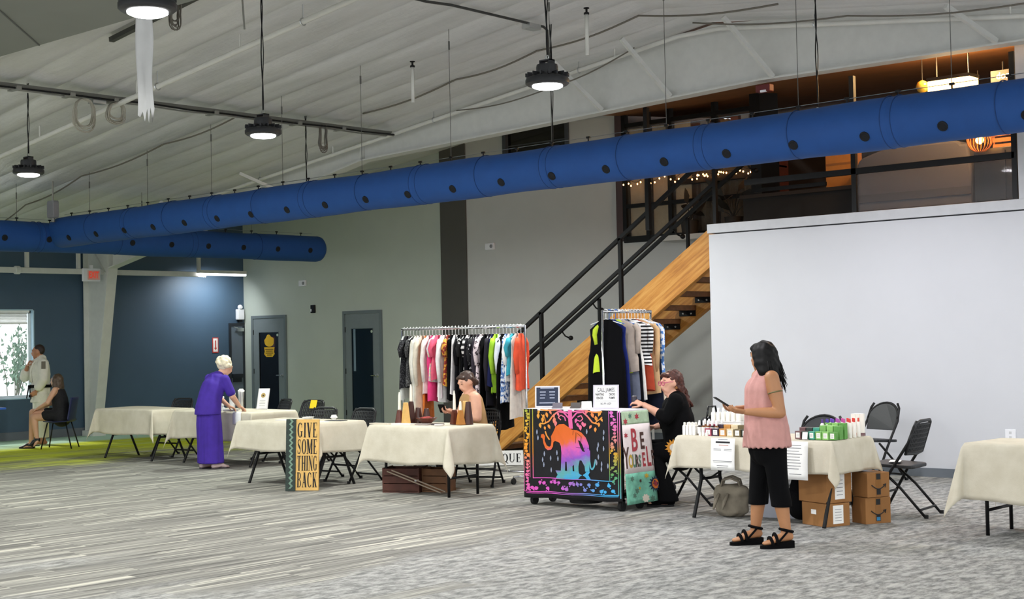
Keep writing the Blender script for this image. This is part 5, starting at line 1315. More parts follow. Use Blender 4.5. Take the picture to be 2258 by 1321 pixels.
def sdf_mesh(prims, h, k=.02, cuts=(), disp=None):
    B = [bounds(p) for p in prims]; mg = k + 3 * h
    lo = np.min([b[0] for b in B], 0) - mg; hi = np.max([b[1] for b in B], 0) + mg
    N = np.ceil((hi - lo) / h).astype(int) + 1
    F = np.full(N, 1.0)
    for p, (a, b) in zip(prims, B):
        i0 = np.maximum(((a - mg - lo) / h).astype(int), 0); i1 = np.minimum(((b + mg - lo) / h).astype(int) + 2, N)
        G = np.stack(np.meshgrid(*[lo[q] + h * np.arange(i0[q], i1[q]) for q in range(3)], indexing='ij'), -1)
        d = prim_sdf(G, p); s = tuple(slice(i0[q], i1[q]) for q in range(3)); c = F[s]
        hh = np.maximum(k - np.abs(c - d), 0) / k
        F[s] = np.minimum(c, d) - hh * hh * k * .25
    if cuts:
        G = np.stack(np.meshgrid(*[lo[q] + h * np.arange(N[q]) for q in range(3)], indexing='ij'), -1)
        for fn in cuts: F = np.maximum(F, fn(G))
    V, Q = surf_nets(F, lo, h)
    if disp is not None: V = disp(V)
    return V, Q
def sdf_obj(name, parts, m, parent):
    """parts: list of (V,Q) merged into one mesh"""
    VV, QQ, o = [], [], 0
    for V, Q in parts: VV.append(V); QQ.append(Q + o); o += len(V)
    me = bpy.data.meshes.new(name); me.from_pydata(np.concatenate(VV).tolist(), [], np.concatenate(QQ).tolist())
    me.materials.append(m); me.shade_smooth()
    ob = bpy.data.objects.new(name, me); COL.objects.link(ob); ob.parent = parent
    return ob
def folds(amp, fx, fz, seed=0):
    def f(V):
        a = np.arctan2(V[:, 1], V[:, 0] - V[:, 0].mean()); s = amp * (np.sin(a * fx + V[:, 2] * fz + seed) + .6 * np.sin(a * fx * 1.7 - V[:, 2] * fz * 1.4 + seed * 2))
        c = V[:, :2] - V[:, :2].mean(0); n = c / (np.linalg.norm(c, axis=1)[:, None] + 1e-6)
        V = V.copy(); V[:, :2] += n * s[:, None]; return V
    return f
def lumps(amp, fr, seed=0):
    def f(V):
        c = V.mean(0); n = V - c; n = n / (np.linalg.norm(n, axis=1)[:, None] + 1e-6)
        s = np.sin(V[:, 0] * fr + seed) * np.sin(V[:, 1] * fr * 1.13 + seed * 2) + np.sin(V[:, 2] * fr * 1.2 + seed) * np.sin((V[:, 0] + V[:, 1]) * fr * .9)
        return V + n * (amp * s)[:, None]
    return f
def zcut(z, keep='above', fn=None):
    def c(G):
        zz = z if fn is None else z + fn(G)
        return (zz - G[..., 2]) if keep == 'above' else (G[..., 2] - zz)
    return c

def hand(wrist, d, pn, curl=.5, thumb=1, sc=1.0, spread=.12):
    """palm + five fingers. d: pointing direction, pn: palm normal (fingers curl towards it), thumb: +1/-1 side"""
    d = nrm(d); pn = nrm(_v(pn) - d * np.dot(pn, d)); l = np.cross(d, pn) * thumb; w = _v(wrist)
    P = [chain([(w, .024 * sc, .018 * sc), (w + d * .045 * sc, .036 * sc, .015 * sc), (w + d * .082 * sc, .039 * sc, .013 * sc)], l)]
    for i, (off, ln) in enumerate(((.028, .066), (.010, .074), (-.009, .070), (-.027, .054))):
        p = w + d * .08 * sc + l * off * sc; ang = 0.0; dirv = nrm(d + l * off * spread * 20 * .1); nodes = [(p, .0088 * sc)]
        for j, f in enumerate((.45, .32, .23)):
            ang += curl * (.55, .75, .5)[j] + .05 * i
            v = dirv * math.cos(ang) + pn * math.sin(ang); p = p + v * ln * f * sc; nodes.append((p, (.0084, .0078, .0066)[j] * sc))
        P.append(limb(*nodes))
    b = w + d * .025 * sc + l * .026 * sc; t1 = nrm(d * .6 + l * .7 + pn * .35); t2 = nrm(d * .85 + l * .15 + pn * .45)
    P.append(limb((b, .012 * sc), (b + t1 * .035 * sc, .0105 * sc), (b + t1 * .035 * sc + t2 * .03 * sc, .0095 * sc), (b + t1 * .035 * sc + t2 * .055 * sc, .0078 * sc)))
    return P

SKIN = {}
def skin(name, col):
    m = mat(name, col, .5, var=.06, vscale=9); m.node_tree.nodes['Principled BSDF'].inputs['Subsurface Weight'].default_value = 0.0
    m.node_tree.nodes['Principled BSDF'].inputs['Subsurface Radius'].default_value = (.02, .008, .004)
    return m
def head_prims(c, f, u, s=1.0, wide=1.0):
    c = _v(c); f = nrm(f); u = nrm(_v(u) - f * np.dot(u, f)); l = np.cross(u, f)
    A = lambda x, y, z: c + (f * x + l * y + u * z) * s
    return [ell(A(-.008, 0, .018), (.094 * s, .074 * s * wide, .094 * s), f, u), chain([(A(.03, 0, -.01), .062 * s * wide, .058 * s), (A(.05, 0, -.065), .044 * s * wide, .04 * s), (A(.062, 0, -.095), .026 * s * wide, .024 * s)], l),
            limb((A(.086, 0, .012), .009 * s), (A(.103, 0, -.022), .0125 * s)), limb((A(.096, .012, -.026), .007 * s), (A(.096, -.012, -.026), .007 * s)),
            ell(A(-.005, .076 * wide, -.005), (.018 * s, .009 * s, .03 * s), f, u), ell(A(-.005, -.076 * wide, -.005), (.018 * s, .009 * s, .03 * s), f, u),
            limb((A(.083, .036, .03), .009 * s), (A(.09, 0, .026), .009 * s), (A(.083, -.036, .03), .009 * s)), limb((A(.088, .02, -.052), .007 * s), (A(.094, 0, -.052), .009 * s), (A(.088, -.02, -.052), .007 * s))], A
def face_parts(A, parent, brow, lips, eyec='#2a1d16', s=1.0):
    mw = mat('eye_white', '#e8e4de', .3); mi = mat('iris' + eyec, eyec, .2); ml = mat('lips' + lips, lips, .5); mb_ = mat('brow' + brow, brow, .8)
    for y in (.033, -.033):
        b = MB(); c = A(.079, y, .012); f = nrm(A(1, 0, 0) - A(0, 0, 0)); l = nrm(A(0, 1, 0) - A(0, 0, 0)); u = nrm(A(0, 0, 1) - A(0, 0, 0))
        b.grid(lambda a, v: tuple(c + s * (f * .008 * math.sin(PI * v) * math.cos(2 * PI * a) * .8 + f * .004 + l * .013 * math.cos(2 * PI * a) * math.sin(PI * v) * 1.0 + u * .008 * math.cos(PI * v))), 12, 7, closed_u=True)
        e = b.build('eye', mw, parent, smooth=True)
        b = MB(); c2 = A(.088, y, .012)
        b.add([tuple(c2 + s * (l * .0062 * math.cos(q) + u * .0062 * math.sin(q) + f * .004)) for q in [2 * PI * i / 10 for i in range(10)]], [tuple(range(10))]); b.build('iris', mi, e)
        MB().tube([tuple(A(.086, y * .55, .034)), tuple(A(.091, y, .040)), tuple(A(.078, y * 1.5, .034))], [.003 * s, .004 * s, .002 * s], 6).build('eyebrow', mb_, parent, smooth=True)
    MB().tube([tuple(A(.093, .02, -.053)), tuple(A(.1005, .007, -.0505)), tuple(A(.1005, -.007, -.0505)), tuple(A(.093, -.02, -.053))], [.002 * s, .0052 * s, .0052 * s, .002 * s], 6).build('lips', ml, parent, smooth=True)

def make_body(parent, m, torso, arms, legs, neck, headp, feet=(), hands=(), h=.0115, k=.022, L=(0, 1, 0)):
    pr = [chain(torso, L)] + [limb(*a) for a in arms] + [limb(*g) for g in legs] + [limb(*neck)] + headp + list(feet)
    parts = [sdf_mesh(pr, h, k)]
    for hp in hands: parts.append(sdf_mesh(hp, .0045, .006))
    return sdf_obj('body', parts, m, parent)
def foot(ankle, heel, toe, w=.04, t=.026):
    a, e, o = _v(ankle), _v(heel), _v(toe); mid = (e + o) / 2
    return chain([(e + _v((0, 0, .012)), w * .78, .034), (mid + _v((0, 0, .018)), w * .95, .03), (e * .25 + o * .75, w * 1.08, .021), (o, w * .8, .014)], np.cross(nrm(o - e), (0, 0, 1)))
def shoe(parent, name, heel, toe, m, ms, w=.047, top=.07, heelh=.018):
    e, o = _v(heel), _v(toe); d = nrm(o - e); l = np.cross((0, 0, 1), d); mid = (e + o) / 2
    V, Q = sdf_mesh([chain([(e + _v((0, 0, .03)), w * .8, .034), (mid + _v((0, 0, .035)), w * .95, .034), (e * .25 + o * .75 + _v((0, 0, .01)), w * 1.05, .028), (o, w * .75, .02)], l), limb((e + _v((0, 0, .04)) + d * .02, w * .8), (e + d * .03 + _v((0, 0, top)), w * .75))], .008, .012, cuts=[zcut(min(e[2], o[2]) - .0, 'above')])
    s = sdf_obj(name, [(V, Q)], m, parent)
    prof = [(-.02, -w * .7), (.05, -w * .85), (.14, -w * .75), (np.linalg.norm(o - e) * .75, -w * 1.05), (np.linalg.norm(o - e) + .02, -w * .5)]
    ol = prof + [(x, -y) for x, y in prof[::-1]]
    MB().prism(ol, lambda a, c_, q: tuple(_v((e[0], e[1], 0)) + _v((d[0], d[1], 0)) * a + l * c_ + _v((0, 0, min(e[2], o[2]) - .012 + q))), .016).build('sole', ms, s)
def at_joint(a, b, t): return _v(a) + (_v(b) - _v(a)) * t

# ---- 1: standing woman in pink top, phone in hand
p1 = thing('person', 'standing person in a pink sleeveless top and black cropped trousers holding a phone', 'person', (-6.10, 9.70, 0), math.radians(230))
S1 = skin('skin_tan', '#a97650')
shL, elL, wrL = (.0, .165, 1.315), (-.045, .215, 1.045), (.20, .135, 1.055)
shR, elR, wrR = (.0, -.165, 1.315), (-.03, -.215, 1.05), (.22, -.06, 1.07)
hcen = (.012, -.01, 1.475); hf = (math.cos(math.radians(-58)), math.sin(math.radians(-58)), -.06)
hp, A1 = head_prims(hcen, hf, (0, 0, 1), .99)
torso = [((0, 0, .80), .165, .125), ((0, 0, .93), .15, .12), ((.005, 0, 1.08), .15, .125), ((.01, 0, 1.2), .16, .125), ((-.005, 0, 1.30), .135, .085), ((-.01, 0, 1.345), .07, .06)]
hiL, knL, anL = (-.03, .085, .80), (-.055, .105, .45), (-.10, .12, .12)
hiR, knR, anR = (.0, -.085, .80), (.035, -.10, .45), (.07, -.12, .12)
make_body(p1, S1, torso, [((shL), (elL)) and [(shL, .056), (at_joint(shL, elL, .5), .052), (elL, .043), (at_joint(elL, wrL, .35), .041), (wrL, .026)], [(shR, .056), (at_joint(shR, elR, .5), .052), (elR, .043), (at_joint(elR, wrR, .35), .041), (wrR, .026)]],
          [[(hiL, .09), (knL, .062), (at_joint(knL, anL, .3), .06), (anL, .038)], [(hiR, .09), (knR, .062), (at_joint(knR, anR, .3), .06), (anR, .038)]], [((-.005, 0, 1.32), .054), ((.005, -.005, 1.41), .05)], hp,
          feet=[foot(anL, (-.125, .12, .075), (.08, .125, .04)), foot(anR, (.045, -.12, .075), (.25, -.115, .04))],
          hands=[hand(wrL, (1, -.25, .12), (-.1, -.5, 1), .42, 1, .95), hand(wrR, (1, .25, .05), (.1, .5, 1), .5, -1, .95)], h=.0095)
face_parts(A1, p1, '#1c1514', '#a5584e')
sc_ = lambda G: .007 * np.sin(26 * np.arctan2(G[..., 1], G[..., 0]))
M_pink = mat('pink_crepe', '#bd8a84', .85, var=.07, vscale=16, bump=.2, bscale=70)
bl_ = [chain([((-.0, .105, 1.345), .03, .03), ((-.0, .0, 1.30), .115, .105), ((.015, 0, 1.2), .165, .142), ((.01, 0, 1.05), .18, .155), ((.0, 0, .9), .198, .172), ((0, 0, .70), .222, .195)]), chain([((-.005, .10, 1.352), .028, .032), ((.0, .09, 1.25), .06, .09)], (0, 1, 0)), chain([((-.005, -.10, 1.352), .028, .032), ((.0, -.09, 1.25), .06, .09)], (0, 1, 0))]
bl_[0] = chain([((.0, .0, 1.29), .115, .10), ((.015, 0, 1.2), .165, .142), ((.01, 0, 1.05), .18, .155), ((.0, 0, .9), .198, .172), ((0, 0, .70), .222, .195)])
sdf_obj('blouse', [sdf_mesh(bl_, .0095, .02, cuts=[zcut(.775, 'above', sc_)], disp=folds(.004, 9, 3))], M_pink, p1)
M_blkf = mat('black_fabric', '#050507', .95, var=.2, bump=.15, spec=.15)
sdf_obj('trousers', [sdf_mesh([chain([((0, 0, .86), .17, .135), ((0, 0, .76), .175, .14)]), limb((hiL, .098), (at_joint(hiL, knL, .6), .085), (knL, .078), ((-.08, .115, .24), .079)), limb((hiR, .098), (at_joint(hiR, knR, .6), .085), (knR, .078), ((.055, -.11, .24), .079))], .0105, .02, cuts=[zcut(.315)], disp=folds(.003, 7, 9, 2))], M_blkf, p1)
M_hairb = mat('black_hair', '#040304', .6, var=.3, vscale=60, spec=.25)
Ah = A1
def hv(x, y, z): return A1(x, y, z)
hair = [ell(A1(-.02, 0, .028), (.098, .086, .098), hf, (0, 0, 1)), chain([(A1(-.06, 0, .03), .08, .06), (A1(-.085, 0, -.06), .085, .055), (A1(-.10, .0, -.14), .075, .045), (A1(-.115, .0, -.20), .045, .028), (A1(-.135, .01, -.245), .018, .014)], np.cross((0, 0, 1), nrm(hf))),
        chain([(A1(.0, .07, .04), .035, .02), (A1(-.02, .082, -.05), .045, .022), (A1(-.06, .078, -.13), .04, .025)], hf), chain([(A1(.0, -.07, .04), .035, .02), (A1(-.02, -.082, -.05), .045, .022), (A1(-.06, -.078, -.13), .04, .025)], hf), limb((A1(.05, .06, .07), .02), (A1(.06, .02, .088), .02), (A1(.055, -.03, .085), .02), (A1(.035, -.068, .06), .02))]
hr = sdf_obj('hair', [sdf_mesh(hair, .0085, .02, disp=lumps(.003, 75, 1))], M_hairb, p1)
b = MB(); rr = random.Random(4)
for i in range(90):
    y = rr.uniform(-.075, .075); z = rr.uniform(-.12, 0)
    pts = [A1(-.1 + rr.uniform(-.01, .01), y, z), A1(-.118 - rr.uniform(0, .02), y * 1.1, z - .08), A1(-.125 - rr.uniform(0, .04), y * 1.2 + rr.uniform(-.02, .02), z - .14 - rr.uniform(0, .06))]
    b.tube([tuple(q) for q in pts], [.007, .005, .0015], 5)
b.build('hair_strand', M_hairb, hr, smooth=True)
b = MB(); ct = at_joint(shL, elL, .42); ax = nrm(_v(elL) - _v(shL)); e1 = nrm(np.cross(ax, (1, 0, 0))); e2 = np.cross(ax, e1)
b.tube([tuple(ct + (e1 * math.cos(q) + e2 * math.sin(q)) * .0545) for q in [2 * PI * i / 20 for i in range(20)]], .005, 6, closed=True); b.build('armband_tattoo', mat('tattoo', '#5f5b35', .6), p1)
def sandal(parent, heel, toe, ank):
    e, o = _v(heel), _v(toe); d = nrm((o - e) * _v((1, 1, 0))); l = np.cross((0, 0, 1), d); Ln = np.linalg.norm((o - e)[:2])
    prof = [(-.035, .03), (.03, .036), (.12, .036), (.18, .047), (Ln + .01, .034), (Ln + .03, .015)]
    ol = prof + [(x, -y) for x, y in prof[::-1]]
    def top(x): return .055 - .03 * min(max(x / (Ln), 0), 1)
    b = MB(); k = len(ol); org = _v((e[0], e[1], 0))
    b.add([tuple(org + d * x + l * y) for x, y in ol] + [tuple(org + d * x + l * y + _v((0, 0, top(x)))) for x, y in ol], [tuple(range(k))[::-1], tuple(range(k, 2 * k))] + [(i, (i + 1) % k, (i + 1) % k + k, i + k) for i in range(k)])
    s = b.build('sandal', M_blkf, parent)
    for x, hgt, w in ((Ln * .72, .062, .05), (Ln * .52, .085, .047)):
        MB().tube([tuple(org + d * (x + .012 * math.sin(q)) + l * w * math.cos(q) + _v((0, 0, top(x) - .005 + hgt * math.sin(q) * .9))) for q in [PI * i / 10 for i in range(11)]], .013, 6).build('strap', M_blkf, s, smooth=True)
    c = _v(ank); MB().tube([tuple(c + d * .05 * math.cos(q) + l * .046 * math.sin(q) + _v((0, 0, .01 + .012 * math.cos(q)))) for q in [2 * PI * i / 16 for i in range(16)]], .011, 6, closed=True).build('strap', M_blkf, s, smooth=True)
    for sd in (-1, 1): MB().tube([tuple(org + d * Ln * .5 + l * .044 * sd + _v((0, 0, .05))), tuple(c + l * .046 * sd + _v((0, 0, .01)))], .008, 6).build('strap', M_blkf, s)
sandal(p1, (-.12, .12, 0), (.08, .125, 0), (-.10, .12, .125)); sandal(p1, (.05, -.12, 0), (.25, -.115, 0), (.07, -.12, .125))
ph = thing('phone', 'black phone held by the person in the pink top', 'phone', (0, 0, 0))
Mw = Matrix.Rotation(math.radians(230), 4, 'Z'); Mw.translation = (-6.10, 9.70, 0)
pm = Matrix.Rotation(math.radians(-33), 3, 'Y')
def phone_at(d, c, R3, m=M_black):
    d.location = c
    b = MB(); b.prism(rrect(-.075, -.037, .075, .037, .01), lambda a, c_, q: tuple(R3 @ Vector((a, c_, q))), .009); b.build('case', m, d, bevel=.002)
    b = MB(); b.prism(rrect(-.071, -.033, .071, .033, .008), lambda a, c_, q: tuple(R3 @ Vector((a, c_, .0091 + q))), .0004); b.build('screen', mat('screen_dark', '#10131c', .1), d)
phone_at(ph, Mw @ Vector((.36, .035, 1.125)), Matrix.Rotation(math.radians(230), 3, 'Z') @ pm)

# ---- 2: woman with grey-white curls in a purple dress, bent over the table
p4 = thing('person', 'person with white curly hair in a long purple outfit bending over a table', 'person', (-16.0, 11.66, 0), math.radians(92))
S4 = skin('skin_fair', '#d3a288')
shL, shR = (.13, .165, 1.20), (.13, -.165, 1.19); elR, wrR = (.20, -.225, .96), (.37, -.16, .82); elL, wrL = (.26, .20, .98), (.38, .08, .82)
hf = (.72, -.42, -.42); hp, A4 = head_prims((.235, -.035, 1.36), hf, (.45, 0, 1), .98)
torso = [((-.03, 0, .82), .165, .13), ((.0, 0, .95), .15, .125), ((.06, 0, 1.08), .16, .125), ((.11, 0, 1.19), .14, .09), ((.14, 0, 1.23), .07, .06)]
hiL, hiR = (-.03, .085, .80), (-.03, -.085, .80); anL, anR = (-.02, .10, .10), (.02, -.10, .10)
make_body(p4, S4, torso, [[(shL, .05), (elL, .041), (wrL, .026)], [(shR, .05), (elR, .041), (at_joint(elR, wrR, .35), .038), (wrR, .026)]],
          [[(hiL, .085), ((0, .09, .44), .058), (anL, .037)], [(hiR, .085), ((0, -.09, .44), .058), (anR, .037)]], [((.12, 0, 1.20), .052), ((.2, -.02, 1.29), .048)], hp,
          feet=[foot(anL, (-.06, .10, .03), (.13, .11, .03)), foot(anR, (-.02, -.10, .03), (.17, -.11, .03))], hands=[hand(wrR, (.9, .15, -.45), (-.2, 0, -1), .35, -1, .92), hand(wrL, (.9, -.2, -.4), (-.2, 0, -1), .4, 1, .92)])
face_parts(A4, p4, '#b9aa98', '#a8685c')
M_purp = mat('purple_knit', '#3d2292', .85, var=.1, vscale=14, bump=.2)
sdf_obj('tunic', [sdf_mesh([chain([((-.045, 0, .66), .195, .165), ((-.03, 0, .82), .19, .16), ((.0, 0, .95), .175, .15), ((.055, 0, 1.08), .178, .145), ((.105, 0, 1.185), .155, .108), ((.135, 0, 1.225), .095, .08)]), limb((shL, .066), (at_joint(shL, elL, .75), .064)), limb((shR, .066), (at_joint(shR, elR, .75), .064))], .011, .02, cuts=[zcut(.73)], disp=folds(.003, 6, 8, 1))], M_purp, p4)
sdf_obj('skirt', [sdf_mesh([chain([((-.03, 0, .85), .165, .135), ((-.02, 0, .6), .185, .15), ((0, 0, .3), .185, .16), ((.0, 0, .02), .19, .165)])], .011, .02, cuts=[zcut(.075)], disp=folds(.006, 8, 2, 3))], M_purp, p4)
M_hairw = mat('white_curls', '#e2d7bd', .7, var=.12, vscale=60, bump=.5, bscale=90, dist=.01)
rr = random.Random(8); hair = [ell(A4(-.025, 0, .03), (.104, .094, .10), hf, (.45, 0, 1))]
for i in range(46):
    a, z = rr.uniform(-2.5, 2.5), rr.uniform(-.5, 1.0); r = math.sqrt(max(0, 1 - z * z * .95))
    hair.append(ell(A4(-.03 - .1 * math.cos(a) * r, .09 * math.sin(a) * r, .03 + .095 * z), (.026, .026, .026)))
sdf_obj('hair', [sdf_mesh(hair, .008, .012)], M_hairw, p4)
M_loaf = mat('pale_shoe', '#c9b3b4', .6); M_sole = mat('shoe_sole', '#4a4248', .7)
for e, o in (((-.07, .10, .015), (.15, .115, .02)), ((-.03, -.10, .015), (.19, -.115, .02))): shoe(p4, 'shoe', e, o, M_loaf, M_sole, .044, .05)

# ---- 3: seated woman in tan camisole at the holders table
p3 = thing('person', 'seated person in a tan camisole looking down behind the candle holder table', 'person', (-11.32, 11.9, 0), math.radians(240))
S3 = skin('skin_peach', '#d9a48a')
shL, elL, wrL = (.05, .175, 1.0), (.05, .235, .78), (.27, .07, .85); shR, elR, wrR = (.05, -.175, 1.0), (.12, -.23, .78), (.30, -.02, .86)
hf = (.86, .34, -.38); hp, A3 = head_prims((.105, .01, 1.175), hf, (.3, 0, 1), 1.0, 1.03)
torso = [((-.02, 0, .52), .18, .14), ((.0, 0, .66), .155, .125), ((.03, 0, .82), .17, .135), ((.05, 0, .93), .175, .125), ((.05, 0, 1.0), .15, .09), ((.05, 0, 1.045), .075, .065)]
anL, anR = (.40, .10, .09), (.36, -.12, .09)
make_body(p3, S3, torso, [[(shL, .064), (at_joint(shL, elL, .5), .062), (elL, .05), (at_joint(elL, wrL, .4), .044), (wrL, .028)], [(shR, .064), (elR, .05), (wrR, .028)]],
          [[((0, .09, .53), .095), ((.42, .11, .54), .068), (anL, .04)], [((0, -.09, .53), .095), ((.42, -.11, .54), .068), (anR, .04)]], [((.05, 0, 1.0), .058), ((.085, .005, 1.10), .053)], hp,
          feet=[foot(anL, (.36, .10, .03), (.57, .11, .03)), foot(anR, (.32, -.12, .03), (.53, -.13, .03))], hands=[hand(wrL, (.75, -.55, .1), (.2, -.6, .6), .55, 1), hand(wrR, (.8, .4, -.05), (.2, .6, .5), .6, -1)])
face_parts(A3, p3, '#3a241a', '#a85a52')
M_tan = mat('tan_camisole', '#a98558', .8, var=.06)
sdf_obj('camisole', [sdf_mesh([chain([((-.02, 0, .52), .195, .155), ((.0, 0, .66), .17, .14), ((.035, 0, .82), .18, .148), ((.05, 0, .94), .172, .135)]), limb(((.15, .075, .95), .013), ((.06, .1, 1.055), .012), ((-.03, .09, .98), .013)), limb(((.15, -.075, .95), .013), ((.06, -.1, 1.055), .012), ((-.03, -.09, .98), .013))], .009, .012, cuts=[zcut(.50)])], M_tan, p3)
sdf_obj('trousers', [sdf_mesh([chain([((-.03, 0, .54), .19, .15), ((0, 0, .50), .19, .14)]), limb(((0, .09, .53), .105), ((.42, .11, .54), .08), (at_joint((.42, .11, .54), anL, .85), .06)), limb(((0, -.09, .53), .105), ((.42, -.11, .54), .08), (at_joint((.42, -.11, .54), anR, .85), .06))], .012, .02)], mat('dark_grey_trousers', '#3b3a3d', .9), p3)
M_hairbr = mat('brown_hair', '#3a241b', .5, var=.35, vscale=60)
hair = [ell(A3(-.022, 0, .03), (.098, .085, .096), hf, (.3, 0, 1)), ell(A3(-.1, 0, -.04), (.045, .05, .045)), limb((A3(-.03, .08, .03), .022), (A3(-.07, .075, -.03), .026), (A3(-.11, .03, -.06), .022)), limb((A3(-.03, -.08, .03), .022), (A3(-.07, -.075, -.03), .026), (A3(-.11, -.03, -.06), .022)), limb((A3(.055, .05, .075), .018), (A3(.06, 0, .09), .02), (A3(.055, -.05, .075), .018))]
sdf_obj('hair', [sdf_mesh(hair, .008, .014, disp=lumps(.003, 90, 2))], M_hairbr, p3)
MB().tube([tuple(q) for q in ((.10, .07, 1.03), (.16, .05, .98), (.185, .0, .93), (.16, -.05, .98), (.10, -.07, 1.03))], .006, 6).build('necklace', mat('cord_brown', '#3a1d18', .6), p3, smooth=True)
for e, o, lab in (((.35, .10, .015), (.57, .11, .02), 0), ((.31, -.12, .015), (.53, -.13, .02), 1)): shoe(p3, 'shoe', e, o, mat('taupe_shoe', '#6a5a4e', .7), M_sole, .044, .05)
ph = thing('phone', 'black phone in the hands of the person in the tan camisole', 'phone', (0, 0, 0))
M3 = Matrix.Rotation(math.radians(240), 4, 'Z'); M3.translation = (-11.32, 11.9, 0)
phone_at(ph, M3 @ Vector((.40, .03, .885)), Matrix.Rotation(math.radians(300), 3, 'Z') @ Matrix.Rotation(math.radians(-40), 3, 'Y'))

# ---- 4: red-haired woman in black beside the cart
P2L = (-8.28, 11.60, 0); P2R = math.radians(214)
p2 = thing('person', 'seated person with red curly hair, pink glasses and black clothes beside the cart', 'person', P2L, P2R)
S2 = skin('skin_rose', '#d9a48c')
shL, elL, wrL = (.03, .175, 1.02), (.13, .20, .83), (.33, .12, .97); shR, elR, wrR = (.03, -.175, 1.02), (.05, -.23, .80), (.25, -.20, .75)
wrL = (.34, .10, .985); elL = (.12, .215, .86)
hf = (.86, .48, -.1); hp, A2 = head_prims((.075, .0, 1.19), hf, (.08, 0, 1), 1.02, 1.05)
torso = [((-.02, 0, .52), .19, .15), ((.0, 0, .66), .17, .145), ((.02, 0, .82), .175, .15), ((.03, 0, .94), .175, .125), ((.03, 0, 1.02), .15, .09), ((.03, 0, 1.06), .075, .065)]
anL, anR = (.14, .13, .10), (.34, -.12, .10)
make_body(p2, S2, torso, [[(shL, .062), (elL, .05), (at_joint(elL, wrL, .4), .044), (wrL, .028)], [(shR, .062), (elR, .05), (wrR, .028)]],
          [[((0, .09, .53), .095), ((.28, .13, .52), .07), (anL, .042)], [((0, -.09, .53), .095), ((.38, -.11, .54), .07), (anR, .042)]], [((.03, 0, 1.02), .06), ((.06, .0, 1.11), .055)], hp,
          feet=[foot(anL, (.10, .13, .03), (.31, .15, .03)), foot(anR, (.30, -.12, .03), (.51, -.12, .03))], hands=[hand(wrL, (.9, -.1, .35), (.25, -.5, -.8), .75, 1), hand(wrR, (.9, .3, 0), (0, .5, -.8), .5, -1)])
face_parts(A2, p2, '#6a3a24', '#b0404a')
M_top = mat('black_top', '#050507', .95, var=.2, bump=.1, spec=.15)
sdf_obj('top', [sdf_mesh([chain([((-.02, 0, .50), .21, .175), ((.0, 0, .66), .19, .165), ((.02, 0, .82), .19, .168), ((.03, 0, .94), .185, .14), ((.02, 0, 1.02), .155, .10), ((.0, 0, 1.05), .10, .075)]), limb((shL, .076), (elL, .064), (at_joint(elL, wrL, .25), .06)), limb((shR, .076), (elR, .064), (at_joint(elR, wrR, .6), .05))], .011, .02, cuts=[zcut(.47)], disp=folds(.003, 6, 9, 4))], M_top, p2)
sdf_obj('trousers', [sdf_mesh([chain([((-.03, 0, .52), .20, .16), ((0, 0, .48), .20, .15)]), limb(((0, .09, .53), .11), ((.28, .13, .52), .09), ((.17, .13, .25), .085), ((.12, .135, .05), .10)), limb(((0, -.09, .53), .11), ((.38, -.11, .54), .09), ((.35, -.12, .07), .08))], .0115, .02, cuts=[zcut(.05)])], M_top, p2)
hair = [ell(A2(-.03, 0, .03), (.10, .092, .10), hf, (.08, 0, 1))]; rr = random.Random(12)
for i in range(22):
    s_ = rr.choice((-1, 1)); a0 = rr.uniform(.02, .1); y0 = s_ * rr.uniform(.02, .085); x0 = -rr.uniform(.02, .11)
    pts = [A2(x0, y0, .06 - rr.uniform(0, .05))]
    for q in range(6): pts.append(A2(x0 - .012 * q - .012 * math.sin(q * 2 + i), y0 * (1 + .08 * q) + .012 * math.cos(q * 2.2 + i), .03 - .043 * (q + 1) - rr.uniform(0, .02)))
    hair.append(limb(*[(p, .02 - .0015 * j) for j, p in enumerate(pts)]))
hair += [limb((A2(.06, .05, .078), .02), (A2(.07, 0, .09), .022), (A2(.06, -.05, .078), .02))]
sdf_obj('hair', [sdf_mesh(hair, .008, .01, disp=lumps(.004, 110, 3))], mat('red_curls', '#42190c', .6, var=.5, vscale=50), p2)
g = MB(); f2 = nrm(hf)
for y in (.034, -.034): g.tube([tuple(A2(.104, y + .027 * math.cos(q), .008 + .021 * math.sin(q))) for q in [2 * PI * i / 14 for i in range(14)]], .0035, 6, closed=True)
g.tube([tuple(A2(.106, .008, .012)), tuple(A2(.106, -.008, .012))], .003, 6)
for y in (.062, -.062): g.tube([tuple(A2(.102, y, .014)), tuple(A2(.05, y * 1.3, .016)), tuple(A2(-.01, y * 1.32, .01))], .003, 6)
g.build('glasses', mat('pink_frames', '#c2497a', .3), p2, smooth=True)
MB().lathe([(.003, -.02), (.014, -.012), (.014, .004), (.003, .012)], 10, tuple(A2(-.005, .088, -.045))).build('earring', mat('bronze', '#8a5a30', .4, metal=.6), p2)
# printed sun on the trouser leg (faces the open end of the cart)
sun = [(math.cos(PI * i / 14) * (.085 if i % 2 else .056), math.sin(PI * i / 14) * (.085 if i % 2 else .056)) for i in range(28)]
sy = .205
MB().prism(sun, lambda a, c_, q: (.06 + a, sy + q - .25 * a * a, .575 + c_), .003).build('sun_print', mat('sun_gold', '#c9892e', .8), p2)
MB().prism([(math.cos(PI * i / 10) * .036, math.sin(PI * i / 10) * .036) for i in range(20)], lambda a, c_, q: (.06 + a, sy + .003 + q - .25 * a * a, .575 + c_), .002).build('sun_face_print', mat('sun_face', '#d6cfc4', .8), p2)
for e, o in (((.09, .13, .015), (.31, .15, .02)), ((.29, -.12, .015), (.51, -.12, .02))): shoe(p2, 'shoe', e, o, M_top, M_rubber, .044, .05)
cp = thing('drink_can', 'dark can held by the red-haired person on the cart', 'can', (0, 0, 0)); M2 = Matrix.Rotation(P2R, 4, 'Z'); M2.translation = P2L
cp.location = M2 @ Vector((.435, .06, .958))
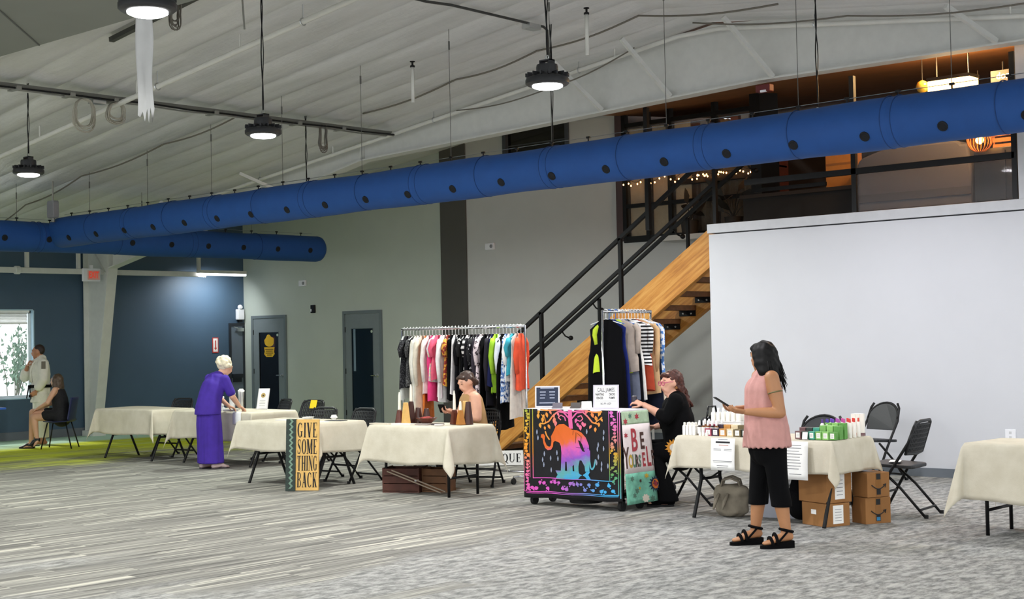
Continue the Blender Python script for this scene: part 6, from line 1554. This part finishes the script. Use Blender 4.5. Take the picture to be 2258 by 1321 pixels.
MB().lathe([(.024, 0), (.028, .006), (.028, .10), (.022, .112)], 14).build('can_body', mat('can_dark', '#3a3640', .3, metal=.4), cp, smooth='auto'); MB().lathe([(.022, .112), (.02, .115)], 14).build('can_lid', M_steel, cp)
bg = thing('handbag', 'shiny black handbag hung behind the red-haired person', 'bag', (-7.98, 11.72, .62))
V, Q = sdf_mesh([ell((0, 0, .12), (.09, .14, .13)), ell((0, 0, .05), (.1, .15, .06))], .01, .03, disp=lumps(.006, 30, 1)); sdf_obj('pouch', [(V, Q)], mat('patent_black', '#111114', .2), bg)
MB().tube([(0, -.1, .2), (0, -.06, .34), (0, .06, .34), (0, .1, .2)], .009, 6).build('strap', mat('patent_black', '#111114', .2), bg, smooth=True)

# ---- 5: man in white judo jacket, hand at chin
P5L = (-22.75, 13.05, 0); P5R = math.radians(254)
p5 = thing('person', 'standing person in a white martial-arts uniform with black belt by the window', 'person', P5L, P5R)
S5 = skin('skin_ruddy', '#b07a5c')
shL, elL, wrL = (.0, .205, 1.40), (.02, .27, 1.12), (.12, .17, .93); shR, elR, wrR = (.03, -.205, 1.40), (.20, -.27, 1.17), (.20, -.10, 1.36)
hf = (.86, -.42, -.05); hp, A5 = head_prims((.035, -.015, 1.60), hf, (0, 0, 1), 1.03, 1.04)
torso = [((0, 0, .90), .165, .12), ((0, 0, 1.05), .16, .12), ((.0, 0, 1.2), .175, .13), ((.0, 0, 1.34), .18, .115), ((-.0, 0, 1.41), .15, .085), ((-.0, 0, 1.46), .08, .065)]
make_body(p5, S5, torso, [[(shL, .062), (elL, .048), (wrL, .03)], [(shR, .062), (elR, .048), (wrR, .03)]], [[((0, .09, .88), .09), ((0, .11, .48), .062), ((0, .12, .09), .042)], [((0, -.09, .88), .09), ((0, -.11, .48), .062), ((0, -.12, .09), .042)]], [((0, 0, 1.42), .06), ((.02, -.01, 1.52), .058)], hp,
          feet=[foot((0, .12, .09), (-.04, .12, .03), (.19, .14, .03), .045), foot((0, -.12, .09), (-.04, -.12, .03), (.19, -.14, .03), .045)], hands=[hand(wrL, (.6, -.4, -.6), (-.3, -.8, .2), .6, 1, 1.05), hand(wrR, (-.25, .5, .75), (-.9, .3, -.1), 1.0, -1, 1.05)], h=.0125)
face_parts(A5, p5, '#2c1d16', '#9a5f52')
M_gi = mat('white_gi', '#dcd8cc', .9, var=.05, vscale=14, bump=.3)
sdf_obj('jacket', [sdf_mesh([chain([((0, 0, .62), .225, .185), ((0, 0, .85), .20, .16), ((0, 0, 1.05), .182, .148), ((.0, 0, 1.2), .205, .162), ((.0, 0, 1.34), .205, .142), ((-.0, 0, 1.42), .17, .105), ((-.015, 0, 1.475), .095, .085)]), limb((shL, .085), (elL, .085), (at_joint(elL, wrL, .6), .08)), limb((shR, .085), (elR, .088), (at_joint(elR, wrR, .35), .082))], .0125, .02, cuts=[zcut(.73)], disp=folds(.005, 7, 10, 5))], M_gi, p5)
sdf_obj('trousers', [sdf_mesh([limb(((0, .09, .85), .12), ((0, .11, .48), .105), ((0, .12, .10), .10)), limb(((0, -.09, .85), .12), ((0, -.11, .48), .105), ((0, -.12, .10), .10))], .0125, .02, cuts=[zcut(.13)], disp=folds(.003, 6, 8, 3))], M_gi, p5)
b = MB(); b.grid(lambda u, v: (.172 * math.cos(2 * PI * u), .206 * math.sin(2 * PI * u), .985 + .05 * v), 28, 2, closed_u=True)
bt_ = b.build('belt', M_blkf, p5, smooth=True, solid=.012); 
b = MB().obox((.185, -.02, 1.0), (.04, .07, .06)); b.build('belt_knot', M_blkf, bt_, bevel=.01)
for y, a in ((.02, .5), (-.06, -.45)): MB().bar((.19, y, .99), (.20, y + .12 * a * 2, .80), .045, .01, up=(1, 0, 0)).build('belt_end', M_blkf, bt_)
MB().add([(.145, -.05, 1.44), (.162, .005, 1.28), (.145, .06, 1.44)], [(0, 1, 2)]).build('collar_opening', S5, p5)
for s_ in (-1, 1): MB().tube([(.06, .075 * s_, 1.48), (.14, .05 * s_, 1.40), (.168, -.01 * s_, 1.24), (.165, -.05 * s_, 1.08)], .016, 6).build('lapel', M_gi, p5, smooth=True)
b = MB(); b.grid(lambda u, v: tuple(at_joint(shL, elL, .0 + .45 * v) + _v((.02 + .035 * (u - .5) * 2, .083, .035))), 4, 6); b.build('shoulder_stripe', mat('stripe_grey', '#6d675c', .8), p5, solid=.006)
hair = [ell(A5(-.022, 0, .03), (.097, .083, .097), hf, (0, 0, 1))]
sdf_obj('hair', [sdf_mesh(hair, .009, .015, cuts=[lambda G: -((G - A5(.03, 0, .045)) @ (nrm(hf) * -.75 + _v((0, 0, .66)))) ], disp=lumps(.002, 90, 1))], mat('dark_crop_hair', '#2a1c17', .6, var=.3, vscale=60), p5)

# ---- 6: seated woman in black, legs crossed
P6L = (-21.66, 12.77, 0); P6R = math.radians(222)
p6 = thing('person', 'seated person in a black sleeveless dress with crossed legs on the navy chair', 'person', P6L, P6R)
S6 = skin('skin_light', '#cf9f83')
shL, elL, wrL = (.03, .155, .97), (.14, .205, .76), (.34, .10, .66); shR, elR, wrR = (.03, -.155, .97), (.15, -.18, .76), (.34, -.02, .66)
hf = (.97, -.2, .02); hp, A6 = head_prims((.05, 0, 1.115), hf, (.05, 0, 1), .96)
torso = [((-.03, 0, .53), .165, .13), ((-.02, 0, .66), .135, .115), ((.0, 0, .8), .14, .115), ((.02, 0, .9), .145, .105), ((.025, 0, .965), .125, .08), ((.03, 0, 1.0), .06, .055)]
anL, anR = (.36, .10, .20), (.50, -.04, .10)
make_body(p6, S6, torso, [[(shL, .047), (elL, .039), (wrL, .026)], [(shR, .047), (elR, .039), (wrR, .026)]], [[((0, .085, .54), .085), ((.40, .10, .52), .062), (at_joint((.40, .10, .52), anL, .3), .056), (anL, .036)], [((0, -.085, .55), .085), ((.44, .02, .60), .062), (at_joint((.44, .02, .60), anR, .3), .056), (anR, .036)]], [((.025, 0, .97), .048), ((.04, 0, 1.05), .046)], hp,
          feet=[foot(anL, (.33, .10, .14), (.40, .12, .0 + .05)), foot(anR, (.47, -.04, .03), (.66, -.05, .025))], hands=[hand(wrL, (.85, -.4, -.2), (0, -.3, -1), .4, 1, .9), hand(wrR, (.85, .3, -.2), (0, .3, -1), .4, -1, .9)], h=.012)
face_parts(A6, p6, '#2e211b', '#9c5a52')
sdf_obj('dress', [sdf_mesh([chain([((-.03, 0, .5), .185, .15), ((-.02, 0, .66), .152, .132), ((.0, 0, .8), .155, .132), ((.02, 0, .9), .148, .118), ((.025, 0, .965), .10, .085)]), limb(((0, .085, .55), .1), ((.2, .09, .545), .088)), limb(((0, -.085, .555), .1), ((.22, -.04, .585), .088))], .0115, .02)], mat('black_floral', '#121116', .85, var=.5, vscale=35), p6)
M_hairdb = mat('dark_blond_hair', '#4d3c2e', .5, var=.3, vscale=60)
hair = [ell(A6(-.02, 0, .026), (.096, .085, .096), hf, (.05, 0, 1)), chain([(A6(-.05, 0, .0), .085, .055), (A6(-.075, 0, -.1), .09, .05), (A6(-.085, 0, -.19), .07, .035)], np.cross((0, 0, 1), nrm(hf))), chain([(A6(.0, .075, .03), .035, .018), (A6(-.01, .085, -.1), .04, .02), (A6(-.02, .08, -.17), .03, .018)], hf), chain([(A6(.0, -.075, .03), .035, .018), (A6(-.01, -.085, -.1), .04, .02), (A6(-.02, -.08, -.17), .03, .018)], hf)]
sdf_obj('hair', [sdf_mesh(hair, .009, .018, disp=lumps(.003, 70, 5))], M_hairdb, p6)
shoe(p6, 'shoe', (.46, -.04, .015), (.68, -.05, .02), mat('black_flat', '#151416', .5), M_rubber, .04, .04)
shoe(p6, 'shoe', (.33, .10, .12), (.47, .13, .06), mat('black_flat', '#151416', .5), M_rubber, .04, .04)
# ---------------------------------------------------------------- clothes racks
def pattern(name, c1, c2, scale, thr=.52, c3=None):
    if name in MATS: return MATS[name]
    m = bpy.data.materials.new(name); MATS[name] = m; t = NT(m); t.bsdf.inputs['Roughness'].default_value = .9
    f = t.noise(t.coord(), scale, 2, .5); st = [(thr - .02, rgb(c1)), (thr + .02, rgb(c2))]
    if c3: st = [(thr - .14, rgb(c3)), (thr - .10, rgb(c1))] + st
    t.l(t.ramp(f, st), t.bsdf.inputs['Base Color']); return m
def stripes(name, c1, c2, freq):
    if name in MATS: return MATS[name]
    m = bpy.data.materials.new(name); MATS[name] = m; t = NT(m); t.bsdf.inputs['Roughness'].default_value = .9
    tc = t.n('ShaderNodeTexCoord'); sp = t.n('ShaderNodeSeparateXYZ'); t.l(tc.outputs['Object'], sp.inputs[0])
    f = t.math('FRACT', t.math('MULTIPLY', sp.outputs['Z'], freq)); t.l(t.ramp(f, [(.5, rgb(c1)), (.52, rgb(c2))]), t.bsdf.inputs['Base Color']); return m
M_hang = mat('white_hanger', '#e6e6e6', .4)
GR = random.Random(77)
def garment(loc, rz, kind, ln, m, label, group, wid=.2, hanger=None, sleeve=0.0):
    d = thing('garment', label, 'garment', loc, rz, group=group)
    hm = hanger or M_hang
    MB().tube([(0, 0, -.0), (0, .014, .004), (0, .02, .012), (0, .0, .0225), (0, -.022, .012), (0, -.02, .0)][::-1] + [(0, .0, -.02), (0, 0, -.075)], .0042, 6).tube([(0, -wid + .02, -.135), (0, 0, -.078), (0, wid - .02, -.135)], .005, 6).build('hanger', hm, d, smooth=True)
    ph = GR.uniform(0, 6); T = GR.uniform(.024, .034); fo = GR.choice((2, 3))
    top = -.085 if kind != 'skirt' else -.14
    rows = 13
    def fn(u, v):
        a = 2 * PI * u; z = top - (ln + top + .02) * v - .0
        s = -z - .085
        if kind == 'skirt': w = wid * .75 + wid * .3 * v
        else:
            w = .07 + (wid - .07) * min(1, max(0, s) / .06)
            if s > .06: w = wid * (1 - .12 * math.sin(min(1, (s - .06) / .35) * PI)) + (.06 * v if kind == 'dress' else .03 * v)
        th = T * (.45 + .6 * min(1, v * 4)) * (1 + .5 * v)
        wav = .010 * v * math.sin(a * fo + ph + z * 3)
        return (th * math.sin(a) + wav + .012 * v * math.sin(w * 0 + math.cos(a) * 7 + ph), w * math.cos(a), z - .012 * v * math.sin(a * 2 + ph))
    MB().grid(fn, 22, rows, closed_u=True).build('cloth_body', m, d, smooth=True)
    if sleeve:
        for s in (-1, 1):
            MB().tube([(0, s * (wid - .02), -.145), (.006, s * (wid + .02), -.2), (.012 * s, s * (wid + .025), -.145 - sleeve * .5), (0, s * (wid + .01), -.145 - sleeve)], [.026, .032, .03, .026], 8).build('sleeve', m, d, smooth=True)
    return d
def rack(p0, p1, z, label, base=.5):
    p0 = Vector(p0); p1 = Vector(p1); d = thing('clothes_rack', label, 'clothes rack', (p0.x, p0.y, 0)); ax = (p1 - p0); q = Vector((-ax.y, ax.x, 0)).normalized()
    MB().tube([(0, 0, z), (ax.x, ax.y, z)], .018, 10).build('rail', M_chrome, d, smooth=True)
    for e in (Vector((0, 0, 0)), ax):
        MB().tube([e + Vector((0, 0, .09)), e + Vector((0, 0, z + .012))], .0135, 10).build('post', M_chrome, d, smooth=True)
        MB().tube([e - q * base / 2 + Vector((0, 0, .08)), e + q * base / 2 + Vector((0, 0, .08))], .013, 8).build('base_bar', M_chrome, d, smooth=True)
        for s in (-1, 1): MB().tube([e + q * s * base / 2 + Vector((-.012, 0, .035)), e + q * s * base / 2 + Vector((.012, 0, .035))], .035, 12).build('caster', M_rubber, d)
    MB().tube([(0, 0, .12), (ax.x, ax.y, .12)], .012, 8).build('lower_rail', M_chrome, d, smooth=True)
rack((-13.08, 12.45, 0), (-11.03, 12.45, 0), 1.80, 'long chrome clothes rack full of garments behind the holders table')
K = '#060609'
mk = lambda c, nm: mat('cloth_' + nm, c, .95, var=.12, vscale=12, spec=.15)
lace = pattern('black_lace', '#15151a', '#4a4a4e', 60, .56)
R1 = [('dress', .78, mk('#d3d6d2', 'sheer_white'), 'sheer white scarf', 0), ('top', .66, lace, 'black lace top', .2), ('top', .64, pattern('grey_lace', '#3a3a3c', '#6a6a6a', 60, .55), 'charcoal lace top', .2), ('skirt', .42, mk(K, 'black'), 'short black top', 0),
      ('top', .74, mk('#e3ddd0', 'cream'), 'cream blouse', .5), ('dress', .90, mk('#e9e6de', 'white'), 'long white coat', .55), ('dress', .95, mk('#ddd3c2', 'ivory'), 'long ivory coat', .55), ('dress', 1.0, pattern('orange_print', '#c9442c', '#e8b04a', 26, .5, '#f2ead8'), 'orange printed dress', 0),
      ('top', .72, mk('#ece4df', 'white2'), 'off-white blouse', .5), ('dress', .80, mk('#e0437e', 'hotpink'), 'hot pink tunic', .55), ('top', .58, pattern('sequin', '#d9d6e4', '#f3e9c9', 50), 'pale sequinned top', .2), ('top', .56, mk('#e0607c', 'coralpink'), 'coral pink tee', .2), ('top', .75, mk('#eadbe0', 'pinkwhite'), 'pale pink blouse', .45), ('top', .80, mk('#f0ecec', 'white3'), 'bright white blouse', .5),
      ('dress', .62, pattern('red_print', '#8a2a22', '#e0a23c', 24), 'red and gold printed top', .2), ('dress', .78, mk(K, 'black'), 'black dress', 0), ('dress', .72, mk('#e6e2e4', 'white4'), 'white-edged dress', 0), ('dress', .86, mk('#101014', 'black2'), 'plain black dress', .3), ('top', .66, pattern('bw_block', '#0d0d10', '#e4e0e2', 9, .6), 'black and white block top', .2), ('dress', .95, mk(K, 'black'), 'long black dress', 0),
      ('dress', .70, stripes('bw_stripe', '#e4e0e0', '#15151a', 16), 'black and white striped top', .2), ('dress', .98, mk('#141318', 'black3'), 'black velvet dress', .5), ('dress', .80, pattern('polka', '#111116', '#d8d3da', 45, .63), 'black spotted dress', .3), ('dress', .82, mk('#35303a', 'plum'), 'dark plum dress', .5), ('top', .70, pattern('pale_floral', '#e3d3d9', '#3a2c34', 34, .58), 'pale floral blouse', .3), ('dress', 1.02, mk(K, 'black'), 'longest black dress', 0),
      ('top', .84, mk('#2a2830', 'charcoal'), 'charcoal jacket', .6), ('dress', .62, mk('#1c2148', 'navy'), 'navy dress', 0), ('top', .70, mk('#9bc83a', 'lime'), 'lime green top', .4), ('dress', .74, mk('#dfe4ee', 'icewhite'), 'icy white blouse', .4), ('dress', 1.08, mk(K, 'black'), 'black trousers', 0), ('dress', .80, pattern('blue_print', '#5f86c4', '#e3e9f2', 30, .52, '#23305c'), 'blue and white printed tunic', 0), ('top', .58, mk('#f2f2f2', 'white5'), 'crisp white shirt', .3), ('top', .50, mk('#3fa0b4', 'teal'), 'teal top', .2), ('dress', .96, mk('#d8cfc6', 'oat'), 'long oatmeal dress', 0), ('top', .66, mk('#e0573c', 'coral'), 'coral red top', .4)]
n = len(R1)
for i, (kd, ln, m, nm, sl_v) in enumerate(R1):
    x = -13.05 + 2.0 * (i + .2) / n
    garment((x, 12.45, 1.802), math.radians(27 + GR.uniform(-8, 8)), kd, ln * 1.08, m, '%s, %s garment along the long rack' % (nm, ORD[i]), 'garments on the long clothes rack', GR.uniform(.17, .21), sleeve=sl_v)
rack((-9.36, 11.78, 0), (-9.36, 12.62, 0), 1.92, 'short chrome clothes rack behind the tapestry cart')
R2 = [('dress', 1.30, mk(K, 'black'), 'long black gown', 0, .215), ('dress', 1.15, mk('#1f2a6a', 'royal'), 'royal blue gown', 0, .2), ('dress', .62, mk('#c2d93c', 'yellowgreen'), 'yellow-green top', .2, .16), ('top', .62, mk('#b5a79c', 'taupe'), 'taupe short-sleeved top', .3, .22), ('dress', .92, mk('#73798a', 'greyblue'), 'grey-blue skirt', 0, .21), ('dress', .98, mk('#131318', 'black2'), 'second black dress', 0, .2), ('dress', .9, mk('#e0ddd8', 'white2b'), 'off-white dress', 0, .21), ('top', .55, stripes('bw_stripe2', '#efefef', '#121216', 26), 'black and white zigzag top', .3, .22), ('dress', .82, mk('#a8452f', 'rust'), 'rust dress', 0, .2), ('dress', .86, mk('#c9a67c', 'camel'), 'camel dress', .5, .22), ('dress', .75, pattern('blue_floral', '#d9dfe8', '#4a7cc0', 24), 'blue floral top', .4, .23), ('dress', 1.2, mk('#171b2a', 'inky'), 'inky blue trousers', 0, .2), ('dress', 1.0, mk('#d9c7b2', 'sand'), 'sand-coloured dress', 0, .2)]
for i, (kd, ln, m, nm, sl_v, wd) in enumerate(R2):
    y = 11.84 + .72 * i / len(R2)
    garment((-9.36, y, 1.922), math.radians(90 + (0, 8, 48, 20, 24, 4, -6, 18, 10, 22, 30, 12, 5)[i] + GR.uniform(-4, 4)), kd, ln, m, '%s, %s garment from the front of the short rack' % (nm, ORD[i]), 'garments on the short clothes rack', wd, hanger=mat('blue_hanger', '#3a6fc0', .4) if i in (1, 3) else None, sleeve=sl_v)

# ---------------------------------------------------------------- goods on the soap table
ZT = .746
M_lab = mat('label_white', '#f2f0ec', .7)
def box_soap(x, y, z, w, d_, h, col, nm, label, labelled=True):
    o = thing('soap_box', label, 'soap', (x, y, z), GR.uniform(-.05, .05), group='boxed soaps')
    MB().box(-w / 2, -d_ / 2, 0, w / 2, d_ / 2, h).build('carton', mat('soap_' + nm, col, .5, var=.15, vscale=20), o, bevel=.003)
    if labelled:
        l_ = MB().box(-w * .3, -d_ / 2 - .001, h * .18, w * .3, -d_ / 2, h * .82).build('label', M_lab, o)
        for k in range(3): MB().box(-w * .2, -d_ / 2 - .0015, h * (.35 + .13 * k), w * .2, -d_ / 2 - .001, h * (.38 + .13 * k)).build('print_line', M_greyink, l_)
cols = [('#9c3f56', 'pink'), ('#3b2b3c', 'plum'), ('#c28a45', 'amber'), ('#d8c7a4', 'cream'), ('#6a5c3c', 'olive'), ('#33362c', 'forest'), ('#b77a4a', 'copper')]
for i, (c_, nm) in enumerate(cols):
    x = -7.42 + .078 * i
    box_soap(x, 10.85, ZT, .07, .05, .068, c_, nm, '%s boxed soap in the front row beside the leaflets' % nm)
    box_soap(x + .004, 10.92, ZT, .072, .055, .1, c_, nm, '%s boxed soap stood behind the front row' % nm, False)
for i, (c_, nm) in enumerate((('#6a4a4c', 'mauve'), ('#2f3a34', 'bottle green'), ('#3f9c86', 'teal'), ('#7cb45e', 'leaf green'), ('#8fc46e', 'pale green'), ('#5f9c48', 'grass green'))):
    x = -6.50 + .066 * i
    nm2 = nm.replace(' ', '_')
    box_soap(x, 10.86, ZT, .06, .05, .068, c_, nm2, '%s boxed soap on the half of the table past the pink-topped person' % nm)
    box_soap(x, 10.94, ZT, .06, .06, .095 if i < 3 else .115, c_, nm2, 'taller %s boxed soap standing behind its row' % nm, False)
    if i > 2: box_soap(x, 11.02, ZT, .06, .05, .135, c_, nm2, 'tallest %s boxed soap at the back of its row' % nm, False)
def bottle(nm, label, loc, h, r, mb_, mc, lab=True, group=None, cap=.25, square=False):
    o = thing(nm, label, 'bottle', loc, group=group)
    n_ = 4 if square else 14; a = PI / 4
    MB().lathe([(r * .96, 0), (r, .004), (r, h * (1 - cap) - .01), (r * .6, h * (1 - cap))], n_, (0, 0, 0), Matrix.Rotation(a, 3, 'Z')).build('bottle_body', mb_, o, smooth=False if square else 'auto')
    MB().lathe([(r * .5, h * (1 - cap)), (r * .55, h * (1 - cap) + .003), (r * .5, h - .003), (r * .42, h)], 12).build('cap', mc, o, smooth='auto')
    if lab: MB().lathe([(r * 1.01, h * .12), (r * 1.02, h * .13), (r * 1.02, h * (.6 - cap * .2)), (r * 1.01, h * (.62 - cap * .2))], n_, (0, 0, 0), Matrix.Rotation(a, 3, 'Z')).build('label', M_lab, o)
M_wb = mat('white_bottle', '#efece4', .35); M_amb = mat('amber_bottle', '#7a4a1e', .25, var=.2); M_dbr = mat('dark_brown_bottle', '#2a1a14', .25)
i = 0
for r_ in range(2):
    for k in range(4):
        bottle('lotion_bottle', 'small white lotion bottle, %s in the group at the table corner nearest the cart' % ORD[i], (-7.69 + .036 * k + .01 * r_, 10.85 + .06 * r_, ZT), .115, .0145 + .006, M_wb, M_wb, True, 'corner lotion bottles', .2, square=True); i += 1
i = 0
for r_ in range(2):
    for k in range(5):
        bottle('amber_bottle', 'amber bottle with tall white cap, %s in its cluster' % ORD[i], (-7.54 + .046 * k + .012 * r_, 10.87 + .07 * r_, ZT), .135 + .01 * r_, .019, M_amb if (k + r_) % 3 else M_dbr, M_lid, True, 'amber bottles', .33); i += 1
for k in range(3): bottle('mini_jar', 'tiny white jar, %s in front of the amber bottles' % ORD[k], (-7.50 + .035 * k, 10.82, ZT), .045, .015, M_wb, M_lid, False, 'tiny jars', .3)
rs = thing('white_riser', 'white riser box under the tall white bottles', 'riser', (-7.38, 11.14, ZT), .05)
MB().box(-.17, -.12, 0, .17, .12, .115).build('riser_body', M_lid, rs, bevel=.004); MB().box(-.175, -.125, .115, .175, .125, .12).build('riser_top', M_lid, rs)
i = 0
for r_ in range(3):
    for k in range(6):
        bottle('white_bottle', 'white capped bottle, %s on the riser' % ORD[i], (-7.515 + .054 * k + .006 * r_, 11.06 + .075 * r_, ZT + .121), .115, .0215, M_wb, M_lid, False, 'white bottles on the riser', .28); i += 1
caps = ['#5a2f8a', '#4a2fa0', '#6a3fb4', '#b04fb0', '#c850a0', '#d8403a', '#d83a30', '#d84a38', '#b01f24']
i = 0
for r_ in range(3):
    for k in range(6):
        c_ = caps[min(8, k + r_)]
        bottle('lotion_tube', 'white lotion tube with coloured cap, %s in the block by the tall cartons' % ORD[i], (-6.345 + .036 * k - .0 * r_, 10.98 + .075 * r_ + .03 * k, ZT), .165, .0165, M_wb, mat('cap' + c_, c_, .4), False, 'lotion tubes', .2); i += 1
for k, c_ in enumerate(('#8a8a3a', '#c98f86', '#7a5f62', '#b08a4a', '#9a7f8a')):
    o = thing('tall_carton', 'tall white carton, %s of five at the end of the soap table' % ORD[k], 'carton', (-6.26 + .042 * (k % 3), 11.37 + .045 * (k // 3), ZT), .2, group='tall white cartons')
    MB().box(-.019, -.019, 0, .019, .019, .195).build('carton_body', M_wb, o, bevel=.002); MB().box(-.0195, -.0195, .005, .0195, .0195, .03).build('colour_band', mat('band' + c_, c_, .6), o)
cs = thing('card_stand', 'small white price card in front of the green soaps', 'card', (-6.42, 10.815, ZT), 0)
MB().obox((0, 0, .032), (.05, .003, .062), Matrix.Rotation(-.2, 3, 'X')).build('card', M_paper, cs); MB().box(-.02, 0, 0, .02, .03, .003).build('foot', M_paper, cs)
def sheet(x, w, z1, z0, label, fill):
    o = thing('price_sheet', label, 'paper', (x, 10.742, 0))
    f = lambda a, z, q=0: (a, -.012 - .012 * math.sin((z1 - z) / (z1 - z0) * 2.2) - .03 * (z1 - z) - q, z)
    MB().grid(lambda u, v: f(-w / 2 + w * u, z1 + (z0 - z1) * v), 5, 8).build('paper', M_paper, o, smooth=True, solid=.0015)
    def ln(a, z, ww, hh, m=M_greyink, q=.002): MB().add([f(a - ww / 2, z, q), f(a + ww / 2, z, q), f(a + ww / 2, z + hh, q), f(a - ww / 2, z + hh, q)], [(0, 1, 2, 3)]).build('print_line', m, o)
    fill(ln, f, o)
def fs1(ln, f, o):
    ln(0, .725, .1, .006); ln(.0, .695, .15, .016, M_ink); ln(.01, .672, .10, .010, mat('print_rose', '#c9a8a4', .8))
    for a in (-.055, .055): ln(a, .64, .08, .005); ln(a, .63, .08, .003)
    ln(0, .535, .2, .005); ln(0, .525, .19, .003); ln(0, .495, .12, .005); ln(0, .48, .11, .003)
sheet(-7.195, .25, .738, .455, 'white price sheet hanging over the soap table edge, nearer the cart', fs1)
def fs2(ln, f, o):
    for k in range(9): ln(-.02 - .01 * (k % 3), .70 - .025 * k, .15 + .02 * (k % 2), .005)
    ln(0, .455, .12, .005)
sheet(-6.46, .24, .735, .41, 'white price sheet hanging behind the pink-topped person', fs2)

# ---------------------------------------------------------------- stored under the soap table
M_kraft = mat('kraft_cardboard', '#98693a', .8, var=.07, vscale=6); M_tape = mat('packing_tape', '#8c5f30', .35); M_blktape = mat('black_print', '#15181c', .7)
def carton(x, y, z, w, d_, h, rz, label, smile=False, lab=False, tape2=False):
    o = thing('cardboard_box', label, 'box', (x, y, z), rz, group='cardboard boxes under the soap table')
    MB().box(-w / 2, -d_ / 2, 0, w / 2, d_ / 2, h).build('carton', M_kraft, o, bevel=.004)
    MB().box(-w / 2, -.025, h, w / 2, .025, h + .001).build('top_tape', M_tape, o)
    if smile:   # printed end facing +x
        X = w / 2 + .001
        MB().box(X - .001, -.03, h * .0, X, .03, h).build('tape_strip', M_tape, o)
        pts = [(X + .001, -.075 + .15 * i / 12, h * .5 - .035 * math.sin(PI * i / 12)) for i in range(13)]
        MB().tube(pts, .0045, 5).tube([(X + .001, .05, h * .5 - .002), (X + .001, .08, h * .5 + .006), (X + .001, .07, h * .5 - .025)], .004, 5).build('smile_mark', M_blktape, o)
        for zz in (.1, .72): MB().box(X, -.022, h * zz, X + .0012, .022, h * zz + .05).build('print_patch', M_blktape, o)
        if tape2: MB().box(X + .0012, -.018, h * .12, X + .002, .018, h * .12 + .03).build('blue_print', mat('blue_print_patch', '#2f7fb0', .6), o)
    if lab:
        X = w / 2 + .001; MB().box(X - .001, -.05, h * .12, X + .0005, .06, h * .92).build('shipping_label', M_paper, o)
        for k in range(5): MB().box(X, -.03, h * (.25 + .12 * k), X + .001, .04, h * (.27 + .12 * k)).build('print_line', M_greyink, o)
    return o
carton(-6.38, 11.06, 0, .32, .26, .195, -.38, 'lower cardboard box with white shipping label behind the table leg', lab=True)
MB().box(-.03, -.1335, .1, .04, -.1325, .14).build('small_label', M_paper, bpy.data.objects['cardboard_box'])
carton(-6.40, 11.09, .198, .36, .28, .26, -.32, 'large upper cardboard box stacked behind the table leg', lab=True)
carton(-6.13, 11.40, 0, .2, .26, .225, -.45, 'lower smile-printed cardboard box at the end of the soap table', smile=True, tape2=True)
carton(-6.13, 11.40, .228, .21, .24, .21, -.4, 'upper smile-printed cardboard box at the end of the soap table', smile=True)
# canvas tote
M_canvas = mat('grey_canvas', '#7d7567', .9, var=.12, vscale=14, bump=.4, bscale=40)
to = thing('canvas_tote', 'slouchy grey canvas tote with tied handles under the soap table', 'bag', (-7.35, 11.08, 0), .45)
V, Q = sdf_mesh([chain([((0, 0, .06), .15, .10), ((0, 0, .16), .165, .105), ((0, 0, .26), .14, .07)], (1, 0, 0), .6), ell((.09, -.05, .24), (.07, .05, .05)), ell((-.09, -.04, .22), (.06, .05, .06))], .011, .03, cuts=[zcut(.0)], disp=lumps(.007, 38, 2))
sdf_obj('bag_body', [(V, Q)], M_canvas, to)
for s in (-1, 1): MB().tube([(-.09, s * .05, .27), (-.07, s * .075, .34), (0, s * .085, .36), (.07, s * .075, .33), (.09, s * .05, .26)], .012, 6).build('handle', M_canvas, to, smooth=True)
for a in (-.1, -.02): MB().tube([(a, -.1, .22), (a - .03, -.13, .15), (a - .05, -.14, .08)], [.012, .018, .008], 6).build('tie_end', M_canvas, to, smooth=True)
bi = thing('plastic_bin', 'clear grey plastic bin of bags behind the canvas tote', 'bin', (-7.0, 11.38, 0), .3)
M_bin = mat('clear_bin', '#9a9ca6', .25)
MB().box(-.24, -.16, 0, .24, .16, .01).build('bottom', M_bin, bi)
for q in ((-.24, -.16, .01, .24, -.15, .26), (-.24, .15, .01, .24, .16, .26), (-.24, -.15, .01, -.23, .15, .26), (.23, -.15, .01, .24, .15, .26)): MB().box(*q).build('side', M_bin, bi)
MB().box(-.25, -.17, .26, .25, .17, .275).build('rim', M_lid, bi)
V, Q = sdf_mesh([ell((0, 0, .06), (.2, .12, .07)), ell((.05, 0, .12), (.12, .08, .06))], .012, .03, disp=lumps(.008, 40, 3)); wb = sdf_obj('white_bundle', [(V, Q)], M_lid, None); tag(wb, 'crumpled white packing film resting on the plastic bin', 'packing film'); wb.location = (-7.02, 11.38, .275)
bk = thing('backpack', 'black backpack standing beside the cardboard boxes', 'backpack', (-6.66, 11.14, 0), .3)
V, Q = sdf_mesh([chain([((0, 0, .08), .11, .085), ((0, 0, .25), .12, .09), ((0, .01, .38), .085, .06)], (1, 0, 0), .8), ell((0, -.08, .14), (.08, .05, .09))], .011, .025, cuts=[zcut(.0)])
sdf_obj('pack_body', [(V, Q)], M_blkf, bk); MB().tube([(-.03, .03, .42), (-.02, .03, .465), (.02, .03, .465), (.03, .03, .42)], .008, 6).build('grab_loop', M_blkf, bk, smooth=True)
for s in (-1, 1): MB().tube([(s * .06, .08, .40), (s * .08, .13, .28), (s * .08, .11, .12), (s * .07, .08, .06)], .012, 6).build('shoulder_strap', M_blkf, bk, smooth=True)
